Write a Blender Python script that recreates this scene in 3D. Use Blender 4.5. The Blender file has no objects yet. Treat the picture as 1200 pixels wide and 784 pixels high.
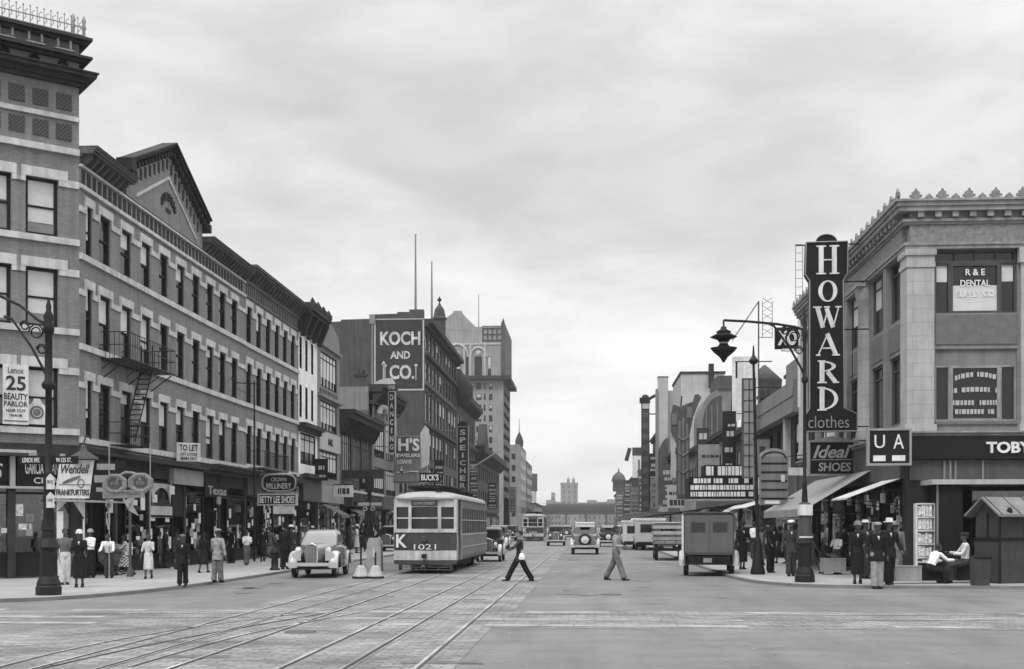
import bpy, bmesh, math, random
from mathutils import Vector, Matrix
R = math.radians
random.seed(7)
SC = bpy.context.scene
COL = SC.collection

# ---------------------------------------------------------------- camera, sky, sun, exposure
F_, H_, YH, VX = 1400.0, 1.85, 615.0, 687.0
YAW = math.atan((VX-600)/F_); SN, CS = math.sin(YAW), math.cos(YAW)
cam = bpy.data.cameras.new('camera'); camo = bpy.data.objects.new('camera', cam); COL.objects.link(camo)
camo.location = (0, 0, H_); camo.rotation_euler = (R(90), 0, YAW)
cam.sensor_width = 36; cam.lens = 36*F_/1200; cam.shift_y = (YH-392)/1200; cam.clip_end = 5000; cam.clip_start = .1
SC.camera = camo
SC.view_settings.view_transform = 'Standard'; SC.view_settings.look = 'None'
SC.view_settings.exposure = 0.0; SC.view_settings.gamma = 1
w = bpy.data.worlds.new('World'); SC.world = w; w.use_nodes = True
nt = w.node_tree; N = nt.nodes; LK = nt.links; N.clear()
def nn(t, **k):
    n = N.new(t)
    for a, b in k.items(): setattr(n, a, b)
    return n
def wm(op, a, b=None, clamp=False):
    n = nn('ShaderNodeMath', operation=op, use_clamp=clamp)
    for i, q in enumerate((a, b)):
        if q is None: continue
        if isinstance(q, (int, float)): n.inputs[i].default_value = q
        else: LK.new(q, n.inputs[i])
    return n.outputs[0]
SUN_EL, SUN_AZ = 52, 205     # azimuth from +Y clockwise: behind the camera
sky = nn('ShaderNodeTexSky', sky_type='NISHITA', sun_disc=False, sun_elevation=R(SUN_EL), sun_rotation=R(SUN_AZ))
bw = nn('ShaderNodeRGBToBW'); LK.new(sky.outputs[0], bw.inputs[0])
tc = nn('ShaderNodeTexCoord'); sp = nn('ShaderNodeSeparateXYZ'); LK.new(tc.outputs['Generated'], sp.inputs[0])
zz = wm('MAXIMUM', sp.outputs[2], 0.0)
zd = wm('ADD', zz, 0.42)
cb = nn('ShaderNodeCombineXYZ')
LK.new(wm('DIVIDE', sp.outputs[0], zd), cb.inputs[0]); LK.new(wm('DIVIDE', sp.outputs[1], zd), cb.inputs[1]); LK.new(wm('MULTIPLY', zz, 3.0), cb.inputs[2])
def noise(sc, det, rough, off):
    mp = nn('ShaderNodeMapping'); mp.inputs['Location'].default_value = off; LK.new(cb.outputs[0], mp.inputs[0])
    n = nn('ShaderNodeTexNoise'); n.inputs['Scale'].default_value = sc; n.inputs['Detail'].default_value = det
    n.inputs['Roughness'].default_value = rough; n.inputs['Distortion'].default_value = .35; LK.new(mp.outputs[0], n.inputs['Vector']); return n.outputs[0]
def mr(x, a, b, c, d, sm=True):
    n = nn('ShaderNodeMapRange'); n.interpolation_type = 'SMOOTHSTEP' if sm else 'LINEAR'
    for i, q in enumerate((a, b, c, d)): n.inputs[i+1].default_value = q
    LK.new(x, n.inputs[0]); return n.outputs[0]
c1 = mr(noise(1.9, 6, .5, (3.1, 1.7, 0)), .36, .64, .82, 1.08)
c2 = mr(noise(5.0, 7, .6, (8.4, 2.2, 5)), .3, .7, .90, 1.08)
grad = mr(zz, .0, .42, .745, .665)
# overcast sky: the zenith is about three times as bright as the horizon
top = mr(zz, .40, .80, 1.0, 3.6)
rightb = mr(sp.outputs[0], -.4, .45, .95, 1.07)
lum = wm('MULTIPLY', wm('MULTIPLY', wm('MULTIPLY', wm('MULTIPLY', c1, c2), grad), top), rightb)
lum = wm('ADD', wm('MULTIPLY', lum, 11.6), wm('MULTIPLY', bw.outputs[0], .12))
bg = nn('ShaderNodeBackground'); bg.inputs[1].default_value = 0.10
LK.new(lum, bg.inputs[0]); wo = nn('ShaderNodeOutputWorld'); LK.new(bg.outputs[0], wo.inputs[0])
sl = bpy.data.lights.new('sun', 'SUN'); sl.energy = 1.35; sl.angle = R(13); sl.color = (1, .995, .985)
so = bpy.data.objects.new('sun', sl); COL.objects.link(so)
_d = Vector((math.sin(R(SUN_AZ))*math.cos(R(SUN_EL)), math.cos(R(SUN_AZ))*math.cos(R(SUN_EL)), math.sin(R(SUN_EL))))
so.rotation_euler = (-_d).to_track_quat('-Z', 'Y').to_euler()

# ---------------------------------------------------------------- pixel -> place helpers (photo 1200x784)
XL, XR, KZ = -17.2, 10.5, .09
def dep(u, X): return X/(-SN+CS*(u-600)/F_)
def yy(u, X=XL): return dep(u, X)*(CS+(u-600)/F_*SN)
def zx(u, v, X=XL): return H_+(YH-v)/F_*dep(u, X)
def xp(u, Y): a = (u-600)/F_; return Y/(CS+a*SN)*(-SN+CS*a)
def zp(u, v, Y): return H_+(YH-v)/F_*Y/(CS+(u-600)/F_*SN)
def gp(u, v, z=0):
    d = (H_-z)*F_/(v-YH); a = (u-600)/F_
    return (d*(-SN+CS*a), d*(CS+a*SN), d)

# ---------------------------------------------------------------- materials
MATS = {}
def mat(name, v, rough=.8, var=.18, scale=2.0, brick=None, spec=.35, metal=0, streak=0, bump=.0, fine=30, blocks=None, ashlar=None, coat=0, rough_noise=False):
    if name in MATS: return MATS[name]
    m = bpy.data.materials.new(name); m.use_nodes = True; t = m.node_tree; n = t.nodes; l = t.links
    b = n['Principled BSDF']; b.inputs['Roughness'].default_value = rough; b.inputs['Specular IOR Level'].default_value = spec; b.inputs['Metallic'].default_value = metal
    b.inputs['Coat Weight'].default_value = coat
    tc = n.new('ShaderNodeTexCoord'); V = tc.outputs['Object']
    def noise(sc, det=5, vec=V, ro=.6):
        q = n.new('ShaderNodeTexNoise'); q.inputs['Scale'].default_value = sc; q.inputs['Detail'].default_value = det; q.inputs['Roughness'].default_value = ro; l.new(vec, q.inputs['Vector']); return q.outputs[0]
    def mrr(x, a, c, d, e):
        q = n.new('ShaderNodeMapRange'); l.new(x, q.inputs[0])
        for i, k in enumerate((a, c, d, e)): q.inputs[i+1].default_value = k
        return q.outputs[0]
    def mm(op, a, c):
        q = n.new('ShaderNodeMath'); q.operation = op
        for i, k in enumerate((a, c)):
            if isinstance(k, (int, float)): q.inputs[i].default_value = k
            else: l.new(k, q.inputs[i])
        return q.outputs[0]
    x = mm('MULTIPLY', mrr(noise(scale), .3, .7, 1-var, 1+var), mrr(noise(fine, 3), .3, .7, 1-var*.5, 1+var*.5))
    if streak:
        mp = n.new('ShaderNodeMapping'); mp.inputs['Scale'].default_value = (3.5, 3.5, .22); l.new(V, mp.inputs[0])
        x = mm('MULTIPLY', x, mrr(noise(1.3, 6, mp.outputs[0]), .38, .68, 1+streak*.3, 1-streak))
    x = mm('MULTIPLY', x, v)
    bmp = None
    if brick or blocks or ashlar:
        sx = n.new('ShaderNodeSeparateXYZ'); l.new(V, sx.inputs[0]); cx = n.new('ShaderNodeCombineXYZ')
        if blocks: l.new(sx.outputs[0], cx.inputs[0]); l.new(sx.outputs[1], cx.inputs[1])
        else: l.new(mm('ADD', sx.outputs[0], sx.outputs[1]), cx.inputs[0]); l.new(sx.outputs[2], cx.inputs[1])
        bt = n.new('ShaderNodeTexBrick'); l.new(cx.outputs[0], bt.inputs['Vector'])
        bt.inputs['Scale'].default_value = 1
        bw_, bh_, mo, cc, mv = (brick or blocks or ashlar)
        bt.inputs['Brick Width'].default_value = bw_; bt.inputs['Row Height'].default_value = bh_; bt.inputs['Mortar Size'].default_value = mo
        bt.inputs['Mortar Smooth'].default_value = .3; bt.inputs['Bias'].default_value = 0
        for k, q in (('Color1', 1-cc), ('Color2', 1+cc), ('Mortar', mv)): bt.inputs[k].default_value = (q, q, q, 1)
        x = mm('MULTIPLY', x, bt.outputs['Color']); bmp = bt.outputs['Fac']
    l.new(x, b.inputs['Base Color'])
    if bump or bmp:
        bu = n.new('ShaderNodeBump'); bu.inputs['Strength'].default_value = bump or .4; bu.inputs['Distance'].default_value = .02
        l.new(mm('SUBTRACT', noise(fine, 4), bmp) if bmp else noise(fine, 4), bu.inputs['Height']); l.new(bu.outputs[0], b.inputs['Normal'])
    MATS[name] = m; return m
M = dict(
 brick=mat('brick', .205, .85, .16, .9, brick=(.22, .075, .012, .12, .85), streak=.22),
 brick_mid=mat('brick_mid', .115, .85, .18, .7, brick=(.22, .075, .012, .13, .9), streak=.25),
 brick_dark=mat('brick_dark', .062, .9, .2, .5, brick=(.23, .08, .012, .15, 1.1), streak=.3),
 stone=mat('stone', .50, .75, .16, 2.5, streak=.25, bump=.15),
 lime=mat('lime', .21, .8, .10, 1.2, ashlar=(.95, .46, .012, .05, .72), streak=.2),
 lime_light=mat('lime_light', .38, .8, .14, 1.2, ashlar=(1.2, .46, .010, .04, .7), streak=.15),
 lime_plain=mat('lime_plain', .25, .8, .2, 2.0, streak=.25, bump=.15),
 carved=mat('carved', .2, .85, .3, 6, bump=.9, fine=14),
 spandrel=mat('spandrel', .13, .7, .15, 3, bump=.3, fine=9),
 white=mat('white', .8, .7, .12, 1.5, streak=.2),
 pale=mat('pale', .40, .8, .12, .8, streak=.22),
 grey=mat('grey', .19, .8, .15, 1, streak=.25),
 dgrey=mat('dgrey', .07, .8, .2, 1, streak=.25),
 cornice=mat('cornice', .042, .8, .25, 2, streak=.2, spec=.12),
 black=mat('black', .014, .6, .2, 3, spec=.15),
 iron=mat('iron', .016, .55, .3, 5, bump=.2, spec=.2),
 frame=mat('frame', .018, .7, .2, 4, spec=.12),
 glass=mat('glass', .012, .1, .3, .7, spec=.6),
 glass_painted_sky=mat('glass_painted_sky', .20, .12, .3, .9, spec=.8),  # pale base colour paints the reflected sky into the glass
 blind=mat('blind', .55, .6, .1, 2, spec=.3, coat=.3),
 curtain=mat('curtain', .3, .8, .3, 8),
 signdark=mat('signdark', .014, .6, .3, 2, streak=.2, spec=.15),
 signwhite=mat('signwhite', .62, .6, .14, 3, streak=.25),
 signgrey=mat('signgrey', .27, .6, .15, 2, streak=.2),
 letter=mat('letter', .7, .5, .16, 3, streak=.2),
 lettermid=mat('lettermid', .4, .5, .1, 3),
 letterdark=mat('letterdark', .03, .6, .1, 3),
 roof=mat('roof', .09, .9, .2, .6),
 canvas=mat('canvas', .5, .8, .12, 2, streak=.2),
 canvas_dark=mat('canvas_dark', .10, .9, .15, 2, streak=.2),
 wood=mat('wood', .045, .7, .2, 3, streak=.2, bump=.2),
 woodmid=mat('woodmid', .2, .7, .2, 3, streak=.2, bump=.2),
 goods=mat('goods', .6, .7, .55, 9),
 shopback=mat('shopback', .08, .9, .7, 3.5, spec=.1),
 concrete=mat('concrete', .36, .85, .2, 3, bump=.3, streak=.15),
 rubber=mat('rubber', .02, .75, .2, 8),
 chrome=mat('chrome', .6, .22, .05, 4, metal=1),
 paint_black=mat('paint_black', .018, .2, .1, 2, spec=.6, coat=.6),
 paint_grey=mat('paint_grey', .17, .25, .08, 2, spec=.6, coat=.5),
 paint_light=mat('paint_light', .42, .3, .08, 2, spec=.5, coat=.4),
 paint_dgrey=mat('paint_dgrey', .09, .3, .1, 2, spec=.5, coat=.4),
 tram_cream=mat('tram_cream', .48, .5, .2, 2.5, streak=.35),
 tram_side=mat('tram_side', .19, .45, .12, 2, streak=.2),
 tram_dark=mat('tram_dark', .05, .45, .15, 2, streak=.15),
 tram_roof=mat('tram_roof', .30, .7, .15, 2, streak=.2),
 skin=mat('skin', .24, .6, .1, 5), skin_dark=mat('skin_dark', .07, .55, .1, 5),
 hair=mat('hair', .015, .6, .2, 30),
 cl_black=mat('cl_black', .018, .9, .4, 7, bump=.8, fine=9, spec=.08), cl_dark=mat('cl_dark', .045, .9, .4, 7, bump=.8, fine=9, spec=.08), cl_mid=mat('cl_mid', .14, .9, .4, 7, bump=.8, fine=9, spec=.08),
 cl_grey=mat('cl_grey', .27, .9, .3, 7, bump=.8, fine=9, spec=.08), cl_light=mat('cl_light', .5, .9, .3, 7, bump=.8, fine=9), cl_white=mat('cl_white', .78, .9, .2, 7, bump=.8, fine=9),
 hotel=mat('hotel', .27, .85, .18, .25, streak=.3), paintletter=mat('paintletter', .5, .8, .4, 1.2, streak=.35),
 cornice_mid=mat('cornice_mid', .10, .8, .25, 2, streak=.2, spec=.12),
 far=mat('far', .2, .9, .3, .15), farlight=mat('farlight', .4, .9, .15, .1),  # far: distance haze is painted in as a lighter base colour
 kerb=mat('kerb', .17, .85, .2, 1.2, bump=.3), paper=mat('paper', .6, .8, .5, 14),
)
def chk(name, a, b, sc):
    m = bpy.data.materials.new(name); m.use_nodes = True; n = m.node_tree.nodes; l = m.node_tree.links
    tc = n.new('ShaderNodeTexCoord'); c = n.new('ShaderNodeTexChecker'); c.inputs['Scale'].default_value = sc
    c.inputs[1].default_value = (a, a, a, 1); c.inputs[2].default_value = (b, b, b, 1); l.new(tc.outputs['Object'], c.inputs[0]); l.new(c.outputs[0], n['Principled BSDF'].inputs['Base Color']); return m
M['check'] = chk('checked_cloth', .06, .6, 14); M['lattice'] = chk('brick_lattice', .008, .06, 14)
m = bpy.data.materials.new('shop_glass'); m.use_nodes = True; n = m.node_tree.nodes; l = m.node_tree.links; n.clear()
o_ = n.new('ShaderNodeOutputMaterial'); mx = n.new('ShaderNodeMixShader'); tr = n.new('ShaderNodeBsdfTransparent'); gl = n.new('ShaderNodeBsdfGlossy'); gl.inputs['Roughness'].default_value = .03
fr_ = n.new('ShaderNodeFresnel'); fr_.inputs[0].default_value = 1.5; ad = n.new('ShaderNodeMath'); ad.operation = 'ADD'; ad.inputs[1].default_value = .06; l.new(fr_.outputs[0], ad.inputs[0])
tr.inputs[0].default_value = (.8, .8, .8, 1); l.new(ad.outputs[0], mx.inputs[0]); l.new(tr.outputs[0], mx.inputs[1]); l.new(gl.outputs[0], mx.inputs[2]); l.new(mx.outputs[0], o_.inputs[0]); M['shopglass'] = m

# ---------------------------------------------------------------- mesh builder
class MB:
    """local facade coordinates: x along, d outward (y = -d), z up; or plain x,y,z"""
    def __init__(s): s.v = []; s.f = []; s.sm = []
    def add(s, vs, fs, smooth=False):
        o = len(s.v); s.v += [tuple(q) for q in vs]; s.f += [tuple(i+o for i in f) for f in fs]; s.sm += [smooth]*len(fs); return s
    def box(s, x0, x1, y0, y1, z0, z1, M_=None):
        vs = [Vector((x, y, z)) for x in (x0, x1) for y in (y0, y1) for z in (z0, z1)]
        if M_ is not None: vs = [M_ @ q for q in vs]
        return s.add(vs, [(0, 1, 3, 2), (4, 6, 7, 5), (0, 4, 5, 1), (2, 3, 7, 6), (0, 2, 6, 4), (1, 5, 7, 3)])
    def fb(s, s0, s1, d0, d1, z0, z1): return s.box(s0, s1, -d1, -d0, z0, z1)
    def quad(s, a, b, c, d): return s.add([a, b, c, d], [(0, 1, 2, 3)])
    def rings(s, rs, cap=True, smooth=True):
        n = len(rs[0]); vs = [q for r in rs for q in r]; fs = []
        for i in range(len(rs)-1):
            for j in range(n):
                k = (j+1) % n; fs.append((i*n+j, i*n+k, (i+1)*n+k, (i+1)*n+j))
        s.add(vs, fs, smooth)
        if cap: s.add(list(rs[0]), [tuple(range(n))[::-1]]); s.add(list(rs[-1]), [tuple(range(n))])
        return s
    def lathe(s, prof, c=(0, 0, 0), n=12, smooth=True, ex=1, ey=1, rot=0):
        rs = [[(c[0]+r*ex*math.cos(2*math.pi*j/n+rot), c[1]+r*ey*math.sin(2*math.pi*j/n+rot), c[2]+z) for j in range(n)] for r, z in prof]
        return s.rings(rs, True, smooth)
    def tube(s, pts, rad, n=8, smooth=True, cap=True):
        P = [Vector(p) for p in pts]; rr = rad if isinstance(rad, (list, tuple)) else [rad]*len(P); rs = []
        prev = None
        for i, p in enumerate(P):
            t = (P[min(i+1, len(P)-1)]-P[max(i-1, 0)]).normalized()
            if prev is None: a = t.orthogonal().normalized()
            else: a = (prev-t*prev.dot(t)).normalized()
            prev = a; b = t.cross(a)
            rs.append([p+(a*math.cos(2*math.pi*j/n)+b*math.sin(2*math.pi*j/n))*rr[i] for j in range(n)])
        return s.rings(rs, cap, smooth)
    def limb(s, a, b, ra, rb, n=10):
        a = Vector(a); b = Vector(b); t = (b-a).normalized()
        return s.tube([a-t*ra*.85, a-t*ra*.5, a, (a+b)/2, b, b+t*rb*.5, b+t*rb*.85], [ra*.45, ra*.85, ra, (ra+rb)/2*1.02, rb, rb*.85, rb*.45], n)
    def ell(s, c, rx, ry, rz, n=12, m=8, M_=None):
        rs = []
        for i in range(1, m):
            t = math.pi*i/m; ring = [Vector((rx*math.sin(t)*math.cos(2*math.pi*j/n), ry*math.sin(t)*math.sin(2*math.pi*j/n), -rz*math.cos(t))) for j in range(n)]
            if M_ is not None: ring = [M_ @ q for q in ring]
            rs.append([q+Vector(c) for q in ring])
        return s.rings(rs, True, True)
    def prism(s, poly, y0, y1):       # polygon in x,z extruded along y
        n = len(poly)
        vs = [(x, y0, z) for x, z in poly]+[(x, y1, z) for x, z in poly]
        return s.add(vs, [tuple(range(n)), tuple(range(2*n-1, n-1, -1))]+[(i, (i+1) % n, (i+1) % n+n, i+n) for i in range(n)])
    def prismz(s, poly, z0, z1):
        n = len(poly); vs = [(x, y, z0) for x, y in poly]+[(x, y, z1) for x, y in poly]
        return s.add(vs, [tuple(range(n)), tuple(range(2*n-1, n-1, -1))]+[(i, (i+1) % n, (i+1) % n+n, i+n) for i in range(n)])
    def prismx(s, poly, x0, x1):
        n = len(poly); vs = [(x0, y, z) for y, z in poly]+[(x1, y, z) for y, z in poly]
        return s.add(vs, [tuple(range(n)), tuple(range(2*n-1, n-1, -1))]+[(i, (i+1) % n, (i+1) % n+n, i+n) for i in range(n)])
    def mesh(s, name, m, bevel=0):
        me = bpy.data.meshes.new(name); me.from_pydata(s.v, [], s.f)
        bm = bmesh.new(); bm.from_mesh(me); bmesh.ops.recalc_face_normals(bm, faces=bm.faces)
        bm.to_mesh(me); bm.free()
        for p, q in zip(me.polygons, s.sm): p.use_smooth = q
        me.materials.append(m); return me
def link(name, me, parent=None, loc=(0, 0, 0), rz=0):
    o = bpy.data.objects.new(name, me); COL.objects.link(o); o.location = loc; o.rotation_euler = (0, 0, rz)
    if parent is not None: o.parent = parent
    return o
def obj(name, mb, m, parent=None, loc=(0, 0, 0), rz=0): return link(name, mb.mesh(name, m), parent, loc, rz)
def tag(o, label, cat=None, group=None, kind=None):
    if label: o['label'] = label
    if cat: o['category'] = cat
    if group: o['group'] = group
    if kind: o['kind'] = kind
    return o
def root(name, label, cat, loc=(0, 0, 0), rz=0, group=None): return tag(link(name, None, None, loc, rz), label, cat, group)
def struct(name, mb, m): o = obj(name, mb, m); o['kind'] = 'structure'; return o
def copy_tree(o, parent=None):
    c = o.copy(); COL.objects.link(c)
    if parent is not None: c.parent = parent
    for ch in list(o.children): copy_tree(ch, c)
    return c
class Fr:
    """a facade frame placed in its building: origin O, direction ux; outward is to the right of ux"""
    def __init__(s, rt, O, ux):
        s.rt = rt; a = math.atan2(ux[1], ux[0]); s.rz = a; s.ux = (math.cos(a), math.sin(a)); s.O = O
        r = rt.location if rt is not None else Vector((0, 0, 0)); s.loc = (O[0]-r[0], O[1]-r[1], -r[2])
    def obj(s, name, mb, m, parent=None): return obj(name, mb, m, s.rt if parent is None else parent, s.loc if parent is None else (0, 0, 0), s.rz if parent is None else 0)
    def at(s, sx, d, z): n = (s.ux[1], -s.ux[0]); return (s.loc[0]+s.ux[0]*sx+n[0]*d, s.loc[1]+s.ux[1]*sx+n[1]*d, s.loc[2]+z)
    def world(s, sx, d, z): n = (s.ux[1], -s.ux[0]); return (s.O[0]+s.ux[0]*sx+n[0]*d, s.O[1]+s.ux[1]*sx+n[1]*d, z)

def wall_mb(s0, s1, z0, z1, ops, rev=.3, back=None, mb=None):
    """wall sheet with real openings and reveals"""
    mb = mb or MB()
    S = sorted(set([s0, s1]+[q for o in ops for q in (o[0], o[1])])); Z = sorted(set([z0, z1]+[q for o in ops for q in (o[2], o[3])]))
    for i in range(len(S)-1):
        for j in range(len(Z)-1):
            cx = (S[i]+S[i+1])/2; cz = (Z[j]+Z[j+1])/2
            if any(o[0] < cx < o[1] and o[2] < cz < o[3] for o in ops): continue
            mb.quad((S[i], 0, Z[j]), (S[i+1], 0, Z[j]), (S[i+1], 0, Z[j+1]), (S[i], 0, Z[j+1]))
    for a, b, c, d in ops:
        mb.quad((a, 0, c), (a, rev, c), (a, rev, d), (a, 0, d)); mb.quad((b, 0, c), (b, 0, d), (b, rev, d), (b, rev, c))
        mb.quad((a, 0, d), (b, 0, d), (b, rev, d), (a, rev, d)); mb.quad((a, 0, c), (a, rev, c), (b, rev, c), (b, 0, c))
    if back: mb.box(s0, s1, rev+.02, back, z0, z1)
    return mb
WCACHE = {}
def window(fr, a, b, c, d, style='sash', blind=0., rec=.07, gm='glass', fm='frame', mull=0, blindm='blind'):
    w_, h_ = round(b-a, 2), round(d-c, 2); key = (w_, h_, style, round(blind, 2), gm, fm, mull, blindm)
    if key not in WCACHE:
        t = .09 if w_ > .7 else .06
        fm_ = MB(); fm_.box(0, t, rec-.05, rec+.08, 0, h_); fm_.box(w_-t, w_, rec-.05, rec+.08, 0, h_); fm_.box(t, w_-t, rec-.05, rec+.08, 0, t); fm_.box(t, w_-t, rec-.05, rec+.08, h_-t, h_)
        if style == 'sash': fm_.box(t, w_-t, rec-.02, rec+.06, h_*.5-.035, h_*.5+.035)
        if style == 'transom': fm_.box(t, w_-t, rec-.02, rec+.06, h_*.8-.03, h_*.8+.03)
        for k in range(mull): x = w_*(k+1)/(mull+1); fm_.box(x-.03, x+.03, rec-.015, rec+.055, t, h_-t)
        p = MB(); p.box(t, w_-t, rec+.03, rec+.045, t, h_-t)
        ms = [fm_.mesh('window', M[fm]), p.mesh('pane', M[gm])]
        if blind > 0:
            q = MB(); q.box(t+.02, w_-t-.02, rec+.012, rec+.028, h_-t-(h_-2*t)*blind, h_-t); ms.append(q.mesh('blind', M[blindm]))
        WCACHE[key] = ms
    ms = WCACHE[key]
    wo = link('window', ms[0], fr.rt, fr.at(a, 0, c), fr.rz); link('pane', ms[1], wo)
    if blind > 0: link('blind', ms[2], wo)
    return wo
def text_mesh(s, w_, h_, th=.02, bold=0, shear=0, font=None):
    c = bpy.data.curves.new('t', 'FONT'); c.body = s; c.size = 1; c.extrude = .5; c.offset = bold; c.shear = shear; c.resolution_u = 3
    c.align_x = 'LEFT'; c.space_line = .9
    o = bpy.data.objects.new('t', c); COL.objects.link(o); bpy.context.view_layer.update()
    me = bpy.data.meshes.new_from_object(o.evaluated_get(bpy.context.evaluated_depsgraph_get()))
    bpy.data.objects.remove(o); bpy.data.curves.remove(c)
    xs = [v.co.x for v in me.vertices]; ys = [v.co.y for v in me.vertices]
    if not xs: return me
    x0, x1, y0, y1 = min(xs), max(xs), min(ys), max(ys)
    for v in me.vertices:
        v.co = Vector(((v.co.x-(x0+x1)/2)/(x1-x0)*w_, -v.co.z*2*th, (v.co.y-(y0+y1)/2)/(y1-y0)*h_))
    return me
def text(s, parent, loc, w_, h_, m, rz=0, th=.012, bold=.0, shear=0, name='lettering'):
    me = text_mesh(s, w_, h_, th, bold, shear); me.materials.clear(); me.materials.append(m); me.name = name
    return link(name, me, parent, loc, rz)

# ---------------------------------------------------------------- ground
def road_mat():
    m = bpy.data.materials.new('asphalt'); m.use_nodes = True; n = m.node_tree.nodes; l = m.node_tree.links; b = n['Principled BSDF']; b.inputs['Roughness'].default_value = .82; b.inputs['Specular IOR Level'].default_value = .25
    tc = n.new('ShaderNodeTexCoord'); V = tc.outputs['Object']
    def no(sc, det, a, c, d, e, stretch=None):
        vec = V
        if stretch: mp = n.new('ShaderNodeMapping'); mp.inputs['Scale'].default_value = stretch; l.new(V, mp.inputs[0]); vec = mp.outputs[0]
        q = n.new('ShaderNodeTexNoise'); q.inputs['Scale'].default_value = sc; q.inputs['Detail'].default_value = det; q.inputs['Roughness'].default_value = .65; l.new(vec, q.inputs['Vector'])
        r = n.new('ShaderNodeMapRange'); l.new(q.outputs[0], r.inputs[0])
        for i, k in enumerate((a, c, d, e)): r.inputs[i+1].default_value = k
        return r.outputs[0], q.outputs[0]
    def mul(a, c):
        q = n.new('ShaderNodeMath'); q.operation = 'MULTIPLY'
        for i, k in enumerate((a, c)):
            if isinstance(k, float): q.inputs[i].default_value = k
            else: l.new(k, q.inputs[i])
        return q.outputs[0]
    x = mul(no(.13, 5, .35, .65, .82, 1.15)[0], no(1.1, 6, .3, .7, .85, 1.12)[0])
    x = mul(x, no(3.1, 6, .62, .7, 1.0, .62)[0]); x = mul(x, no(.9, 5, .45, .75, 1.04, .78, (1, .12, 1))[0])
    x = mul(x, no(45, 3, .3, .7, .82, 1.18)[0]); x = mul(x, no(.5, 6, .42, .75, 1.03, .86, (.25, 1, 1))[0])
    x = mul(x, no(7, 4, .68, .74, 1.0, .6)[0])
    x = mul(x, .155); l.new(x, b.inputs['Base Color'])
    bu = n.new('ShaderNodeBump'); bu.inputs['Strength'].default_value = .35; bu.inputs['Distance'].default_value = .02; l.new(no(60, 4, 0, 1, 0, 1)[1], bu.inputs['Height']); l.new(bu.outputs[0], b.inputs['Normal'])
    return m
M['asphalt'] = road_mat()
M['setts'] = mat('setts', .19, .8, .42, .45, blocks=(.34, .17, .02, .26, .68), bump=.9, fine=9)
M['slabs'] = mat('slabs', .29, .85, .12, 1.0, blocks=(1.5, 1.5, .014, .06, .66), bump=.15)
M['crossing'] = mat('crossing', .26, .8, .2, 1.5, blocks=(1.2, .42, .02, .14, .62), bump=.4)
M['rail'] = mat('rail', .29, .6, .6, .8, metal=.1); M['groove'] = mat('groove', .04, .9, .2, 3)
g = MB(); g.quad((-1500, -60, 0), (1500, -60, 0), (1500, 2600, 0), (-1500, 2600, 0)); struct('road', g, M['asphalt'])
# pavements with kerbs: polygon outline, kerb stone ring
def smooth_poly(pts, it=2):
    for _ in range(it):
        q = []
        for i in range(len(pts)-1): a, b = Vector(pts[i]), Vector(pts[i+1]); q += [tuple(a*.75+b*.25), tuple(a*.25+b*.75)]
        pts = [pts[0]]+q+[pts[-1]]
    return pts
def pavement(edge, rest, side):
    e = smooth_poly(edge, 2)
    ek = MB()
    for i in range(len(e)-1):
        a, b = Vector(e[i]), Vector(e[i+1]); t = (b-a).normalized(); nrm = Vector((t.y, -t.x))*side
        p = [a, b, b+nrm*.16, a+nrm*.16]
        vs = [(q.x, q.y, 0) for q in p]+[(q.x, q.y, KZ) for q in p]
        ek.add(vs, [(4, 5, 6, 7), (0, 1, 5, 4)])
    struct('kerb', ek, M['kerb'])
    inner = []
    for i, q in enumerate(e):
        a = Vector(e[max(i-1, 0)]); b = Vector(e[min(i+1, len(e)-1)]); t = (b-a).normalized(); inner.append(tuple(Vector(q)+Vector((t.y, -t.x))*side*.15))
    me = bpy.data.meshes.new('pavement'); pts = inner+rest; bm = bmesh.new(); vs = [bm.verts.new((p[0], p[1], KZ-.004)) for p in pts]; f = bm.faces.new(vs); bmesh.ops.triangulate(bm, faces=[f]); bm.to_mesh(me); bm.free(); me.materials.append(M['slabs'])
    o = link('pavement', me); o['kind'] = 'structure'
pavement([(-60, 26.9), (-20, 27.0), (-14.5, 27.2), (-12.8, 28.4), (-11.9, 31.5), (-11.55, 35.5), (-11.5, 45), (-11.5, 500)], [(-60, 500)], -1)
pavement([(60, 35.2), (14, 35.2), (9, 35.2), (6.6, 35.6), (5.5, 37.4), (5.0, 40.3), (4.9, 46), (4.9, 500)], [(60, 500)], 1)
# tracks: granite sett strip, then rails and slots
def strip(name, pts, wd, z, m, mb=None):
    q = mb or MB(); P = [Vector(p) for p in pts]; L = []
    for i, p in enumerate(P):
        t = (P[min(i+1, len(P)-1)]-P[max(i-1, 0)]).normalized(); nn_ = Vector((t.y, -t.x)); L.append((p+nn_*wd/2, p-nn_*wd/2))
    for i in range(len(L)-1):
        a, b = L[i]; c, d = L[i+1]; q.quad((a.x, a.y, z), (b.x, b.y, z), (d.x, d.y, z), (c.x, c.y, z))
    return q
st = MB()
st.quad((-7.6, 25.6, .004), (-1.55, 25.6, .004), (-1.55, 480, .004), (-7.6, 480, .004))
st.add([(-14, 6, .004), (-1.7, 6, .004), (-1.7, 21.4, .004), (-9.2, 21.4, .004), (-11.5, 18.8, .004)], [(0, 1, 2, 3, 4)])
struct('sett_paving', st, M['setts'])
cr = MB(); rnd = random.Random(3)
for x0, x1, ya, yb in ((-60, -9.2, 22.6, 25.2), (-9.2, 60, 21.4, 25.6)):
    cr.quad((x0, ya, .003), (x1, ya, .003), (x1, yb, .003), (x0, yb, .003))
struct('crossing', cr, M['setts'])
cr = MB()
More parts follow.
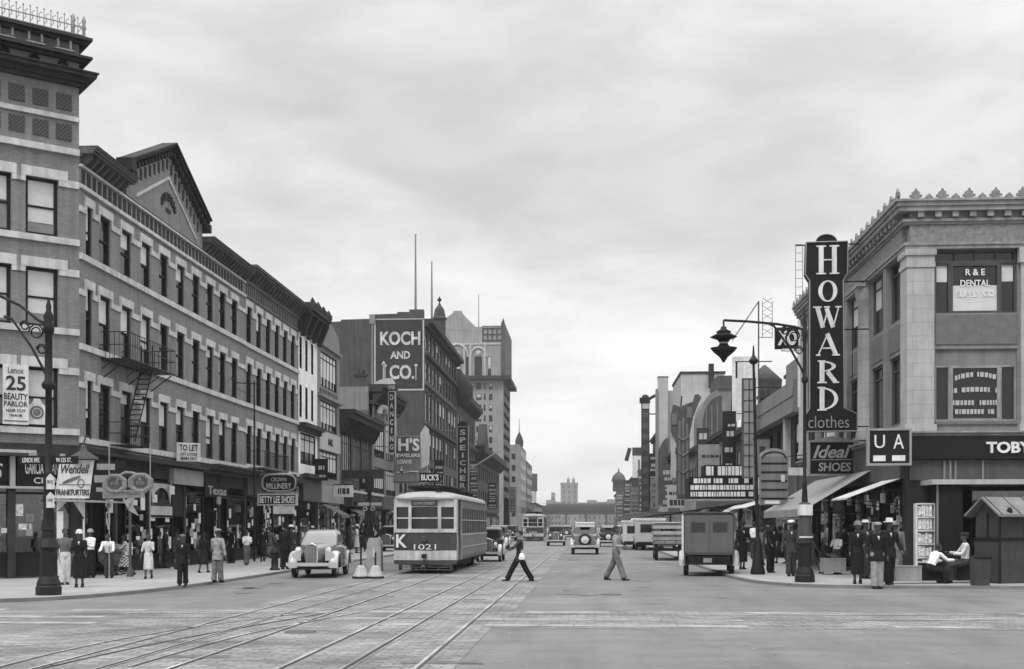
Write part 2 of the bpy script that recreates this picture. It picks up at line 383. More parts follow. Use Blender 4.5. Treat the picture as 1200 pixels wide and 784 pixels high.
for ya in (21.7, 23.1, 25.0):
    x = -40
    while x < 40:
        ln = rnd.uniform(1.0, 1.9); o = rnd.uniform(-.05, .05)
        if rnd.random() > (.3 if x < 2 else .55): cr.quad((x, ya+o, .008), (x+ln-.03, ya+o, .008), (x+ln-.03, ya+.46+o, .008), (x, ya+.46+o, .008))
        x += ln
struct('crossing_stones', cr, mat('crossstone', .25, .8, .35, 1.6, bump=.3))
rails = MB(); gro = MB(); edge = MB()
def rail(pts):
    strip('', pts, .05, .013, None, rails); P = [Vector(p) for p in pts]
    sh = []
    for i, p in enumerate(P): t = (P[min(i+1, len(P)-1)]-P[max(i-1, 0)]).normalized(); sh.append(tuple(p+Vector((t.y, -t.x))*.055))
    strip('', sh, .022, .0115, None, gro)
for x in (-2.2, -3.95, -5.35, -7.1): rail([(x, y) for y in (6, 20, 60, 200, 480)])
for x in (-3.08, -6.22):
    strip('', [(x-.05, 6), (x-.05, 480)], .03, .013, None, rails); strip('', [(x+.05, 6), (x+.05, 480)], .03, .013, None, rails); strip('', [(x, 6), (x, 480)], .045, .0115, None, gro)
def arc(pix): return smooth_poly([gp(u, v)[:2] for u, v in pix], 2)
rail(arc([(-60, 798), (50, 768), (150, 747), (240, 733), (330, 722), (430, 708)]))
rail(arc([(150, 782), (242, 755), (310, 738), (400, 722), (470, 708)]))
strip('', arc([(50, 784), (110, 770), (200, 751), (300, 733), (400, 716)]), .06, .0115, None, gro)
for y in (23.4, 24.6): rail([(-60, y-.9), (-12, y-.5), (-7, y), (-1, y), (30, y+.6)])
struct('tram_rails', rails, M['rail']); struct('rail_grooves', gro, M['groove'])
# patches and a manhole cover
pm = MB()
for u, v, a, b in ((520, 777, 1.1, .3), (240, 752, 1.6, .25), (552, 703, .8, .35), (230, 770, 1.0, .35)):
    x, y, _ = gp(u, v); pm.add([(x-a/2, y-b/2, .0085), (x+a/2, y-b/2*.8, .0085), (x+a/2*.9, y+b/2, .0085), (x-a/2*1.1, y+b/2, .0085)], [(0, 1, 2, 3)])
struct('road_patches', pm, mat('patchm', .10, .8, .3, 4))
for u, v in ((352, 741), (716, 697)):
    x, y, _ = gp(u, v); q = MB(); q.lathe([(.27, 0), (.27, .012), (.22, .014)], (0, 0, 0), 20); tag(obj('manhole_cover', q, M['cornice_mid'], None, (x, y, .004)), 'round iron manhole cover between the tram tracks' if u == 352 else 'round iron manhole cover in the asphalt near the walking man in shirt sleeves', 'manhole cover')

lt = MB(); rnd = random.Random(9)
for _ in range(170):
    u, v = rnd.uniform(0, 1200), 615+rnd.uniform(30, 168); x, y, _d = gp(u, v)
    if y > 60: continue
    if rnd.random() < .5: x = rnd.choice([-11.3, -7.5, -1.7, 4.6])+rnd.uniform(-.4, .5) if y > 36 else x
    s_ = rnd.uniform(.012, .04); a_ = rnd.uniform(0, 3); c_, d_ = math.cos(a_)*s_, math.sin(a_)*s_
    lt.add([(x-c_, y-d_, .018), (x+d_, y-c_, .02), (x+c_, y+d_, .024), (x-d_*.6, y+c_, .019)], [(0, 1, 2, 3)])
tag(obj('street_litter', lt, mat('litter', .2, .9, .8, 2)), 'scraps of paper and dung scattered on the roadway', 'litter', None, 'stuff')
ol = MB()
for _ in range(46):
    y = rnd.uniform(30, 75); x = rnd.choice([1.6, 3.6, -9.4, -.2, -4.6, -5.9])+rnd.uniform(-.7, .7); r_ = rnd.uniform(.08, .35); n_ = 10
    ol.add([(x+r_*(.7+.5*rnd.random())*math.cos(2*math.pi*k/n_), y+r_*1.5*(.7+.5*rnd.random())*math.sin(2*math.pi*k/n_), .0095) for k in range(n_)], [tuple(range(n_))])
struct('oil_stains', ol, mat('oil', .115, .6, .3, 3))
# ---------------------------------------------------------------- shop fronts
def shop(fr, s0, s1, doors=(), zb=.15, zsill=.7, zh=3.1, zt=3.7, m='frame', back='shopback', seed=0, deep=1.3, goods=14, risers='frame', rows=1):
    rd = random.Random(seed); rt = fr.rt
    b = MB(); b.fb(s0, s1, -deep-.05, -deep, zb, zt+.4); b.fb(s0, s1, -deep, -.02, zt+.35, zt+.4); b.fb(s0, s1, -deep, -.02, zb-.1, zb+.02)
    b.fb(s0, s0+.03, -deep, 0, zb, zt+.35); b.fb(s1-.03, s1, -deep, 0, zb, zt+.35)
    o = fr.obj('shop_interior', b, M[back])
    cur = s0; spans = []
    for a, c in sorted(doors): spans.append((cur, a)); cur = c
    spans.append((cur, s1))
    for a, c in spans:
        if c-a < .35: continue
        f = MB(); t = .06
        f.fb(a, a+t, -.1, .03, zsill, zt); f.fb(c-t, c, -.1, .03, zsill, zt); f.fb(a+t, c-t, -.1, .03, zt-.08, zt); f.fb(a+t, c-t, -.08, .02, zh-.04, zh+.04); f.fb(a, c, -.12, .05, zsill-.06, zsill)
        wn = fr.obj('display_window', f, M[m])
        g = MB(); g.fb(a+t, c-t, -.045, -.035, zsill, zt-.08); link('pane', g.mesh('pane', M['shopglass']), wn)
        r = MB(); r.fb(a, c, -.1, .0, zb, zsill-.06); fr.obj('stall_riser', r, M[risers])
        if goods:
            g = MB()
            for _ in range(int(goods*(c-a)/2.5)+2):
                x = rd.uniform(a+.15, c-.35); h = rd.uniform(.12, .55); z = rd.choice([zsill, zsill, zsill+.5, zsill+1.0, zsill+1.6]); d = rd.uniform(-.9, -.25)
                if rd.random() < .5: g.fb(x, x+rd.uniform(.1, .4), d-.05, d, z, z+h)
                else: g.lathe([(.03, 0), (rd.uniform(.08, .15), h*.3), (rd.uniform(.05, .14), h*.7), (.02, h)], (x, -d, z), 8)
            fr.obj('window_display', g, M['goods'])
            sh = MB()
            for z in (zsill+.5, zsill+1.0, zsill+1.6): sh.fb(a+.1, c-.1, -1.0, -.55, z-.03, z)
            fr.obj('shelf', sh, M['shopback'])
    for a, c in spans:
        if c-a < .8: continue
        for _ in range(rd.randint(6, 13)):
            x = rd.uniform(a+.1, c-.5); z = rd.uniform(zsill, zt-.6); w__, h__ = rd.uniform(.18, .5), rd.uniform(.12, .5)
            fr.obj('window_bill', MB().fb(x, min(x+w__, c-.08), -.034, -.026, z, z+h__), M[rd.choice(['paper', 'goods', 'signgrey', 'signwhite', 'paper'])])
        if rd.random() < .6: q = MB(); x = rd.uniform(a, c-.4); q.tube([(x, -.2, zt+.1), (x, -.2, zt-.15)], .01, 4); q.box(x-.25, x+.25, -.23, -.17, zt-.5, zt-.15); fr.obj('hanging_card', q, M[rd.choice(['signgrey', 'signwhite', 'signdark'])])
    for a, c in doors:
        f = MB(); f.fb(a, a+.08, -.75, -.68, zb, zh); f.fb(c-.08, c, -.75, -.68, zb, zh); f.fb(a, c, -.75, -.68, zh-.1, zh); f.fb(a+.08, c-.08, -.75, -.68, zb, zb+.35); f.fb((a+c)/2-.05, (a+c)/2+.05, -.75, -.68, zb, zh)
        f.fb(a, c, -.1, 0, zh, zt)
        dn = fr.obj('door', f, M[m]); g = MB(); g.fb(a+.08, c-.08, -.72, -.71, zb+.35, zh-.1); link('pane', g.mesh('pane', M['glass']), dn)
        h = MB(); h.fb((a+c)/2+.08, (a+c)/2+.12, -.66, -.62, 1.0, 1.35); link('handle', h.mesh('handle', M['chrome']), dn)
        r = MB(); r.box(a-.02, a, 0, .7, zb, zh); r.box(c, c+.02, 0, .7, zb, zh); fr.obj('door_reveal', r, M[m])
def fascia(fr, s0, s1, z0, z1, m, txt=None, d=.12, tm='lettermid', th_=.6, wf=.8, border=None, name='sign_board', bold=.01):
    b = MB(); b.fb(s0, s1, -.05, d, z0, z1)
    o = fr.obj(name, b, M[m])
    if border: q = MB(); [q.fb(*a) for a in ((s0, s1, d, d+.03, z0, z0+.06), (s0, s1, d, d+.03, z1-.06, z1), (s0, s0+.06, d, d+.03, z0+.06, z1-.06), (s1-.06, s1, d, d+.03, z0+.06, z1-.06))]; link('border', q.mesh('border', M[border]), o)
    if txt: text(txt, o, ((s0+s1)/2, -d-.012, (z0+z1)/2), (s1-s0)*wf, (z1-z0)*th_, M[tm], bold=bold)
    return o
def cornice_mb(s0, s1, z0, z1, proj, mb=None, steps=3):
    mb = mb or MB()
    for k in range(steps):
        a = z0+(z1-z0)*k/steps; b = z0+(z1-z0)*(k+1)/steps
        mb.fb(s0-proj*(k+1)/steps*.0, s1, -.2, proj*((k+1)/steps)**.8, a+.001, b)
    return mb
def awning(fr, s0, s1, z0, z1, d, m='canvas', rt=None, drop=.3, stripes=None):
    q = MB(); t = .02
    q.add([(s0, 0, z1), (s1, 0, z1), (s1, -d, z0), (s0, -d, z0), (s0, 0, z1-t), (s1, 0, z1-t), (s1, -d, z0-t), (s0, -d, z0-t)], [(0, 1, 2, 3), (7, 6, 5, 4), (0, 3, 7, 4), (1, 5, 6, 2), (3, 2, 6, 7)])
    q.fb(s0, s1, d-.01, d+.01, z0-drop, z0-t)
    o = fr.obj('awning_canvas', q, M[m]) if rt is None else obj('canvas', q, M[m], rt)
    p = MB()
    for s in (s0, s1):
        p.tube([(s, -.02, z0-.3), (s, -d, z0-.03)], .018, 6)
    if rt is None: fr.obj('awning_arm', p, M['iron'])
    else: obj('arm', p, M['iron'], rt)
    return o
def own(name, label, cat, fr, s, d, z, group=None, dr=0):
    """a top-level thing hung on a facade: its own root in the facade's orientation"""
    return root(name, label, cat, fr.world(s, d, z), fr.rz+dr, group)

# ================================================================ LEFT SIDE
# ---- corner brick building with chamfered tower
C0 = Vector((XL, 39.6)); CA = R(40); CU = Vector((math.cos(CA), math.sin(CA)))
def cu(u):   # distance from the corner back along the chamfer for a photo column
    a = (u-600)/F_; dx, dy = -SN+CS*a, CS+SN*a
    # C0 - t*CU = k*(dx,dy)
    det = -CU.x*(-dy)-(-dx)*(-CU.y)
    A = Matrix(((dx, CU.x), (dy, CU.y))); k, t = A.inverted() @ C0
    return t
LCH = 9.0
cb_ = root('corner_brick_building', 'long brick corner block with a high tower, light stone bands and a pedimented cornice', 'building', (XL-4, 44, 0))
ft = Fr(cb_, C0-CU*LCH, CU); fw = Fr(cb_, C0, (0, 1)); WL = 59.35-39.6
fb_ = Fr(cb_, Vector(C0-CU*LCH)+Vector((-24, 0)), (1, 0))
def tz(v, u=92):
    t = cu(u); P = C0-CU*t; d = P.y*CS - P.x*SN; return H_+(YH-v)/F_*d
tw = [(LCH-cu(30), LCH-cu(68)), (LCH-cu(-26), LCH-cu(13)), (LCH-cu(-85), LCH-cu(-44))]
trow = [(11.52, 13.42), (8.48, 10.42), (5.1, 7.1)]
ops = [(a, b, c, d) for a, b in tw for c, d in trow]
q = wall_mb(0, LCH, 4.55, 18.3, ops, .3); q.box(0, LCH, .32, 7, 4.5, 18.3)
# wing body
fw_y = [41.75, 43.73, 45.72, 47.7, 49.7, 51.7, 53.68, 55.58, 57.5]; ww = 1.0
wcols = [(40.15-39.6-.0, 40.15-39.6+.5)]+[(y-39.6-ww/2, y-39.6+ww/2) for y in fw_y]
wrow = [(11.12, 12.83), (8.04, 9.99), (4.86, 6.83)]
wops = [(a, b, c, d) for a, b in wcols for c, d in wrow]
ft.obj('tower_wall', q, M['brick'])
q = wall_mb(0, WL, 4.5, 14.6, wops, .3); q.box(0, WL, .32, 14, 4.4, 14.6); fw.obj('street_wall', q, M['brick'])
q = MB(); q.box(0, 24, 0, 14, .1, 15.3); fb_.obj('avenue_wall', q, M['brick'])
rd = random.Random(5)
for a, b in tw:
    for c, d in trow: window(ft, a, b, c, d, 'sash', rd.choice([.5, .95, .8, .45]), gm='glass_painted_sky', rec=.14)
for i, (a, b) in enumerate(wcols):
    for j, (c, d) in enumerate(wrow): window(fw, a, b, c, d, 'sash', rd.choice([.5, .35, .45, .65, 0, .2]) if (i < 3 or rd.random() < .25) else 0, rec=.1)
# stone bands
def bands(fr, L, cols, rows, thick=.2, ear=.16, m='stone', drop=.42, lint=.3, sill=.2, s0=0, rise=.12):
    b = MB()
    for c, d in rows:
        b.fb(s0, L, 0, .09, c-sill-.02, c-.01)                      # continuous sill course
        e = [s0]+[x for a, q_ in cols for x in (a-ear, q_+ear)]+[L]
        for k in range(0, len(e), 2):
            if e[k+1]-e[k] > .02: b.fb(e[k], e[k+1], 0, .045, d-drop+.12, d-drop+.12+thick)
        for a, q_ in cols:
            b.fb(a-ear, q_+ear, 0, .07, d+.01, d+lint); b.fb(a-ear, a-.01, 0, .06, d-drop+.12, d+.01); b.fb(q_+.01, q_+ear, 0, .06, d-drop+.12, d+.01)
    return fr.obj('stone_courses', b, M[m])
bands(fw, WL, wcols, wrow, ear=.15)
bands(ft, LCH, sorted(tw), trow, ear=.3, thick=.24, drop=.3, lint=.34)
b = MB(); b.fb(0, LCH, 0, .12, 14.35, 14.56); b.fb(0, LCH, 0, .08, 15.5, 15.66); b.fb(0, LCH, 0, .06, 13.95, 14.0); b.fb(0, LCH, 0, .07, 4.62, 4.8)
b.fb(0, WL, 0, .1, 13.42, 13.56); b.fb(0, WL, 0, .08, 14.42, 14.52); ft.obj('stone_string', MB().fb(0, LCH, 0, .12, 14.35, 14.56).fb(0, LCH, 0, .08, 15.5, 15.66), M['stone'])
fw.obj('stone_string', MB().fb(0, WL, 0, .1, 13.32, 13.45).fb(0, WL, 0, .1, 14.04, 14.12), M['stone'])
# tower attic: two rows of lattice panels, frieze with roundels, ledges, cresting
pan = MB(); rim = MB()
px = [LCH-cu(u) for u in (95-9, 72-6, 45-6, 20-7, -5-7, -31-7, -58-7)]
for k in range(11):
    c = LCH-.5-k*.76
    if c < .4: break
    for z0, z1 in ((14.83, 15.36), (15.84, 16.38)): ft.obj('lattice_panel', MB().fb(c-.25, c+.25, -.02, .03, z0, z1), M['lattice'])
ro = MB(); fz = MB()
for k in range(10):
    c = LCH-.55-k*.93
    if c < .2: break
    ft.obj('roundel', MB().rings([[(c+r*math.cos(a*math.pi/8), -.03-d, 17.33+r*math.sin(a*math.pi/8)) for a in range(16)] for r, d in ((.18, 0), (.18, .07), (.11, .09), (.08, .03))], True, False), M['black'])
    fz.fb(c-.3, c+.3, 0, .26, 17.78, 17.83); fz.fb(c-.24, c-.17, .17, .25, 17.86, 18.12); fz.fb(c+.17, c+.24, .17, .25, 17.86, 18.12)
cn = MB()
for a, z0, z1, d in ((0, 16.68, 16.8, .15), (0, 16.8, 16.95, .3), (0, 16.95, 17.08, .55), (0, 17.08, 17.12, .62), (0, 17.52, 17.6, .2), (0, 17.6, 17.68, .42), (0, 18.14, 18.22, .22), (0, 18.22, 18.32, .42)):
    cn.fb(0, LCH+d*.8, -.1, d, z0, z1); cn.box(LCH-.1, LCH+d*.8, .1, 6.5, z0, z1)
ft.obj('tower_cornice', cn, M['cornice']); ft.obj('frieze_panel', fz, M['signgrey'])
cr = MB(); cr.tube([(0, -.2, 18.42), (LCH+.15, -.2, 18.42)], .025, 6); cr.tube([(0, -.2, 18.7), (LCH+.15, -.2, 18.7)], .02, 6)
x = .1
while x < LCH+.1:
    cr.tube([(x, -.2, 18.3), (x, -.2, 18.98)], [.02, .012], 5); cr.tube([(x+.0, -.2, 18.5), (x+.09, -.2, 18.6), (x+.05, -.2, 18.8), (x+.15, -.2, 18.88)], .016, 5); cr.lathe([(.005, 0), (.035, .03), (.005, .09)], (x, -.2, 18.95), 6); x += .22
for x in (LCH-.25, LCH+.1): cr.lathe([(.06, 0), (.05, .3), (.09, .36), (.05, .5), (.08, .62), (.01, .8)], (x, -.2, 18.3), 8)
ft.obj('iron_cresting', cr, M['signgrey'])
# wing cornice (broken by the pediment)
P0, P1, PA = 43.5-39.6, 52.3-39.6, 47.9-39.6
def bracket_row(mb, s0, s1, z, h, d, st=.45, w_=.14, fr=None, m='cornice'):
    s = s0+.15
    while s < s1-.1:
        (mb if fr is None else MB()).v
        q_ = mb if fr is None else MB()
        q_.prismx([(-.0, z), (-d*.35, z), (-d, z+h*.75), (-d, z+h), (0, z+h)], s, s+w_); s += st
        if fr is not None: fr.obj('bracket', q_, M[m])
cn = MB(); br = MB()
for a, b in ((0, P0-.1), (P1+.1, WL)):
    for z0, z1, d in ((14.38, 14.45, .12), (14.47, 14.56, .5), (14.56, 14.65, .58), (14.65, 14.7, .63)): cn.fb(a, b, -.3, d, z0, z1)
    bracket_row(br, a, b, 14.12, .34, .4, .46, .13, fw, 'cornice_mid')
    fw.obj('street_cornice', cn, M['cornice_mid']); fw.obj('cornice_cap', MB().fb(a, b, -.3, .65, 14.7, 14.73), M['cornice']); cn = MB()
rc = MB(); s = .2
while s < WL-.3: rc.fb(s, s+.24, -.02, .025, 13.52, 13.98); s += .46
fw.obj('frieze_panel', rc, M['cornice'])
# pediment
pd = MB(); pd.prism([(P0, 14.15), (P1, 14.15), (P1, 15.2), (PA, 17.15), (P0, 15.2)], -.12, .1); fw.obj('pediment_wall', pd, M['brick'])
pc = MB(); sl_ = 1.95/(PA-P0)
for (a, za, b, zb) in ((P0-.2, 15.18, PA, 17.18), (PA, 17.18, P1+.2, 15.18)):
    for off, th, d in ((.0, .12, .25), (.12, .11, .42), (.23, .07, .52)):
        pc.prism([(a, za+off), (b, zb+off), (b, zb+off+th-.004), (a, za+off+th-.004)], -d, .1)
    n = 13
    for k in range(n):
        t = (k+.5)/n; s = a+(b-a)*t; z = za+(zb-za)*t
        pc.fb(s-.06, s+.06, .1, .36, z-.22, z-.02)
pc.fb(P0-.45, P0-.02, -.1, .5, 14.95, 15.4); pc.fb(P1+.02, P1+.3, -.1, .45, 14.9, 15.25)
fw.obj('pediment_cornice', pc, M['cornice'])
pp = MB()
for k in range(22):
    s = P0+.35+k*.48
    if s > P1-.3: break
    zt_ = 15.18+1.95*(1-abs(s+.11-PA)/(PA-P0))
    fw.obj('pediment_panel', MB().fb(s, s+.2, .12, .145, zt_-.72, zt_-.3), M['cornice'])
st_ = MB()
for (a, za, b, zb) in ((P0+.9, 14.3, PA, 15.98), (PA, 15.98, P1-.9, 14.3)): st_.prism([(a, za), (b, zb), (b, zb+.12), (a, za+.12)], -.17, 0)
fw.obj('pediment_string', st_, M['stone'])
for i, ch in enumerate('BUILDING'):
    a = R(150-i*17); text(ch, cb_, fw.at(PA+.85*math.cos(a), .16, 14.55+.7*math.sin(a)), .17, .3, M['cornice'], fw.rz, .03, .02)
q = MB(); q.fb(PA-.25, PA+.25, .12, .16, 14.62, 14.76); fw.obj('date_stone', q, M['cornice'])
# ground storey: long projecting lintel, shops
q = MB(); q.fb(0, WL, 0, .2, 4.38, 4.5); q.fb(0, WL, 0, .45, 4.28, 4.38); fw.obj('shop_cornice', q, M['cornice'])
q = MB(); q.fb(0, LCH, 0, .2, 4.4, 4.52); q.fb(0, LCH, 0, .55, 4.1, 4.2); q.fb(0, LCH, 0, .38, 4.2, 4.4); ft.obj('shop_cornice', q, M['cornice'])
t13 = LCH-cu(13); t60 = LCH-cu(60)
shop(ft, 0, LCH-.25, doors=((t13-3.6, t13-2.7),), zsill=.95, zh=2.9, zt=3.2, seed=1, goods=20)
q = MB(); q.fb(LCH-.3, LCH, -.3, .06, .1, 4.1); q.fb(t13-.12, t13+.12, -.05, .1, .1, 4.05); ft.obj('corner_pier', q, M['cornice'])
fascia(ft, t13+.15, LCH-.3, 3.12, 4.1, 'signdark', None, .14)
fascia(ft, 0, t13-.15, 3.12, 4.1, 'signdark', None, .14)
zc = 3.72; mid = (t13+.15+LCH-.75)/2
text('GARCIA GRANDE', cb_, ft.at((t13+.3+LCH-.4)/2, .155, 3.74), LCH-t13-.9, .42, M['letter'], ft.rz, .01, .01)
text('CIGARS', cb_, ft.at((t13+.3+LCH-.2)/2+.1, .155, 3.32), (LCH-t13)*.52, .2, M['letter'], ft.rz, .01, .01)
text("HARRY'S", cb_, ft.at(t13-.15-.9, .155, 3.62), 1.5, .5, M['letter'], ft.rz, .01, 0, .25)
q = MB(); q.fb(0, LCH, .12, .22, 3.04, 3.12); q.fb(t13-.08, t13+.08, .12, .22, 3.12, 4.1); ft.obj('fascia_trim', q, M['pale'])
q = MB(); q.fb(0, t60-.6, .1, .5, 4.12, 4.3); ft.obj('awning_box', q, M['pale'])
# wing shops
shop(fw, .35, 3.1, doors=((1.0, 2.1),), seed=2, zt=3.2, goods=10)
shop(fw, 3.1, 6.4, doors=((3.15, 4.0),), seed=3, zt=3.3, goods=26)
shop(fw, 6.4, 10.6, doors=((9.2, 10.5),), seed=4, zt=3.6, zh=2.2, goods=16)
shop(fw, 10.6, 15.4, doors=((13.2, 14.6),), seed=5, zt=3.3, goods=22)
shop(fw, 15.4, WL, doors=((15.5, 16.6),), seed=6, zt=3.3, goods=22)
for s in (0, 3.0, 6.3, 10.5, 15.3, WL-.2): fw.obj('shop_pier', MB().fb(s, s+.2, -.2, .06, .1, 4.3), M['cornice'])
q = MB(); q.fb(0, WL, -.3, -.0, 3.7, 4.3); fw.obj('fascia', q, M['cornice'])
fascia(fw, 8.8, 12.6, 3.55, 4.2, 'signgrey', None, .2)
fascia(fw, 13.0, 16.4, 3.1, 3.75, 'signdark', 'Texas', .16, 'lettermid')
q = MB(); q.fb(12.8, WL+.4, .0, .9, 4.52, 4.58); q.prismx([(-.0, 4.2), (-.85, 4.5), (0, 4.52)], 12.8, WL+.4); fw.obj('metal_hood', q, M['dgrey'])
q = MB(); q.fb(6.55, 9.1, -.01, .02, 2.15, 2.6); fw.obj('window_valance', q, M['pale'])
q = MB()
for s0_, s1_ in ((6.6, 9.05),):
    for k in range(12):
        a0, a1 = math.pi*k/12, math.pi*(k+1)/12; c_ = (s0_+s1_)/2; r_ = 1.0
        q.add([(c_+r_*math.cos(a0), -.03, 2.6+.75*math.sin(a0)), (c_+r_*math.cos(a1), -.03, 2.6+.75*math.sin(a1)), (c_+1.25*(1 if math.cos(a1) > 0 else -1), -.03, 3.55), (c_+1.25*(1 if math.cos(a0) > 0 else -1), -.03, 3.55)], [(0, 1, 2, 3)])
fw.obj('arch_spandrel', q, M['pale'])

# ---- things hung on it
fe = own('fire_escape', 'black iron fire escape balcony with ladder on the brick wall beside the tower', 'fire escape', fw, 0, 0, 0)
e0, e1 = yy(118)-39.6, yy(176)-39.6
q = MB(); zf = 7.75; dd = 1.0
for k in range(9): q.box(e0, e1, -dd+k*dd/9, -dd+k*dd/9+.05, zf, zf+.03)
q.tube([(e0, -.02, zf), (e1, -.02, zf)], .03, 5); q.tube([(e0, -dd, zf), (e1, -dd, zf)], .035, 5); link('platform', q.mesh('platform', M['iron']), fe)
q = MB()
for z in (zf+.5, zf+.95): q.tube([(e0, 0, z), (e0, -dd, z), (e1, -dd, z), (e1, 0, z)], .018, 5)
n = 22
for k in range(n+1): s = e0+(e1-e0)*k/n; q.tube([(s, -dd, zf), (s, -dd, zf+.95)], .011, 4)
for k in range(1, 6):
    for s in (e0, e1): q.tube([(s, -dd*k/6, zf), (s, -dd*k/6, zf+.95)], .011, 4)
link('railing', q.mesh('railing', M['iron']), fe)
q = MB()
for s in (e0+.1, (e0+e1)/2, e1-.1): q.tube([(s, 0, zf-.7), (s, -dd+.1, zf-.03)], .025, 5); q.tube([(s, 0, zf-.35), (s, -.4, zf-.05)], .02, 5)
link('bracket', q.mesh('bracket', M['iron']), fe)
q = MB(); a, b = yy(152)-39.6, yy(140)-39.6; pa, pb = Vector((e0+3.0, -.55, zf)), Vector((e0+1.2, -.55, 4.9))
for dy in (-.22, .22): q.tube([pa+Vector((0, dy, .9)), pa+Vector((0, dy, 0)), pb+Vector((0, dy, 0))], .028, 5)
for k in range(14): p_ = pa.lerp(pb, k/14); q.box(p_.x-.1, p_.x+.1, p_.y-.22, p_.y+.22, p_.z-.015, p_.z+.015)
link('ladder', q.mesh('ladder', M['iron']), fe)
q = MB(); s0_, s1_ = yy(126)-39.6, yy(150)-39.6
for k in range(8): q.box(s0_, s1_, -.8+k*.1, -.76+k*.1, 4.72, 4.75)
for k in range(12): s = s0_+(s1_-s0_)*k/11; q.tube([(s, -.82, 4.74), (s, -.82, 5.55)], .011, 4)
for z in (5.15, 5.55): q.tube([(s0_, 0, z), (s0_, -.82, z), (s1_, -.82, z), (s1_, 0, z)], .018, 5)
link('lower_balcony', q.mesh('lower_balcony', M['iron']), fe)

# beauty parlour banner in the tower window, and round poster
s1_ = LCH-cu(32); s0_ = LCH-cu(2)
bn = own('banner_sign', 'tall white banner with a large 25 hung across the tower wall beside the street lamp', 'sign', ft, (s0_+s1_)/2, .12, 0)
q = MB(); q.fb(-(s1_-s0_)/2, (s1_-s0_)/2, 0, .04, 5.15, 7.12); obj('panel', q, M['signwhite'], bn)
for t_, z, w_, h_, mm_ in (('Lenox', 6.92, .5, .2, 'cl_mid'), ('25', 6.5, .62, .48, 'cl_dark'), ('BEAUTY', 6.06, .74, .22, 'cl_dark'), ('PARLOR', 5.82, .74, .18, 'cl_dark'), ('HAIR CUT', 5.6, .6, .1, 'cl_dark'), ('WAVE', 5.44, .4, .09, 'cl_dark')):
    text(t_, bn, (0, -.046, z), w_*(s1_-s0_)/.8, h_, M[mm_], 0, .005, .02)
q = MB(); q.fb(-.37, .37, .04, .05, 5.24, 5.28); obj('rule', q, M['cl_mid'], bn)
ps = own('window_poster', 'white bell-shaped poster with a round emblem in the tower window below the lintel', 'poster', ft, LCH-cu(44), -.1, 0)
q = MB(); q.prism([(-.3, 5.2), (.3, 5.2), (.26, 5.5), (.34, 5.75), (.16, 5.92), (.1, 6.06), (-.1, 6.06), (-.16, 5.92), (-.34, 5.75), (-.26, 5.5)], -.03, 0); obj('card', q, M['signwhite'], ps)
q = MB(); q.rings([[(r*math.cos(a*math.pi/10), -.035-d_, 5.6+r*math.sin(a*math.pi/10)) for a in range(20)] for r, d_ in ((.22, 0), (.22, .01), (.16, .01), (.16, .0))], False, False); q.rings([[(r*math.cos(a*math.pi/10), -.035-d_, 5.6+r*math.sin(a*math.pi/10)) for a in range(20)] for r, d_ in ((.12, 0), (.12, .01))], True, False); obj('emblem', q, M['cl_mid'], ps)
# frankfurter sign: tilted light panel over the corner, facing the camera
def board_at(u0, u1, v0, v1, Y, name, label, cat, mpanel='signwhite', th=.12, rz=0, group=None, border=None):
    """a board facing down the street at distance Y whose outline matches the photo; returns root, width, z0, z1"""
    x0, x1 = xp(u0, Y), xp(u1, Y); um = (u0+u1)/2; z1, z0 = zp(um, v0, Y), zp(um, v1, Y)
    r_ = root(name, label, cat, ((x0+x1)/2, Y, 0), rz, group); w_ = (x1-x0)/math.cos(rz)
    q = MB(); q.box(-w_/2, w_/2, -th/2, th/2, z0, z1); obj('panel', q, M[mpanel], r_)
    if border:
        q = MB(); t = .05; q.box(-w_/2-.02, w_/2+.02, -th/2-.03, th/2+.03, z1-t, z1+.02); q.box(-w_/2-.02, w_/2+.02, -th/2-.03, th/2+.03, z0-.02, z0+t); q.box(-w_/2-.02, -w_/2+t, -th/2-.03, th/2+.03, z0+t, z1-t); q.box(w_/2-t, w_/2+.02, -th/2-.03, th/2+.03, z0+t, z1-t); obj('border', q, M[border], r_)
    return r_, w_, z0, z1
Yk = 38.6
x0, x1 = xp(66, Yk), xp(109, Yk)
fs = root('frankfurter_sign', 'light slanted frankfurter sign with a drawn sausage above the corner shop', 'sign', ((x0+x1)/2, Yk, 0), R(12)); w_ = x1-x0; z0, z1 = zp(88, 584, Yk), zp(88, 539, Yk)
sh_ = .16
q = MB(); q.prism([(-w_/2-.02, z0), (w_/2-sh_, z0), (w_/2, z1), (-w_/2+sh_, z1)], 0, .12); obj('panel', q, M['signwhite'], fs)
q = MB(); q.prism([(-w_/2-.1, z0-.1), (w_/2+1.1, z0-.16), (w_/2+1.1, z0-.1), (-w_/2-.1, z0-.02)], -.02, .2); obj('frame', q, M['signgrey'], fs)
text('Wendell', fs, (.02, -.01, z1-.3), w_*.72, .3, M['cl_dark'], 0, .01, .01, .3); text('FRANKFURTERS', fs, (-.06, -.01, z0+.2), w_*.84, .2, M['cl_dark'], 0, .01, .02)
q = MB(); q.ell((-.1, -.02, z0+.62), .32, .02, .055, 10, 6, Matrix.Rotation(R(-22), 3, 'Y')); q.tube([(-.5, -.012, z0+.46), (.5, -.012, z0+.46)], .012, 4); q.tube([(.2+.1*math.cos(a*math.pi/6), -.015, z0+.5+.14*math.sin(a*math.pi/6)) for a in range(13)], .015, 4); obj('drawing', q, M['cl_mid'], fs)
q = MB(); q.box(w_/2-sh_+.0, w_/2+1.0, .02, .1, z0-.04, z1-.02); s_ = obj('side_panel', q, M['signdark'], fs)
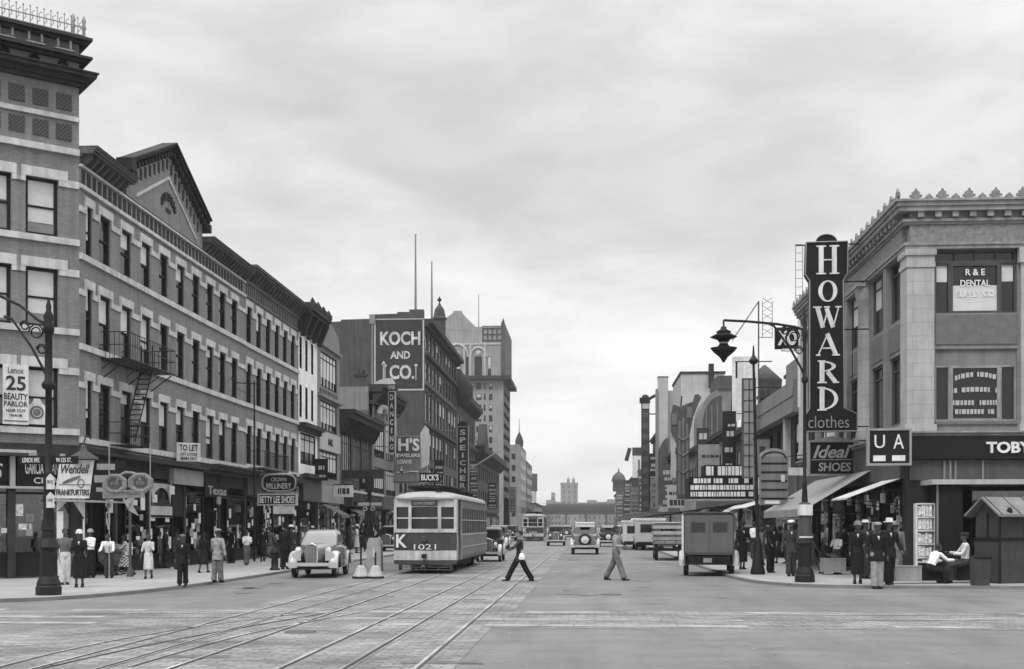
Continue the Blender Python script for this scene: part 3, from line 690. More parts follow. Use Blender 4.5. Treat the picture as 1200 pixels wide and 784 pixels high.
for z, h_, x in ((z1-.22, .2, .08), (z1-.62, .24, .0), (z1-.98, .14, .06)):
    q = MB(); q.box(w_/2+x, w_/2+.62+x*.5, -.0, .02, z-h_/2, z+h_/2); obj('notice', q, M['signgrey'], fs)
q = MB(); q.lathe([(.5, 0), (.46, .08), (.12, .3), (.1, .42), (.03, .5)], (.25, .15, z1+.02), 14); obj('lamp_shade', q, M['dgrey'], fs)
q = MB(); q.tube([(.25, .15, z1+.5), (.25, .6, z1+.9), (.25, 1.4, z1+.8)], .025, 6); obj('bracket', q, M['iron'], fs)
# gabled white entrance porch on the corner
Yg = 38.9; g0, g1 = xp(68, Yg), xp(98, Yg)
pg = root('gabled_porch', 'small white gabled doorway surround with letters at the corner shop entrance', 'porch', ((g0+g1)/2, Yg, .15), R(20)); hw = (g1-g0)/2
q = MB(); q.prism([(-hw, 2.15), (-hw, 3.05), (hw, 3.05), (hw, 1.9), (0, 2.6)], -.05, .08); obj('gable', q, M['signwhite'], pg)
q = MB(); q.box(-hw, -hw+.2, -.03, .06, 0, 2.15); q.box(hw-.06, hw, -.03, .06, 0, 1.9); obj('post', q, M['signwhite'], pg)
text('CANDY', pg, (0, -.06, 2.82), hw*1.5, .26, M['cl_dark'], 0, .01, .02)
# optician's spectacles sign on a post
Ye = 38.2
ex = root('spectacles_sign', "optician's spectacles sign with two octagonal lenses on a kerb post", 'sign', (xp(147, Ye), Ye, .15))
def zs(v): return zp(147, v, Ye)-.15
sx = Ye/F_
for k, (u, v) in enumerate(((135, 567), (165, 566))):
    x = xp(u, Ye)-xp(147, Ye); z = zs(v)
    rg = [[(x+r*math.cos(R(22.5+a*45)), y, z+r*.8*math.sin(R(22.5+a*45))) for a in range(8)] for r, y in ((.42, .1), (.44, -.05), (.36, -.08), (.27, -.05), (.25, -.03))]
    q = MB(); q.rings(rg, False, False); q.rings([rg[0], rg[-1]], False, False); ln = obj('lens_frame', q, M['grey'], ex)
    q = MB(); q.rings([[(x+r*math.cos(R(22.5+a*45)), y, z+r*.8*math.sin(R(22.5+a*45))) for a in range(8)] for r, y in ((.26, .05), (.26, -.02))], True, False); pn = obj('lens', q, M['dgrey'], ln)
    text('EYES', ln, (x, -.03, z), .26, .1, M['signgrey'], 0, .01)
q = MB(); z = zs(558); q.tube([(-.28, 0, z-.2), (-.2, 0, z+.02), (0, 0, z+.12), (.25, 0, z+.1), (.45, 0, z+.02), (.5, 0, z-.15)], .05, 8); obj('bridge', q, M['grey'], ex)
q = MB(); z = zs(579); q.box(-.65, .75, -.06, .0, z-.13, z+.13, Matrix.Rotation(R(-2), 4, 'Y')); obj('name_plate', q, M['grey'], ex)
text('OPTICIAN', ex, (.05, -.072, z+.03), .9, .09, M['cl_mid'])
q = MB(); q.tube([(.12, .1, 0), (.12, .1, zs(553))], .05, 8); q.lathe([(.12, 0), (.1, .2), (.06, .3)], (.12, .1, 0), 10); obj('post', q, M['dgrey'], ex)
q = MB(); z = zs(585); q.prism([(-.15, z+.15), (.12, z-.35), (.35, z+.1), (.2, z+.25), (.05, z-.05)], -.05, -.01); q.prism([(.2, z-.1), (.45, z-.55), (.1, z-.35)], -.05, -.01); obj('pendant', q, M['signgrey'], ex)
# thin awning posts with a cross wire
for i, (u, v0, v1, l_) in enumerate(((128, 521, 600, 'first thin pale awning pole by the spectacles sign'), (176, 519, 655, 'tall thin awning pole right of the spectacles sign'))):
    Yp = 38.4 if i == 0 else 40.5
    r_ = root('awning_pole', l_, 'pole', (xp(u, Yp), Yp, .15)); q = MB(); q.tube([(0, 0, 0), (0, 0, zp(u, v0, Yp)-.15)], .022, 6); obj('shaft', q, M['signgrey'], r_); q = MB(); q.tube([(0, 0, zp(u, v0, Yp)-.2), (-1.6, .3, zp(u, v0, Yp)-.22)], .012, 4); obj('cross_wire', q, M['iron'], r_)
# To-let board
s_ = yy(204)-39.6; tl = own('to_let_board', 'white TO LET board above the shop cornice of the brick corner block', 'sign', fw, s_, .62, 4.5)
tl.rotation_euler.z = R(35)
q = MB(); q.box(-.5, .5, 0, .05, .0, .78); obj('panel', q, M['signwhite'], tl); text('TO LET', tl, (0, -.01, .57), .78, .26, M['cl_dark'], 0, .005, .02); text('LOFT & STORE', tl, (0, -.01, .3), .7, .12, M['cl_dark'], 0, .005, .01); text('MAIN 5317', tl, (0, -.01, .12), .66, .14, M['cl_dark'], 0, .005, .02)
q = MB(); q.tube([(-.35, .05, .5), (-.35, .45, .1)], .02, 5); q.tube([(.35, .05, .5), (.35, .2, .1)], .02, 5); obj('stay', q, M['iron'], tl)

# ---- second brick row
def simple(name, label, y0, y1, depth=14, X=XL, side=1):
    rt = root(name, label, 'building', (X-4*side, (y0+y1)/2, 0))
    fr = Fr(rt, (X, y0), (0, 1)) if side == 1 else Fr(rt, (X, y1), (0, -1))
    return rt, fr, y1-y0
Y2 = 70.6
b2, f2, L2 = simple('brick_row_building', 'narrower four storey brick block with stepped white window heads next to the corner block', 59.4, Y2)
c2 = [60.05, 61.9, 63.75, 65.6, 67.4, 69.2]; cols = [(y-59.4-.45, y-59.4+.45) for y in c2]; rows = [(11.1, 12.95), (8.05, 10.05), (4.95, 6.9)]
q = wall_mb(0, L2, 4.4, 14.5, [(a, b, c, d) for a, b in cols for c, d in rows], .3); q.box(0, L2, .32, 14, .2, 14.9); f2.obj('wall', q, M['brick'])
for a, b in cols:
    for c, d in rows: window(f2, a, b, c, d, 'sash', .5 if rd.random() < .15 else 0, rec=.1)
bands(f2, L2, cols, rows, ear=.22, thick=.3, drop=.55, lint=.32)
q = MB()
for z0, z1, d in ((13.4, 13.47, .06), (14.1, 14.2, .1), (14.5, 14.6, .2), (14.75, 14.87, .5), (14.87, 14.97, .6)): q.fb(0, L2, -.3, d, z0, z1)
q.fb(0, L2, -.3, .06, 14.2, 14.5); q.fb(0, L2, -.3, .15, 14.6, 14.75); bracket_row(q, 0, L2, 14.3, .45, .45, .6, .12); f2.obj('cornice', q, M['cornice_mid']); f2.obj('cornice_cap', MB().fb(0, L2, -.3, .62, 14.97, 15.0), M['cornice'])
q = MB(); s = .15
while s < L2-.2: q.fb(s, s+.16, -.02, .02, 13.55, 14.03); s += .36
f2.obj('frieze_panel', q, M['cornice'])
shop(f2, .2, 5.4, doors=((2.2, 3.3),), seed=7, zt=3.3, goods=20); shop(f2, 5.4, L2-.1, doors=((8.5, 9.6),), seed=8, zt=3.3, goods=20)
fascia(f2, 0, 5.3, 3.35, 4.3, 'dgrey', None, .14); fascia(f2, 5.5, L2, 3.35, 4.3, 'signdark', 'NETTY LEE SHOES', .14)
q = MB(); q.fb(0, L2, 0, .7, 4.3, 4.4); f2.obj('shop_cornice', q, M['cornice'])
# its balcony and pole
be = own('fire_balcony', 'low iron balcony above the shops of the narrower brick block', 'fire escape', f2, 0, 0, 0)
q = MB()
for k in range(26): s = .3+k*.2; q.tube([(s, -.9, 4.75), (s, -.9, 5.6)], .013, 4)
for z in (4.75, 5.6): q.tube([(.3, 0, z), (.3, -.9, z), (5.3, -.9, z), (5.3, 0, z)], .02, 5)
obj('railing', q, M['iron'], be); q = MB()
for k in range(7): q.box(.3, 5.3, -.85+k*.13, -.8+k*.13, 4.7, 4.73)
obj('platform', q, M['iron'], be)
Yq = 55.0
lp = root('banner_pole', 'tall slim iron pole with a short crossarm before the narrower brick block', 'pole', (xp(298, Yq), Yq, .15)); q = MB(); q.tube([(0, 0, 0), (0, 0, zp(298, 450, Yq))], [.06, .035], 8); q.tube([(-.9, 0, zp(298, 452, Yq)), (.3, 0, zp(298, 454, Yq))], .025, 5); q.tube([(-.9, 0, zp(298, 458, Yq)), (0, 0, zp(298, 454, Yq)-.6)], .015, 4); obj('shaft', q, M['iron'], lp)
# millinery oval sign + shoe sign
ms, mw, z0, z1 = board_at(308, 347, 556, 576, 58, 'millinery_sign', 'dark oval projecting millinery sign with pale letters', 'sign', 'signdark', .2)
q = MB(); n = 20; zc = (z0+z1)/2; q.tube([((mw/2)*math.copysign(abs(math.cos(a*math.pi/10))**.6, math.cos(a*math.pi/10)), -.12, zc+(z1-z0)/2*math.copysign(abs(math.sin(a*math.pi/10))**.6, math.sin(a*math.pi/10))) for a in range(21)], .05, 6); obj('border', q, M['signgrey'], ms)
text("CROWN", ms, (0, -.12, zc+.17), mw*.45, .2, M['lettermid']); text("MILLINERY", ms, (0, -.12, zc-.15), mw*.75, .28, M['lettermid'], 0, .01, .02)
q = MB(); q.tube([(-mw/2, 0, z1-.2), (-mw/2-1.2, 0, z1+.4)], .02, 4); obj('bracket', q, M['iron'], ms)
ss, mw, z0, z1 = board_at(303, 348, 579, 592, 57, 'shoe_shop_sign', 'low dark shoe shop sign with white letters under the oval sign', 'sign', 'signdark', .2, border='lettermid')
text("BETTY LEE SHOES", ss, (0, -.12, (z0+z1)/2), mw*.9, .34, M['letter'], 0, .01, .02)
q = MB(); q.box(-.2, .8, -.1, .1, z0-.42, z0-.04); obj('pendant', q, M['signwhite'], ss)

# ---- white narrow building
b3, f3, L3 = simple('white_narrow_building', 'narrow white painted house with a heavy dark bracketed cornice', Y2, 75.6)
cols = [(.25, .85), (1.75, 2.35), (3.3, 3.9)]; rows = [(11.3, 13.2), (8.35, 10.3)]
q = wall_mb(0, L3, 4.0, 14.2, [(a, b, c, d) for a, b in cols for c, d in rows]+[(.5, L3-.5, 5.55, 7.45)], .3); q.box(0, L3, .32, 14, .2, 14.9); f3.obj('wall', q, M['white'])
for a, b in cols:
    for c, d in rows: window(f3, a, b, c, d, 'sash', 0, rec=.05)
window(f3, .5, L3-.5, 5.55, 7.45, 'transom', .6, mull=2)
q = MB()
for z0, z1, d in ((13.5, 13.8, .15), (14.5, 14.7, .8), (14.7, 14.95, .95)): q.fb(0, L3, -.3, d, z0, z1)
q.fb(0, L3, -.3, .2, 13.8, 14.5)
for s in (.1, 1.6, 3.1, L3-.4): q.prismx([(-.1, 13.2), (-.3, 13.2), (-.85, 14.5), (-.1, 14.5)], s, s+.28); q.box(s-.05, s+.33, -1.0, .0, 14.95, 15.2); q.lathe([(.12, 0), (.14, .1), (.03, .3)], (s+.14, -.8, 15.2), 8)
q.prism([(1.3, 14.95), (L3-1.3, 14.95), (L3/2, 15.4)], -.8, .3); f3.obj('cornice', q, M['cornice'])
q = MB(); q.fb(-.05, L3+.1, 0, .5, 7.75, 8.0); q.fb(-.05, L3+.05, 0, .3, 7.5, 7.75); f3.obj('lower_cornice', q, M['cornice'])
shop(f3, .2, L3-.2, doors=((3.4, 4.5),), seed=9, zt=3.3); fascia(f3, 0, L3, 3.3, 4.9, 'dgrey', None, .3)
q = MB(); q.fb(.0, L3+.2, .3, .6, 4.7, 4.95); f3.obj('shop_cornice', q, M['cornice'])
# ---- grey loft building
b4, f4, L4 = simple('grey_loft_building', 'grey three bay loft house with wide grouped windows beyond the white house', 75.6, 82.6)
ops = [(1.0, L4-1.0, 10.9, 13.2), (1.0, L4-1.0, 8.05, 10.0), (.9, L4-.9, 4.9, 6.7)]
q = wall_mb(0, L4, 4.0, 14.2, ops, .35); q.box(0, L4, .37, 14, .2, 14.2); q.prism([(0, 14.2), (L4, 14.2), (L4-.6, 14.9), (L4/2, 15.6), (.6, 14.9)], 0, .4); f4.obj('wall', q, M['grey'])
for o in ops: window(f4, *o, 'transom', .75, mull=4, blindm='blind')
fascia(f4, .3, L4-.3, 6.75, 7.95, 'pale', 'MK', .12, 'cl_dark', .4, .25)
q = MB(); q.fb(0, L4, 0, .25, 10.15, 10.35); q.fb(0, L4, 0, .2, 13.5, 13.7); f4.obj('string_course', q, M['grey'])
q = MB()
for k in range(7): q.fb(.8+k*.8, 1.2+k*.8, 0, .04, 10.45, 10.75)
f4.obj('panel', q, M['dgrey'])
shop(f4, .2, L4-.2, doors=((3, 4.2),), seed=10, zt=3.3, m='pale'); fascia(f4, 0, L4, 3.3, 4.4, 'signgrey', None, .3)
# ---- low dark corniced building
b5, f5, L5 = simple('low_dark_shop_building', 'low two storey shop building with a heavy dark cornice and wide glazing', 82.6, 95.4)
ops = [(.6, 4.2, 5.0, 8.4), (4.6, 8.2, 5.0, 8.4), (8.6, 12.2, 5.0, 8.4)]
q = wall_mb(0, L5, 4.0, 9.0, ops, .3); q.box(0, L5, .32, 12, .2, 9.2); f5.obj('wall', q, M['dgrey'])
for o in ops: window(f5, *o, 'transom', 0, mull=4, gm='glass_painted_sky')
q = MB()
for z0, z1, d in ((8.6, 8.9, .25), (8.9, 9.3, .5), (9.3, 9.7, .9), (9.7, 9.95, 1.1)): q.fb(0, L5, -.3, d, z0, z1)
bracket_row(q, 0, L5, 8.3, 1.0, .7, .8, .2); q.prism([(L5/2-1, 9.95), (L5/2+1, 9.95), (L5/2, 10.5)], -.9, 0); f5.obj('cornice', q, M['cornice'])
shop(f5, .2, 6.2, doors=((2.5, 3.6),), seed=11, zt=3.1); shop(f5, 6.4, L5-.2, doors=((9.5, 10.6),), seed=12, zt=3.1)
fascia(f5, 0, L5, 3.15, 4.2, 'cornice', None, .9); q = MB(); q.fb(0, L5, .9, .96, 4.1, 4.3); f5.obj('fascia_trim', q, M['pale'])
# ---- dancing hall building
b6, f6, L6 = simple('dance_hall_building', 'three storey dance hall with a curved stone pediment and tall bright windows', 95.4, 108)
ops = [(.8, 5.6, 7.4, 10.6), (6.6, 11.6, 7.4, 10.6), (.8, 5.6, 4.4, 6.6), (6.6, 11.6, 4.4, 6.6)]
q = wall_mb(0, L6, 4.0, 13.0, ops, .3); q.box(0, L6, .32, 12, .2, 13.0); f6.obj('wall', q, M['grey'])
for o in ops: window(f6, *o, 'transom', .8, mull=4)
q = MB()
for z0, z1, d in ((11.6, 11.9, .3), (12.6, 12.9, .8), (12.9, 13.2, 1.0)): q.fb(0, L6, -.3, d, z0, z1)
bracket_row(q, 0, L6, 11.8, .8, .8, .8, .2)
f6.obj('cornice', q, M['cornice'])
q = MB(); q.tube([(.8+2.4*(1-math.cos(a*math.pi/8)), -.4, 10.8+.8*math.sin(a*math.pi/8)) for a in range(9)], .25, 8); q.ell((3.2, -.4, 11.4), .5, .4, .4); f6.obj('scroll_ornament', q, M['pale'])
shop(f6, .2, L6-.2, doors=((5, 6.4),), seed=13, zt=3.1); fascia(f6, 0, L6, 3.15, 4.2, 'dgrey', None, .6)
b7, f7, L7 = simple('low_store_building', 'low store building hidden behind the jeweller sign', 108, 126)
ops = [(1+k*2.8, 3+k*2.8, 4.8, 7.4) for k in range(6)]
q = wall_mb(0, L7, 4.0, 8.6, ops, .3); q.box(0, L7, .32, 12, .2, 8.6); f7.obj('wall', q, M['grey'])
for o in ops: window(f7, *o, 'sash', .5)
q = MB(); q.fb(0, L7, -.3, .6, 8.6, 9.0); f7.obj('cornice', q, M['cornice']); shop(f7, .2, L7-.2, doors=((8, 9.4),), seed=14, zt=3.2); fascia(f7, 0, L7, 3.2, 4.2, 'pale', None, .3)
# ---- Koch building: side wall with painted sign, street front
KY = 126.0
b8, f8, L8 = simple('department_store', 'tall brick department store with a large painted side wall and a corner turret', KY, 158)
rows = [(5.0, 8.0), (9.0, 12.0), (13.0, 16.2), (17.4, 19.4), (20.7, 22.6)]
cols = [(.9+k*3.1, 2.9+k*3.1) for k in range(10)]
ops = [(a, b, c, d) for a, b in cols for c, d in rows]
q = wall_mb(0, L8, 4.0, 23.4, ops, .4); q.box(0, L8, .42, 17, .2, 23.4)
f8.obj('wall', q, M['brick_mid'])
for o in ops: window(f8, *o, 'sash', .5 if rd.random() < .4 else 0, rec=.04, gm='glass')
q = MB()
for z0, z1, d in ((12.3, 12.6, .5), (16.6, 16.8, .3), (19.8, 20.1, .5), (22.9, 23.2, .5), (23.2, 23.7, 1.0)): q.fb(-.2, L8, -.3, d, z0, z1)
bracket_row(q, 0, L8, 22.7, .6, .6, 1.0, .3); f8.obj('cornice', q, M['cornice'])
q = MB()
for a, b in cols: q.tube([((a+b)/2+1.0*math.cos(t*math.pi/6), -.06, 16.1+.5*math.sin(t*math.pi/6)) for t in range(7)], .12, 5)
for k in range(11): s = .25+k*3.1; q.fb(s-.1, s+.35, 0, .08, 4.2, 22.8)
f8.obj('pier', q, M['brick_mid'])
shop(f8, .4, L8-.4, doors=((10, 13),), seed=15, zt=3.3, goods=0)
fk = Fr(b8, (xp(384, KY), KY), (1, 0)); KX0 = xp(384, KY); wk = XL-KX0
def kz(v): return zp(465, v, KY)
q = MB(); pr = [(0, kz(381))]
tops = [(384, 378), (400, 377), (400, 375), (436, 374), (436, 369), (466, 368), (466, 366), (480, 366), (480, 363), (499, 363)]
poly = [(0, .2)]+[(xp(u, KY)-KX0, zp(u, v, KY)) for u, v in tops]; poly[-1] = (wk-.01, poly[-1][1]); poly.append((wk-.01, .2))
q.prism(poly, -.25, .5); fk.obj('side_wall', q, M['brick_dark'])
def kx(u): return xp(u, KY)-KX0
q = MB(); a, b, c, d = kx(439), kx(497.5), kz(458), kz(374); q.fb(a, b, .25, .28, c, d); pn = fk.obj('painted_sign', q, M['cornice'])
q = MB(); t = .16; q.fb(a, b, .28, .31, c, c+t); q.fb(a, b, .28, .31, d-t*.6, d); q.fb(a, a+t, .28, .31, c+t, d-t); q.fb(b-t, b, .28, .31, c+t, d-t); link('sign_border', q.mesh('sign_border', M['lettermid']), pn)
def kt(s, u0, u1, v0, v1, **k): text(s, pn, ((kx(u0)+kx(u1))/2, -.32, (kz(v0)+kz(v1))/2), kx(u1)-kx(u0), kz(v0)-kz(v1), M['paintletter'], 0, .02, **k)
kt('KOCH', 446, 493, 389, 405, bold=.03); kt('AND', 458, 481, 412, 421, bold=.03); kt('CO.', 457, 486, 428, 445, bold=.03)
q = MB()
for u in (452, 488): x = kx(u); q.tube([(x, -.34, kz(446)), (x, -.34, kz(430))], .06, 5); q.lathe([(.01, 0), (.2, .12), (.2, .25), (.01, .36)], (x, -.34, kz(431)), 8, ey=.2)
link('painted_torch', q.mesh('painted_torch', M['lettermid']), pn)
q = MB(); x = kx(437); q.fb(x-.3, x+.3, .1, .5, kz(380), kz(369)); q.tube([(x, -.35, kz(460)), (x, -.35, kz(370))], .12, 6); fk.obj('flue', q, M['grey'])
# corner turret and flagpoles
TY = 137.0; tx, tzz = xp(515, TY), zp(515, 386, TY)
q = MB(); q.lathe([(.7, -.6), (.7, 1.0), (.85, 1.1), (.85, 1.3), (.7, 1.5), (.55, 2.3), (.25, 2.7), (.15, 2.9), (.06, 3.1)], (0, 0, 0), 8, False)
tur = obj('turret', q, M['brick_dark'], b8, (tx-b8.location[0], TY-b8.location[1], tzz)); q = MB(); q.ell((0, 0, 3.4), .25, .25, .22); q.tube([(0, 0, 3), (0, 0, 3.8)], .07, 6); link('finial', q.mesh('finial', M['cornice']), tur)
for u, v0, v1, Y_, l_ in ((487, 275, 366, 128, 'taller of the two flagpoles on the department store roof'), (506, 307, 372, 134, 'shorter flagpole beside the department store turret'), (561, 345, 420, 262, 'thin flagpole on the tall pale hotel roof')):
    r_ = root('flagpole', l_, 'flagpole', (xp(u, Y_), Y_, zp(u, v1, Y_)-1.5)); q = MB(); q.tube([(0, 0, 0), (0, 0, zp(u, v0, Y_)-zp(u, v1, Y_)+1.5)], [.16, .07], 6); obj('pole', q, M['grey'], r_); q = MB(); q.ell((0, 0, zp(u, v0, Y_)-zp(u, v1, Y_)+1.5), .12, .12, .12, 8, 5); obj('finial', q, M['pale'], r_)
# ---- further buildings
b9, f9, L9 = simple('dark_ornate_building', 'dark ornate block with a bulging cornice beside the vertical jeweller sign', 158, 185)
ops = [(2+k*3.8, 4+k*3.8, c, d) for k in range(6) for c, d in ((5, 8), (9.5, 12.5), (14, 17))]
q = wall_mb(0, L9, 4.0, 19, ops, .3); q.box(0, L9, .32, 14, .2, 19); f9.obj('wall', q, M['brick_dark'])
for o in ops: window(f9, *o, 'sash', 0)
q = MB(); q.fb(0, L9, -.3, 1.2, 19, 19.8); q.fb(0, L9, -.3, .6, 13, 13.4); bracket_row(q, 0, L9, 18, 1, 1, 1.5, .4); q.lathe([(1.2, -2), (1.7, -1), (1.8, .5), (1.2, 1.6), (.4, 2.3), (.1, 2.8)], (.8, -.4, 19.8), 10); f9.obj('cornice', q, M['cornice'])
shop(f9, .4, L9-.4, doors=((10, 12),), seed=16, zt=3.3, goods=0)
b10, f10, L10 = simple('low_corniced_building', 'lower dark block with a deep cornice in front of the tall hotel', 185, 236)
ops = [(2+k*4, 4.2+k*4, c, d) for k in range(12) for c, d in ((5, 7.5), (9, 11.5))]
q = wall_mb(0, L10, 4.0, 13.2, ops, .3); q.box(0, L10, .32, 14, .2, 13.2); f10.obj('wall', q, M['brick_dark'])
for o in ops: window(f10, *o, 'sash', 0)
q = MB(); q.fb(0, L10, -.3, 1.5, 13.2, 14.2); q.prism([(2, 14.2), (10, 14.2), (6, 18)], -1.3, 0); bracket_row(q, 0, L10, 12, 1.2, 1.2, 2, .5); f10.obj('cornice', q, M['cornice'])
q = MB(); q.fb(1, 3, .2, .5, 3.8, 4.6); f10.obj('shop_sign', q, M['cornice'])
shop(f10, .4, L10-.4, doors=((10, 12), (30, 32)), seed=17, zt=3.3, goods=0)
# tall pale hotel
HY = 248.0
b11 = root('tall_hotel', 'tall pale stone hotel with gables and a dark belt cornice rising over the shops', 'building', (XL-6, HY+8, 0))
fh = Fr(b11, (xp(505, HY), HY), (1, 0)); hx0 = xp(505, HY); hw_ = XL-hx0
fhs = Fr(b11, (XL, HY), (0, 1)); HL = 22
def hx(u): return xp(u, HY)-hx0
def hz(v): return zp(560, v, HY)
ops = []
for u0, u1 in ((531, 540), (546, 549), (556, 565), (571.5, 575.5)): ops.append((hx(u0), hx(u1), hz(441), hz(418)))
for r_ in range(11):
    v = 449+r_*12.6
    for u0, u1 in ((532, 535), (538.5, 541), (546, 549), (552, 554.5), (558, 564), (567, 569), (573, 577)): ops.append((hx(u0), hx(u1), hz(v+7.4), hz(v)))
q = wall_mb(0, hw_, .2, hz(383), ops, .4); q.box(0, hw_, .42, HL, .2, hz(383)); q.prism([(hx(512), hz(383)), (hx(560), hz(390)), (hx(560), hz(386)), (hx(541), hz(366)), (hx(541), hz(364)), (hx(531), hz(364)), (hx(531), hz(366)), (hx(512), hz(381))], -.05, 2); fh.obj('wall', q, M['hotel'])
for o in ops: window(fh, *o, 'sash', .6 if rd.random() < .3 else 0, gm='glass')
rws = [(hz(449+r_*12.6+7.4), hz(449+r_*12.6)) for r_ in range(11)]+[(hz(441), hz(418))]
ops = [(1.5+k*3.2, 3+k*3.2, c, d) for k in range(6) for c, d in rws]
q = wall_mb(0, HL, .2, hz(383), ops, .4); fhs.obj('street_wall', q, M['grey'])
for o in ops: window(fhs, *o, 'sash', 0)
q = MB(); z = hz(444); q.fb(-.5, hw_+1.6, -.2, 1.6, z-.3, z+.5); fh.obj('belt_cornice', q, M['cornice']); q = MB(); q.fb(0, HL, 0, 1.5, z-.3, z+.5); fhs.obj('belt_cornice', q, M['cornice'])
q = MB()
for u, r0 in ((536, 2.2), (560.5, 1.6)): 
    c = hx(u); q.tube([(c+r0*math.cos(t*math.pi/8), -.1, hz(418)+r0*1.2*math.sin(t*math.pi/8)) for t in range(9)], .25, 5); q.ell((c, -.15, hz(414)), .6, .2, .6)
q.fb(0, hw_, 0, .15, hz(404), hz(402)); q.fb(hx(543), hx(545), 0, .3, hz(441), hz(404)); q.fb(hx(550), hx(552.5), 0, .3, hz(441), hz(404)); q.fb(hx(567), hx(569), 0, .3, hz(441), hz(404)); fh.obj('stone_trim', q, M['pale'])
q = MB(); a, b = hx(566), hx(588); z0, z1 = hz(383), hz(373)
q2 = MB()
hz2 = lambda v: hz(v)
z0, z1 = hz(402), hz(386)
pent = MB(); pent.box(hx(565), hx(590)-.3, -.0, 8, hz(383), hz(383)+.2); 
for k in range(5): x = a+(b-a)*k/4; pent.tube([(x, -.1, hz(400)), (x, -.1, hz(384))], .15, 5)
for v in (385, 392, 399): pent.tube([(a, -.1, hz(v)), (b, -.1, hz(v))], .12, 5)
fh.obj('roof_framework', pent, M['dgrey'])
q = MB(); q.box(hw_-.5, hw_+.35, -.3, HL, hz(444), hz(380)); q.prism([(hw_-.5, hz(380)), (hw_+.3, hz(380)), (hw_, hz(373))], -.3, 1); fh.obj('corner_pier', q, M['dgrey'])
q = MB(); q.fb(hx(512), hx(560), -2, -.1, hz(385)-1, hz(385)); fh.obj('gable_base', q, M['hotel'])
# beyond
b12 = root('grey_mid_block', 'plain grey block with a small dark turret beyond the tall hotel', 'building', (XL-5, 320, 0))
q = MB(); x0 = xp(588, 312); q.box(x0+11, XL+5+0, -8, 22, 0, zp(600, 521, 312)); obj('wall', MB().box(x0-(XL-5), 5, -8, 22, .1, zp(600, 521, 312)), M['grey'], b12)
q = MB(); x = xp(608, 312)-(XL-5); z = zp(600, 521, 312); q.lathe([(1.0, -.5), (1.1, 1), (.8, 2), (.1, 3.5), (.05, 7)], (x, -6, z), 8, False); obj('turret', q, M['cornice'], b12)
q = MB(); [q.box(x_, x_+1.0, -8.06, -8, z_, z_+1.5) for x_ in (1.2, 2.7) for z_ in range(4, 22, 3)]; [q.box(5, 5.05, y_, y_+1.2, z_, z_+1.6) for y_ in range(-6, 20, 3) for z_ in range(5, 22, 3)]; obj('window', q, M['glass'], b12)
b13 = root('narrow_dark_block', 'narrow dark block at the far end of the left row', 'building', (XL-4, 355, 0)); obj('wall', MB().box(-6, 4, -10, 24, .1, zp(616, 541, 350)), M['dgrey'], b13)
q = MB(); [q.box(4, 4.05, y_, y_+1.2, z_, z_+1.6) for y_ in range(-8, 22, 3) for z_ in range(5, 19, 3)]; obj('window', q, M['glass'], b13)
b14 = root('low_far_block', 'low grey far block below the billboard at the end of the left row', 'building', (XL-4, 410, 0)); obj('wall', MB().box(-6, 4.5, -25, 45, .1, 8.5), M['grey'], b14); obj('cornice', MB().box(-6.1, 5, -25.2, 45.2, 8.5, 9.0), M['cornice'], b14)
bb = root('far_billboard', 'small dark rooftop billboard on stilts at the far end of the left row', 'billboard', (xp(622, 400), 400, 9)); obj('panel', MB().box(-2.2, 2.2, -.2, .2, 4, 10), M['dgrey'], bb); obj('stilt', MB().tube([(-1.5, 0, 0), (-1.5, 0, 4)], .2, 5).tube([(1.5, 0, 0), (1.5, 0, 4)], .2, 5), M['dgrey'], bb); obj('poster', MB().box(-1.9, 1.9, -.26, -.2, .5, 3.7), M['pale'], bb)

# ---- signs in the left distance
def vsign(u0, u1, v0, v1, Y, name, label, word, tm='lettermid', pm='signdark', bm='signgrey', capd=True):
    r_, w_, z0, z1 = board_at(u0, u1, v0, v1, Y, name, label, 'sign', pm, .4, border=bm)
    n = len(word); h = (z1-z0)*.94/n
    for i, ch in enumerate(word): text(ch, r_, (0, -.22, z1-(z1-z0)*.03-h*(i+.5)), w_*.5 if ch != 'I' else w_*.14, h*.68, M[tm], 0, .02, .02)
    return r_, w_, z0, z1
ds, w_, z0, z1 = vsign(455.5, 463.5, 459, 531, 97, 'dancing_sign', 'tall narrow vertical DANCING sign below a small arched board', 'DANCING')
q = MB(); a = xp(432, 97)-xp(459.5, 97); b = xp(466, 97)-xp(459.5, 97); q.box(a, b, -.2, .2, z1+.05, z1+.6); obj('top_board', q, M['cornice'], ds)
q = MB(); q.prism([(-1.5, z1+.6), (-1.2, z1+.85), (-.7, z1+1.05), (0, z1+1.1), (.3, z1+.6)], -.2, .2); q.tube([(-.7, 0, z1+1), (-.7, 0, z1+2.2)], .06, 5); q.lathe([(.02, 0), (.2, .15), (.02, .4)], (-.7, 0, z1+2.1), 8); obj('crest', q, M['lettermid'], ds)
text('THREE-IN-ONE', ds, ((a+b)/2, -.22, z1+.33), (b-a)*.85, .3, M['lettermid'])
q = MB(); [q.tube([(-w_/2, 0, z), (-3.0, 0, z+.2)], .04, 4) for z in (z0+.5, z1-.5)]; obj('bracket', q, M['iron'], ds)
hs, w_, z0, z1 = board_at(461, 501, 511, 566, 104, 'jeweller_sign', "large grey jeweller billboard ending in H'S with white letters", 'sign', 'grey', .3, border='signgrey')
q = MB(); zm = z0+(z1-z0)*.52; q.box(-w_/2+.05, w_/2-.6, -.18, -.15, zm, z1-.1); obj('upper_field', q, M['dgrey'], hs)
text("H'S", hs, (-.1, -.2, z1-.75), w_*.62, 1.15, M['letter'], 0, .03, .03); text('JEWELERS', hs, (-.25, -.18, z1-1.75), w_*.75, .42, M['letter'], 0, .02, .02); text('LOANS', hs, (-.5, -.18, z1-2.25), w_*.42, .36, M['letter'], 0, .02, .02)
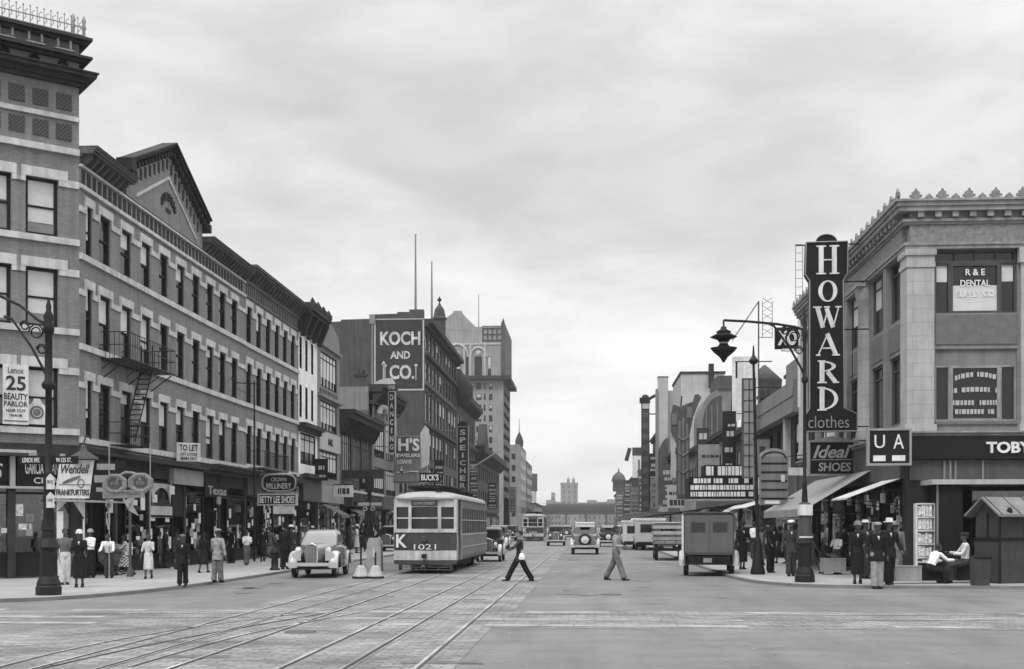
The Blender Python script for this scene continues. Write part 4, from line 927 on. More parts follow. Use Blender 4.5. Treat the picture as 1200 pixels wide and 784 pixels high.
q = MB(); q.box(-w_/2+.3, w_/2-.8, -.2, -.17, z0+.9, z0+1.05); q.prism([(-.9, z0+.9), (-.6, z0+.9), (-.75, z0+1.5)], -.2, -.17); obj('ornament_bar', q, M['letter'], hs)
q = MB(); q.prism([(w_/2-.55, z0+1.2), (w_/2+.15, z0+1.6), (w_/2+.15, z1+.6), (w_/2-.2, z1+.9), (w_/2-.6, z1+.2)], -.25, -.16); obj('side_scroll', q, M['pale'], hs)
bs, w_, z0, z1 = board_at(492, 516, 554, 565, 72, 'dark_shop_sign', "small dark sign reading BUCK'S with white letters above the tram roof", 'sign', 'signdark', .2); text("BUCK'S", bs, (0, -.11, (z0+z1)/2), w_*.85, .38, M['letter'], 0, .01, .02)
q = MB(); q.lathe([(.02, 0), (.15, .25), (.02, .3)], (.1, 0, z1), 6); q.tube([(-w_/2, 0, z0), (-w_/2-1.6, 0, z0)], .04, 5); q.tube([(-w_/2, 0, z1), (-w_/2-4.0, 0, z1+.3)], .03, 5); obj('bracket', q, M['iron'], bs)
sg, w_, z0, z1 = vsign(536, 549, 500, 576, 140, 'vertical_shop_sign', 'tall vertical SPEICHER sign with a rounded top and pale border', 'SPEICHER')
q = MB(); q.prism([(w_/2*math.cos(t*math.pi/8), z1+w_/2*math.sin(t*math.pi/8)) for t in range(9)], -.2, .2); obj('rounded_top', q, M['signdark'], sg); q = MB(); q.tube([(w_/2, 0, z0+2.5), (w_/2+3.6, 0, z0+4.8)], .09, 5); [q.tube([(-w_/2, 0, z), (-w_/2-3, 0, z+.2)], .05, 4) for z in (z0+.5, z1-.5)]; obj('bracket', q, M['signgrey'], sg)
for k, (u0, u1, v0, v1, Y_, pm_, l_) in enumerate(((372, 396, 503, 509, 80, 'pale', 'small pale hanging board under the loft sign'), (398, 450, 551, 561, 84, 'cornice', 'long dark canopy board below the low dark cornice'), (414, 446, 588, 592, 60, 'signdark', 'thin dark sign board at the safety island'))):
    if k == 0: continue
    board_at(u0, u1, v0, v1, Y_, 'canopy_board', l_, 'sign', pm_, .5 if k == 1 else .12)

for k, (y_, u_, v0, v1, wd_, pm_, l_) in enumerate(((64, 0, 3.0, 3.9, .9, 'signgrey', 'small grey projecting sign between the two brick blocks and the white house'), (73.5, 0, 4.6, 5.9, .8, 'signdark', 'small dark projecting sign on the white house'), (79, 0, 3.7, 4.5, 1.3, 'signwhite', 'small white projecting sign under the grey loft house'), (88, 0, 3.6, 5.6, .8, 'signdark', 'dark projecting sign on the low dark building'), (113, 0, 5, 8.5, .9, 'grey', 'grey projecting sign close to the jeweller billboard'), (132, 0, 4.5, 9, 1.0, 'signdark', 'dark projecting sign on the department store front'), (172, 0, 4.5, 11, 1.2, 'cornice', 'tall dark projecting sign on the dark ornate block'), (205, 0, 4.5, 9, 1.4, 'signdark', 'far dark projecting sign before the tall hotel'), (260, 0, 4.5, 10, 1.6, 'grey', 'far grey projecting sign beside the tall hotel'))):
    r_ = root('projecting_sign', l_, 'sign', (XL+.35+wd_/2, y_, 0)); obj('panel', MB().box(-wd_/2, wd_/2, -.08, .08, v0, v1), M[pm_], r_); q = MB(); [q.tube([(-wd_/2-.4, 0, z), (-wd_/2, 0, z)], .03, 4) for z in (v0+.1, v1-.1)]; q.box(-wd_/2-.02, wd_/2+.02, -.1, .1, v1, v1+.06); obj('bracket', q, M['iron'], r_)
    q = MB(); rs_ = random.Random(k); z = v0+.2
    while z < v1-.5:
        h__ = rs_.uniform(.12, .4); x_ = -wd_/2+rs_.uniform(.1, .3)
        while x_ < wd_/2-.2: x2_ = x_+rs_.uniform(.08, .25); q.box(x_, min(x2_, wd_/2-.08), -.1, -.08, z, z+h__); x_ = x2_+.06
        z += h__+rs_.uniform(.15, .5)
    obj('stripe', q, M['lettermid' if pm_ in ('signdark', 'cornice') else 'cl_dark'], r_)
for fr_x, L_, a_, b_, m_, l_ in ((f5, L5, .5, 6, 'canvas_dark', 'dark canvas awning on the low dark building'), (f6, L6, 6, 11.5, 'canvas', 'pale canvas awning on the dance hall building'), (f7, L7, 2, 9, 'canvas_dark', 'dark canvas awning behind the near tram'), (f4, L4, .4, 3, 'canvas_dark', 'short dark awning on the grey loft house')):
    aw = own('awning', l_, 'awning', fr_x, 0, 0, 0); awning(fr_x, a_, b_, 2.5, 3.3, 1.5, m_, aw, .2)
# ================================================================ RIGHT SIDE
RY0, RY1 = 39.7, 58.7
r1 = root('stone_corner_building', 'pale two storey stone corner building with carved cresting and large plate windows', 'building', (XR+5, 46, 0))
ff = Fr(r1, (XR, RY0), (1, 0)); FL = 15.0
fs_ = Fr(r1, (XR, RY1), (0, -1)); SL = RY1-RY0
def rx(u): return xp(u, RY0)-XR
upF = [(rx(1096), rx(1192))]; 
fops = []
for k in range(3):
    o = k*(rx(1192)-rx(1096)+.75)
    fops += [(rx(1096)+o, rx(1192)+o, 9.05, 11.2), (rx(1096)+o, rx(1192)+o, 5.42, 7.85)]
fops = [q_ for q_ in fops if q_[1] < FL-.3]
def zq(v): return H_+(YH-v)/F_*(RY0+1.3)
q = wall_mb(0, FL, 4.3, 11.3, fops, .35); q.box(.4, FL, .37, 16, 4.0, 11.3); ff.obj('front_wall', q, M['lime'])
for i, (a, b, c, d) in enumerate(fops):
    w3 = b-a; m1, m2 = a+w3*.19, a+w3*.80
    if c > 9:
        window(ff, a, m1, c, d-.45, 'plain', .35, gm='glass', fm='dgrey', rec=.14); window(ff, m1, m2, c, d-.45, 'plain', 0, gm='glass', fm='dgrey', rec=.12); window(ff, m2, b, c, d-.45, 'plain', .35, gm='glass', fm='dgrey', rec=.14)
        window(ff, a, b, d-.45, d, 'plain', .0, mull=3, gm='glass', fm='dgrey', rec=.12)
    else:
        window(ff, a, m1, c, d-.55, 'plain', 0, fm='lime_plain', rec=.14); window(ff, m1, m2, c, d-.55, 'plain', 0, fm='lime_plain', rec=.12); window(ff, m2, b, c, d-.55, 'plain', 0, fm='lime_plain', rec=.14)
        ff.obj('transom_panel', MB().fb(a, b, -.2, -.1, d-.55, d), M['grey'])
    ff.obj('spandrel_panel', MB().fb(a, b, -.12, .04, 8.0, 9.0) if c > 9 else MB().fb(a, b, -.12, .06, 5.3, 5.4), M['spandrel'])
# lettering on the windows
a, b = fops[0][0], fops[0][1]; w3 = b-a; mc = a+w3*.5
ff.obj('window_blind', MB().fb(a+w3*.2, a+w3*.79, -.115, -.105, 9.15, 10.0), M['blind'])
for t_, z, w_ in (('R & E', 10.45, .62), ('DENTAL', 10.08, .95), ('SUPPLY CO', 9.72, 1.2)): text(t_, r1, ff.at(mc, -.09, z), w_, .22, M['letter'], ff.rz, .006, .02)
rd = random.Random(4)
for z, w_, cv in ((6.85, 1.5, .16), (6.45, 1.6, .05), (6.05, 1.5, 0), (5.75, 1.3, 0)):
    q = MB(); x = -w_/2
    while x < w_/2:
        l = rd.uniform(.05, .13)
        if rd.random() > .12: q.box(mc+x, mc+x+l, .085, .09, z-.09+cv*(1-(2*x/w_)**2), z+.07+cv*(1-(2*x/w_)**2))
        x += l+.03
    ff.obj('painted_lettering', q, M['lettermid'])
# side wall
sops = []; piers = []
y = 40.5
lay = [(40.45, 42.15), (42.65, 44.75), (46.3, 48.4), (48.9, 51.0), (52.5, 54.6), (55.1, 57.2)]
for ya, yb in lay:
    for c, d in ((9.05, 11.2), (5.42, 7.85)): sops.append((RY1-yb, RY1-ya, c, d))
q = wall_mb(0, SL, 4.3, 11.3, sops, .3); fs_.obj('street_wall', q, M['lime'])
for a, b, c, d in sops: window(fs_, a, b, c, d, 'transom', .55 if (c > 9 and rd.random() < .6) else 0, mull=1, fm='dgrey', rec=.12)
for ya, yb in lay: fs_.obj('spandrel_panel', MB().fb(RY1-yb, RY1-ya, -.1, .03, 8.0, 8.9), M['spandrel'])
# corner pilaster and columns
pw = rx(1096)
q = MB(); q.box(-.08, pw-.06, -.1, .75, 5.3, 10.6); q.box(-.16, pw+.0, -.18, .85, 5.05, 5.3)
q.box(-.12, pw-.03, -.14, .8, 10.6, 10.75); q.box(-.09, pw-.05, -.12, .76, 10.75, 11.0); q.box(-.15, pw, -.18, .86, 11.0, 11.198); ff.obj('corner_pilaster', q, M['lime_light'])
for k in range(1, 4):
    o = rx(1192)+(k-1)*(rx(1192)-rx(1096)+.75)+.08
    if o+.6 < FL: q = MB(); q.box(o, o+.59, -.14, .2, 5.3, 10.7); q.box(o-.08, o+.67, -.24, .2, 5.05, 5.3); q.box(o-.08, o+.67, -.22, .2, 10.7, 11.2); ff.obj('pilaster', q, M['lime_light'])
for ya in (44.85, 51.1, 57.3):
    s = RY1-ya-1.2; q = MB(); q.lathe([(.42, 5.2), (.42, 5.45), (.36, 5.55), (.33, 10.4), (.36, 10.5), (.43, 10.8), (.45, 11.1)], (s+.55, 0, 0), 16); q.box(s+.1, s+1.0, -.47, .1, 11.1, 11.198); fs_.obj('column', q, M['lime_light'])
for ya in (42.2, 48.45, 54.65):
    fs_.obj('slim_pier', MB().fb(RY1-ya-.4, RY1-ya, 0, .12, 5.2, 11.2), M['lime'])
# entablature on both faces
def entab(fr, L, x0=0, ext=0):
    q = MB()
    for z0, z1, d in ((11.2, 11.32, .16), (11.32, 11.42, .2), (12.02, 12.1, .18), (12.1, 12.2, .25), (12.42, 12.58, .42), (12.58, 12.72, .48), (12.72, 12.8, .55)): q.fb(x0-(d if x0 == 0 and ext == -1 else 0), L+(d if ext == 1 else 0), -.3, d, z0+.002, z1)
    q.fb(x0, L, -.3, .15, 12.2, 12.42); fr.obj('cornice', q, M['lime_plain'])
    fr.obj('carved_frieze', MB().fb(x0, L, -.3, .13, 11.421, 12.02), M['carved'])
    s = x0+.2
    while s < L: fr.obj('modillion', MB().fb(s, s+.2, .151, .36, 12.23, 12.419), M['lime_plain']); s += .55
entab(ff, FL, 0, -1); entab(fs_, SL-.31, 0, 0)
def crest(fr, L, d):
    s = .1; k = 0
    while s < L+.5:
        h = .34 if k % 2 == 0 else .17; wd = .2 if k % 2 == 0 else .13
        q = MB(); q.prism([(s-wd*.5, 12.78), (s+wd*.5, 12.78), (s+wd*.45, 12.8+h*.12), (s+wd, 12.8+h*.2), (s+wd*.95, 12.8+h*.4), (s+wd*.55, 12.8+h*.42), (s+wd*.65, 12.8+h*.62), (s+wd*.3, 12.8+h*.75), (s+wd*.12, 12.8+h*.95), (s, 12.8+h*1.05), (s-wd*.12, 12.8+h*.95), (s-wd*.3, 12.8+h*.75), (s-wd*.65, 12.8+h*.62), (s-wd*.55, 12.8+h*.42), (s-wd*.95, 12.8+h*.4), (s-wd, 12.8+h*.2), (s-wd*.45, 12.8+h*.12)], -d, -d+.08)
        fr.obj('cresting_leaf', q, M['carved']); s += .42; k += 1
crest(ff, FL, .5); crest(fs_, SL, .5)
q = MB(); q.box(.2, FL, .3, 16, 12.4, 12.6); q.box(FL-.1, FL+25, 0, 16, .15, 12.5); ff.obj('roof', q, M['roof'])
# ledge, dark fascia, shop zone
q = MB(); q.fb(-.4, FL, -.1, .38, 5.0, 5.06); q.fb(-.28, FL, -.1, .25, 4.9, 5.0); ff.obj('ledge', q, M['lime_plain'])
q = MB(); q.fb(0, SL-.11, -.1, .38, 5.0, 5.06); q.fb(0, SL-.11, -.1, .25, 4.9, 5.0); fs_.obj('ledge', q, M['lime_plain'])
q = MB(); q.fb(-.2, FL, -.3, .3, 4.12, 4.88); fz = ff.obj('fascia', q, M['signdark'])
q = MB(); q.fb(0, FL, -.3, .12, 3.42, 4.1); ff.obj('transom_band', q, M['dgrey'])
for u_ in (1105, 1112, 1118, 1150): ff.obj('transom_bar', MB().fb(rx(u_)-.03, rx(u_)+.03, .12, .17, 3.45, 4.08), M['grey'])
q = MB(); q.fb(rx(1078), FL, -.1, 1.3, 3.24, 3.4); ff.obj('canopy', q, M['pale'])
q = MB(); q.fb(0, SL-.32, -.3, .2, 3.5, 4.88); fs_.obj('fascia', q, M['dgrey'])
text('TOBY', r1, ff.at(rx(1155)+.62, .34, 4.5), 1.42, .38, M['letter'], ff.rz, .03, .03)
text("'S SHOP", r1, ff.at(rx(1155)+2.6, .34, 4.5), 2.2, .38, M['letter'], ff.rz, .03, .03)
shop(ff, rx(1100), rx(1100)+4.6, doors=((rx(1100)+.1, rx(1100)+1.0),), zt=3.2, seed=21, goods=10, deep=2)
shop(ff, rx(1100)+4.6, FL, doors=((rx(1100)+5, rx(1100)+6.4),), zt=3.2, seed=22, goods=10)
q = MB(); q.box(-.05, rx(1100), -.05, .6, .1, 3.4); q.box(-.05, .1, -.05, .6, 3.4, 4.1); ff.obj('corner_pier', q, M['cornice'])
shop(fs_, .2, 6.2, doors=((2.5, 3.8),), zt=3.2, seed=23, goods=14); shop(fs_, 6.4, 12.4, doors=((9.5, 10.8),), zt=3.2, seed=24, goods=14); shop(fs_, 12.6, SL-.7, doors=((15.2, 16.4),), zt=3.2, seed=25, goods=20)
aw = own('long_awning', 'long grey canvas awning along the street side of the stone corner building', 'awning', fs_, 0, 0, 0); awning(fs_, 4.2, 14.6, 2.45, 3.95, 2.5, 'signgrey', aw, .3)
aw = own('corner_awning', 'small pale canvas awning beside the magazine rack at the stone corner', 'awning', fs_, 0, 0, 0); awning(fs_, 16.2, 18.6, 2.75, 3.45, 1.9, 'signwhite', aw, .06)

r1.scale = (1, 1, .965)
# ---- HOWARD sign
HYs = 44.6
def hxx(u): return xp(u, HYs)-xp(968, HYs)
def hzz(v): return zp(968, v, HYs)
hw0 = root('howard_sign', 'huge vertical dark sign spelling HOWARD in tall white letters on the stone corner building', 'sign', (xp(968, HYs), HYs, 0), R(-3))
poly = [(944, 285), (992, 285), (992, 322), (987, 330), (988, 479), (1003, 486), (1003, 506), (943.5, 506), (943.5, 486), (948, 479), (948, 330), (943, 322)]
P = [(hxx(u), hzz(v)) for u, v in poly]
q = MB(); q.prism(P[::-1], -.2, .25); obj('sign_box', q, M['signdark'], hw0)
q = MB(); c_ = hxx(967.5); r_ = hxx(980)-c_; q.prism([(c_+r_*math.cos(t*math.pi/12), hzz(286)+r_*.8*math.sin(t*math.pi/12)) for t in range(13)], -.2, .25); obj('rounded_top', q, M['signdark'], hw0)
q = MB(); q.tube([(x, -.23, z) for x, z in P+[P[0]]], .028, 5); q.tube([(c_+r_*math.cos(t*math.pi/12), -.23, hzz(286)+r_*.8*math.sin(t*math.pi/12)) for t in range(13)], .02, 5); obj('border', q, M['signgrey'], hw0)
def stroke(q, a, b, w0, w1=None, th=.05, y=-.24):
    w1 = w1 or w0; a = Vector(a); b = Vector(b); t = (b-a).normalized(); n_ = Vector((-t.y, t.x))
    q.prism([tuple(a+n_*w0/2), tuple(b+n_*w1/2), tuple(b-n_*w1/2), tuple(a-n_*w0/2)], y, y+th)
def glyph(ch, u0, u1, v0, v1):
    x0, x1, z0, z1 = hxx(u0), hxx(u1), hzz(v1), hzz(v0); w_ = x1-x0; q = MB(); T = .17; t = .045; sf = .05
    def ser(x, z, l): q.prism([(x-l/2, z-sf/2), (x+l/2, z-sf/2), (x+l/2, z+sf/2), (x-l/2, z+sf/2)], -.245, -.19)
    zc = (z0+z1)/2; xc = (x0+x1)/2
    if ch == 'H':
        for x in (x0+T*.8, x1-T*.8): stroke(q, (x, z0), (x, z1), T); ser(x, z0, T*2); ser(x, z1, T*2)
        stroke(q, (x0+T, zc), (x1-T, zc), t)
    if ch in 'O':
        n = 24; R_ = []
        for k in range(n): a = 2*math.pi*k/n; R_.append(((xc+w_/2*math.cos(a), zc+(z1-z0)/2*math.sin(a)), (xc+(w_/2-T*.85)*math.cos(a), zc+((z1-z0)/2-t)*math.sin(a))))
        for k in range(n):
            (a, b), (c, d) = R_[k], R_[(k+1) % n]; q.prism([a, c, d, b], -.24, -.19)
    if ch == 'W':
        stroke(q, (x0+.06, z1), (x0+w_*.3, z0), T*.9); stroke(q, (x0+w_*.3, z0), (xc, z1-.1), t); stroke(q, (xc-.04, z1-.05), (x1-w_*.28, z0), T*.9); stroke(q, (x1-w_*.28, z0), (x1-.04, z1), t)
        ser(x0+.06, z1, .3); ser(xc-.03, z1, .2); ser(x1-.05, z1, .22)
    if ch == 'A':
        stroke(q, (x0+.03, z0), (xc, z1), t); stroke(q, (xc-.02, z1), (x1-.08, z0), T*.9); stroke(q, (x0+w_*.25, z0+(z1-z0)*.32), (x1-w_*.25, z0+(z1-z0)*.32), t); ser(x0+.03, z0, .16); ser(x1-.08, z0, .28)
    if ch in 'RD':
        x = x0+T*.8; stroke(q, (x, z0), (x, z1), T); ser(x, z0, T*2); ser(x-.02, z1, T*1.6)
        zb = zc if ch == 'R' else z0; n = 14; cz, rz_ = (zb+z1)/2, (z1-zb)/2; rw = x1-x if ch == 'D' else (x1-x)*.9
        for k in range(n):
            a, b = -math.pi/2+math.pi*k/n, -math.pi/2+math.pi*(k+1)/n
            f1 = lambda t_: (x+rw*math.cos(t_), cz+rz_*math.sin(t_)); f2_ = lambda t_: (x+(rw-T*.8)*max(math.cos(t_), 0), cz+(rz_-t)*math.sin(t_))
            q.prism([f1(a), f1(b), f2_(b), f2_(a)], -.24, -.19)
        if ch == 'R': stroke(q, (x+rw*.4, zb), (x1-.06, z0), T*.9); ser(x1-.04, z0, .2)
    return q
for ch, u0, u1, v0, v1 in (('H', 957, 981, 290, 322), ('O', 958, 980, 330, 355), ('W', 955, 983, 361, 385), ('A', 957, 981, 392, 417), ('R', 958, 980, 424, 449), ('D', 958, 981, 455, 481)): obj('letter', glyph(ch, u0, u1, v0, v1), M['letter'], hw0)
text('clothes', hw0, (hxx(970), -.22, hzz(495)), hxx(995)-hxx(948), hzz(488)-hzz(502), M['signgrey'], 0, .02, -.01)
q = MB()
for u in (933, 941): q.tube([(hxx(u), .1, hzz(285)), (hxx(u), .1, hzz(350))], .012, 4)
for v in range(285, 352, 10): q.tube([(hxx(933), .1, hzz(v)), (hxx(941), .1, hzz(v))], .01, 4)
for v in (286, 330, 386, 500): q.tube([(hxx(933 if v < 300 else 985), .1, hzz(v)), (1.55, .1, hzz(v))], .03, 4)
q.tube([(hxx(999), .1, hzz(386)), (hxx(999), .1, hzz(480))], .02, 4); obj('support_frame', q, M['iron'], hw0)
# ---- smaller signs
is_, w_, z0, z1 = board_at(947, 1001, 517, 557, 47.2, 'ideal_shoes_sign', 'dark sign with script Ideal over SHOES hanging below the HOWARD sign', 'sign', 'signdark', .3, border='signgrey')
text('Ideal', is_, (0, -.17, z1-.42), w_*.82, .5, M['lettermid'], 0, .02, .02, .35); text('SHOES', is_, (.1, -.17, z0+.32), w_*.7, .34, M['lettermid'], 0, .02, .02, .1); q = MB(); q.box(-w_/2+.1, w_/2-.1, -.18, -.15, z0+.58, z0+.62); q.prism([(-w_/2, z1), (w_/2, z1), (0, z1+.2)], -.15, .15); obj('divider', q, M['signgrey'], is_)
q = MB(); [q.tube([(x, 0, z1), (x, 0, z1+.45)], .03, 4) for x in (-w_/2+.05, -.2, w_/2-.1)]; q.tube([(w_/2, 0, z1-.1), (w_/2+1.2, 0, z1-.1)], .03, 4); obj('hanger', q, M['iron'], is_)
us, w_, z0, z1 = board_at(1017, 1066, 503, 545, 38.9, 'corner_box_sign', 'small framed white lettered box sign on the corner of the stone building', 'sign', 'signdark', .3, border='signgrey', rz=R(-6))
for ch, x, h_ in (('U', -.3, .42), ('A', .28, .46)): text(ch, us, (x, -.17, (z0+z1)/2+.17), .32, h_, M['letter'], 0, .02, .0)
q = MB(); q.box(-.5, -.12, -.18, -.15, z0+.12, z0+.3); q.box(.08, .48, -.18, -.15, z0+.12, z0+.3); obj('white_panel', q, M['letter'], us)
xs_, w_, z0, z1 = board_at(908, 936, 384, 409, 54, 'xo_sign', 'small dark sign with white XO letters high beside the HOWARD sign', 'sign', 'signdark', .2); text('XO', xs_, (0, -.12, (z0+z1)/2), w_*.8, (z1-z0)*.7, M['letter'], 0, .02, .05)
q = MB(); q.box(w_/2-.03, w_/2+.05, -.12, .1, z0-2.6, z1+.3); q.tube([(w_/2, 0, z1), (w_/2+1.6, 0, z1)], .04, 4); q.box(-w_/2+.3, w_/2, -.12, .1, z0-.1, z0); obj('edge_strip', q, M['letter'], xs_)
sh, w_, z0, z1 = board_at(890, 923, 535, 592, 52, 'arched_sign', 'grey arched sign with banded panels behind the slim street post', 'sign', 'grey', .25)
q = MB(); q.prism([(w_/2*math.cos(t*math.pi/10), z1+.35*math.sin(t*math.pi/10)) for t in range(11)], -.125, .125); obj('arched_top', q, M['signgrey'], sh)
q = MB()
for k, zf_ in enumerate((.12, .3, .48, .66, .84)): q.box(-w_/2+.05, w_/2-.05, -.15, -.125, z0+(z1-z0)*zf_, z0+(z1-z0)*zf_+.07)
q.tube([(w_/2*.85*math.cos(t*math.pi/10), -.14, z1-.1+.3*math.sin(t*math.pi/10)) for t in range(11)], .03, 5); obj('dark_band', q, M['signdark'], sh)
q = MB(); q.box(-w_/2+.2, w_/2-.35, -.16, -.14, z0+.05, z0+.2); q.box(w_/2-.3, w_/2-.15, -.16, -.14, z0+1.0, z0+1.3); obj('white_patch', q, M['letter'], sh)
q = MB(); q.tube([(w_/2, 0, z1), (w_/2+2, 0, z1+.2)], .03, 4); q.tube([(w_/2, 0, z0+.3), (w_/2+2, 0, z0+.3)], .03, 4); obj('bracket', q, M['iron'], sh)
wb, w_, z0, z1 = board_at(924, 958, 548, 557, 49.5, 'white_strip_sign', 'narrow white strip sign left of the Ideal sign', 'sign', 'signwhite', .1); q = MB(); q.tube([(0, 0, z1), (0, 0, z1+.6), (2.0, 0, z1+.6)], .02, 4); obj('bracket', q, M['iron'], wb)
bl, w_, z0, z1 = board_at(870, 885, 444, 560, 70, 'framed_blade_sign', 'tall pale grey framed blade sign left of the slim street post', 'sign', 'signgrey', .35, border='dgrey')
q = MB()
for k in range(1, 9): z = z0+(z1-z0)*k/9; q.box(-w_/2, w_/2, -.2, -.17, z-.03, z+.03)
q.box(-.04, .04, -.2, -.17, z0, z1); obj('frame_bar', q, M['dgrey'], bl)
q = MB(); [q.tube([(w_/2, 0, z), (w_/2+1.5, 0, z)], .04, 4) for z in (z0+.5, z1-.5)]; obj('bracket', q, M['iron'], bl)

# ---- the rest of the right-hand row
def row(name, label, y0, y1, z, mtl, floors, wst=2.6, ww_=1.3, corn='cornice', fas='dgrey', proj=.5, seed=0, txt=None, depth=14, bl_=.3, gm='glass'):
    rt, fr, L = simple(name, label, y0, y1, depth, XR, -1); r_ = random.Random(seed); n = max(1, int((L-.6)/wst)); st_ = (L-.6)/n
    ops = [(.3+k*st_+(st_-ww_)/2, .3+k*st_+(st_+ww_)/2, c, d) for k in range(n) for c, d in floors]
    q = wall_mb(0, L, 4.0, z, ops, .3); q.box(0, L, .32, depth, .15, z-.02); fr.obj('wall', q, M[mtl])
    for o in ops: window(fr, *o, 'sash', .5 if r_.random() < bl_ else 0, gm=gm)
    if corn: q = MB(); q.fb(0, L, -.3, proj, z-.35, z); q.fb(0, L, -.3, proj*.6, z-.6, z-.352); fr.obj('cornice', q, M[corn])
    shop(fr, .2, L-.2, doors=((L*.4, L*.4+1.3),), seed=seed, zt=3.2, goods=8 if y0 < 100 else 0); fascia(fr, 0, L, 3.3, 4.3, fas, txt, .3)
    return rt, fr, L
r2, fr2, L2_ = row('dark_store_building', 'dark store building with a plank-like pale parapet beside the stone corner building', RY1+.02, 76, 8.0, 'cornice', [(4.9, 7.0)], corn=None, seed=31)
q = MB()
for k in range(4): q.fb(0, L2_, .0, .5-.04*(k % 2), 7.35+k*.4, 7.35+k*.4+.385)
fr2.obj('parapet_boards', q, M['grey'])
fr2.obj('roof_block', MB().box(L2_-8, L2_-1, .5, 6, 8.0, 10.6), M['grey']); fr2.obj('light_pilaster', MB().fb(L2_-4.1, L2_-3.5, 0, .3, 4.4, 7.3), M['pale'])
q = MB(); q.lathe([(.7, 0), (.7, 1.0), (.3, 1.4), (.5, 1.9), (.15, 2.4)], (L2_-9.5, 1.5, 8.0), 10); fr2.obj('roof_vent', q, M['cornice'])
aw = own('pale_strip_awning', 'narrow pale awning behind the slim street post', 'awning', fr2, 0, 0, 0); awning(fr2, 3, 12, 2.8, 3.4, 2.0, 'signwhite', aw, .05)
r3, fr3, L3_ = row('low_grey_store', 'low grey store below the white rooftop billboard', 76, 88, 8.2, 'dgrey', [(4.9, 7.0)], seed=32)
rb = root('white_rooftop_billboard', 'blank white rooftop billboard on posts with a slanted derrick frame', 'billboard', (xp(873, 85.5), 85.5, 8.1))
bx = (xp(888, 85.5)-xp(858, 85.5))/2; q = MB(); zt_ = zp(873, 418, 85.5)-8.1; q.prism([(-bx, .9), (bx, 1.9), (bx, zt_), (-bx, zt_)], -.1, .1); obj('panel', q, M['signwhite'], rb)
q = MB(); 
for x in (-bx+.1, 0, bx-.1): q.tube([(x, .2, 0), (x, .2, zt_)], .06, 5); q.tube([(x, 2.2, 0), (x, .2, zt_*.8)], .05, 4)
obj('post', q, M['iron'], rb)
dk = root('roof_derrick', 'slanted derrick with thin lattice mast above the white rooftop billboard', 'derrick', (xp(889, 80), 80, 8.1))
zt_ = zp(889, 353, 80)-8.1; zb_ = zp(858, 399, 80)-8.1; q = MB(); q.tube([(0, 0, 0), (0, 0, zt_)], .05, 5); obj('mast', q, M['dgrey'], dk); q = MB(); q.tube([(0, 0, zt_), (xp(858, 80)-xp(889, 80), 0, zb_)], .05, 5); obj('boom', q, M['signgrey'], dk)
q = MB(); xx = xp(905, 80)-xp(889, 80)
for x in (.25, xx): q.tube([(x, 0, zt_-2.4), (x, 0, zt_)], .025, 4)
for k in range(5): z = zt_-2.2+k*.5; q.tube([(.25, 0, z), (xx, 0, z+.4)], .02, 4); q.tube([(xx, 0, z), (.25, 0, z+.4)], .02, 4)
q.tube([(0, 0, zt_-2.4), (xx, 0, zt_-2.4)], .03, 4); obj('lattice', q, M['dgrey'], dk)
r4, fr4, L4_ = row('theatre_building', 'grey theatre with a rounded gable wall and tall pale stage block', 88, 112, 9.0, 'grey', [(4.8, 7.4)], seed=33)
gy = 110.0; fg = Fr(r4, (xp(820, gy), gy), (1, 0)); gw = xp(864, gy)-xp(820, gy); gz = zp(840, 452, gy)
pts = [(0, 8.9), (0, gz-3.2)]+[(2.0-2.0*math.cos(t*math.pi/16), gz-3.2+2.9*math.sin(t*math.pi/16)) for t in range(1, 9)]+[(gw, gz+.1), (gw, 8.9)]
fg.obj('gable_wall', MB().prism(pts[::-1], 0, 6), M['grey'])
fg.obj('gable_block', MB().box(1.6, gw-.2, -.2, 6.2, gz-.3, gz+.9), M['dgrey'])
pts = [(.25, 9.2), (.25, gz-3.3)]+[(2.0-1.7*math.cos(t*math.pi/16), gz-3.3+2.4*math.sin(t*math.pi/16)) for t in range(1, 9)]+[(2.0, 9.2)]
fg.obj('arched_recess', MB().prism(pts[::-1], -.06, .02), M['dgrey'])
for k in range(3): fg.obj('recess_rib', MB().box(.55+k*.5, .62+k*.5, -.14, -.06, 9.2, gz-1.8), M['grey'])
sy = 130.0; fz_ = Fr(r4, (xp(798, sy), sy), (1, 0)); fz_.obj('stage_block', MB().box(0, xp(849, sy)-xp(798, sy), 0, 12, 8, zp(820, 438, sy)), M['pale']); q = MB(); q.box(-.1, xp(849, sy)-xp(798, sy)+.1, -.1, 12.1, zp(820, 438, sy), zp(820, 438, sy)+.25); fz_.obj('coping', q, M['cornice'])
x = xp(833, sy)-xp(798, sy); fz_.obj('vent_pipe', MB().tube([(x, -.4, zp(833, 455, sy)), (x, -.4, zp(833, 427, sy))], .3, 8), M['cornice'])
# marquee
mq, w_, z0, z1 = board_at(805, 886, 560, 585, 75, 'theatre_marquee', 'lit-letter theatre marquee with rows of white letter panels over the pavement', 'marquee', 'signdark', 2.4)
rd = random.Random(8)
def letter_rows(rt, x0, x1, za, zb, n, y, gap=.06):
    for r_ in range(n):
        a = za+(zb-za)*r_/n+gap; b = za+(zb-za)*(r_+1)/n-gap; q = MB(); x = x0
        while x < x1-.1:
            l = rd.uniform(.12, .34); l = min(l, x1-x)
            if rd.random() > .1: q.box(x, x+l-.05, y, y+.03, a, b)
            x += l
        obj('letter_row', q, M['letter'], rt)
letter_rows(mq, -w_/2+.12, w_/2-.1, z0+.08, z1-.02, 3, -1.24)
q = MB(); q.box(-w_/2*.55, w_/2*.68, -1.15, 1.0, z1+.01, z1+.75); obj('upper_box', q, M['signdark'], mq); letter_rows(mq, -w_/2*.5, w_/2*.62, z1+.05, z1+.72, 1, -1.19)
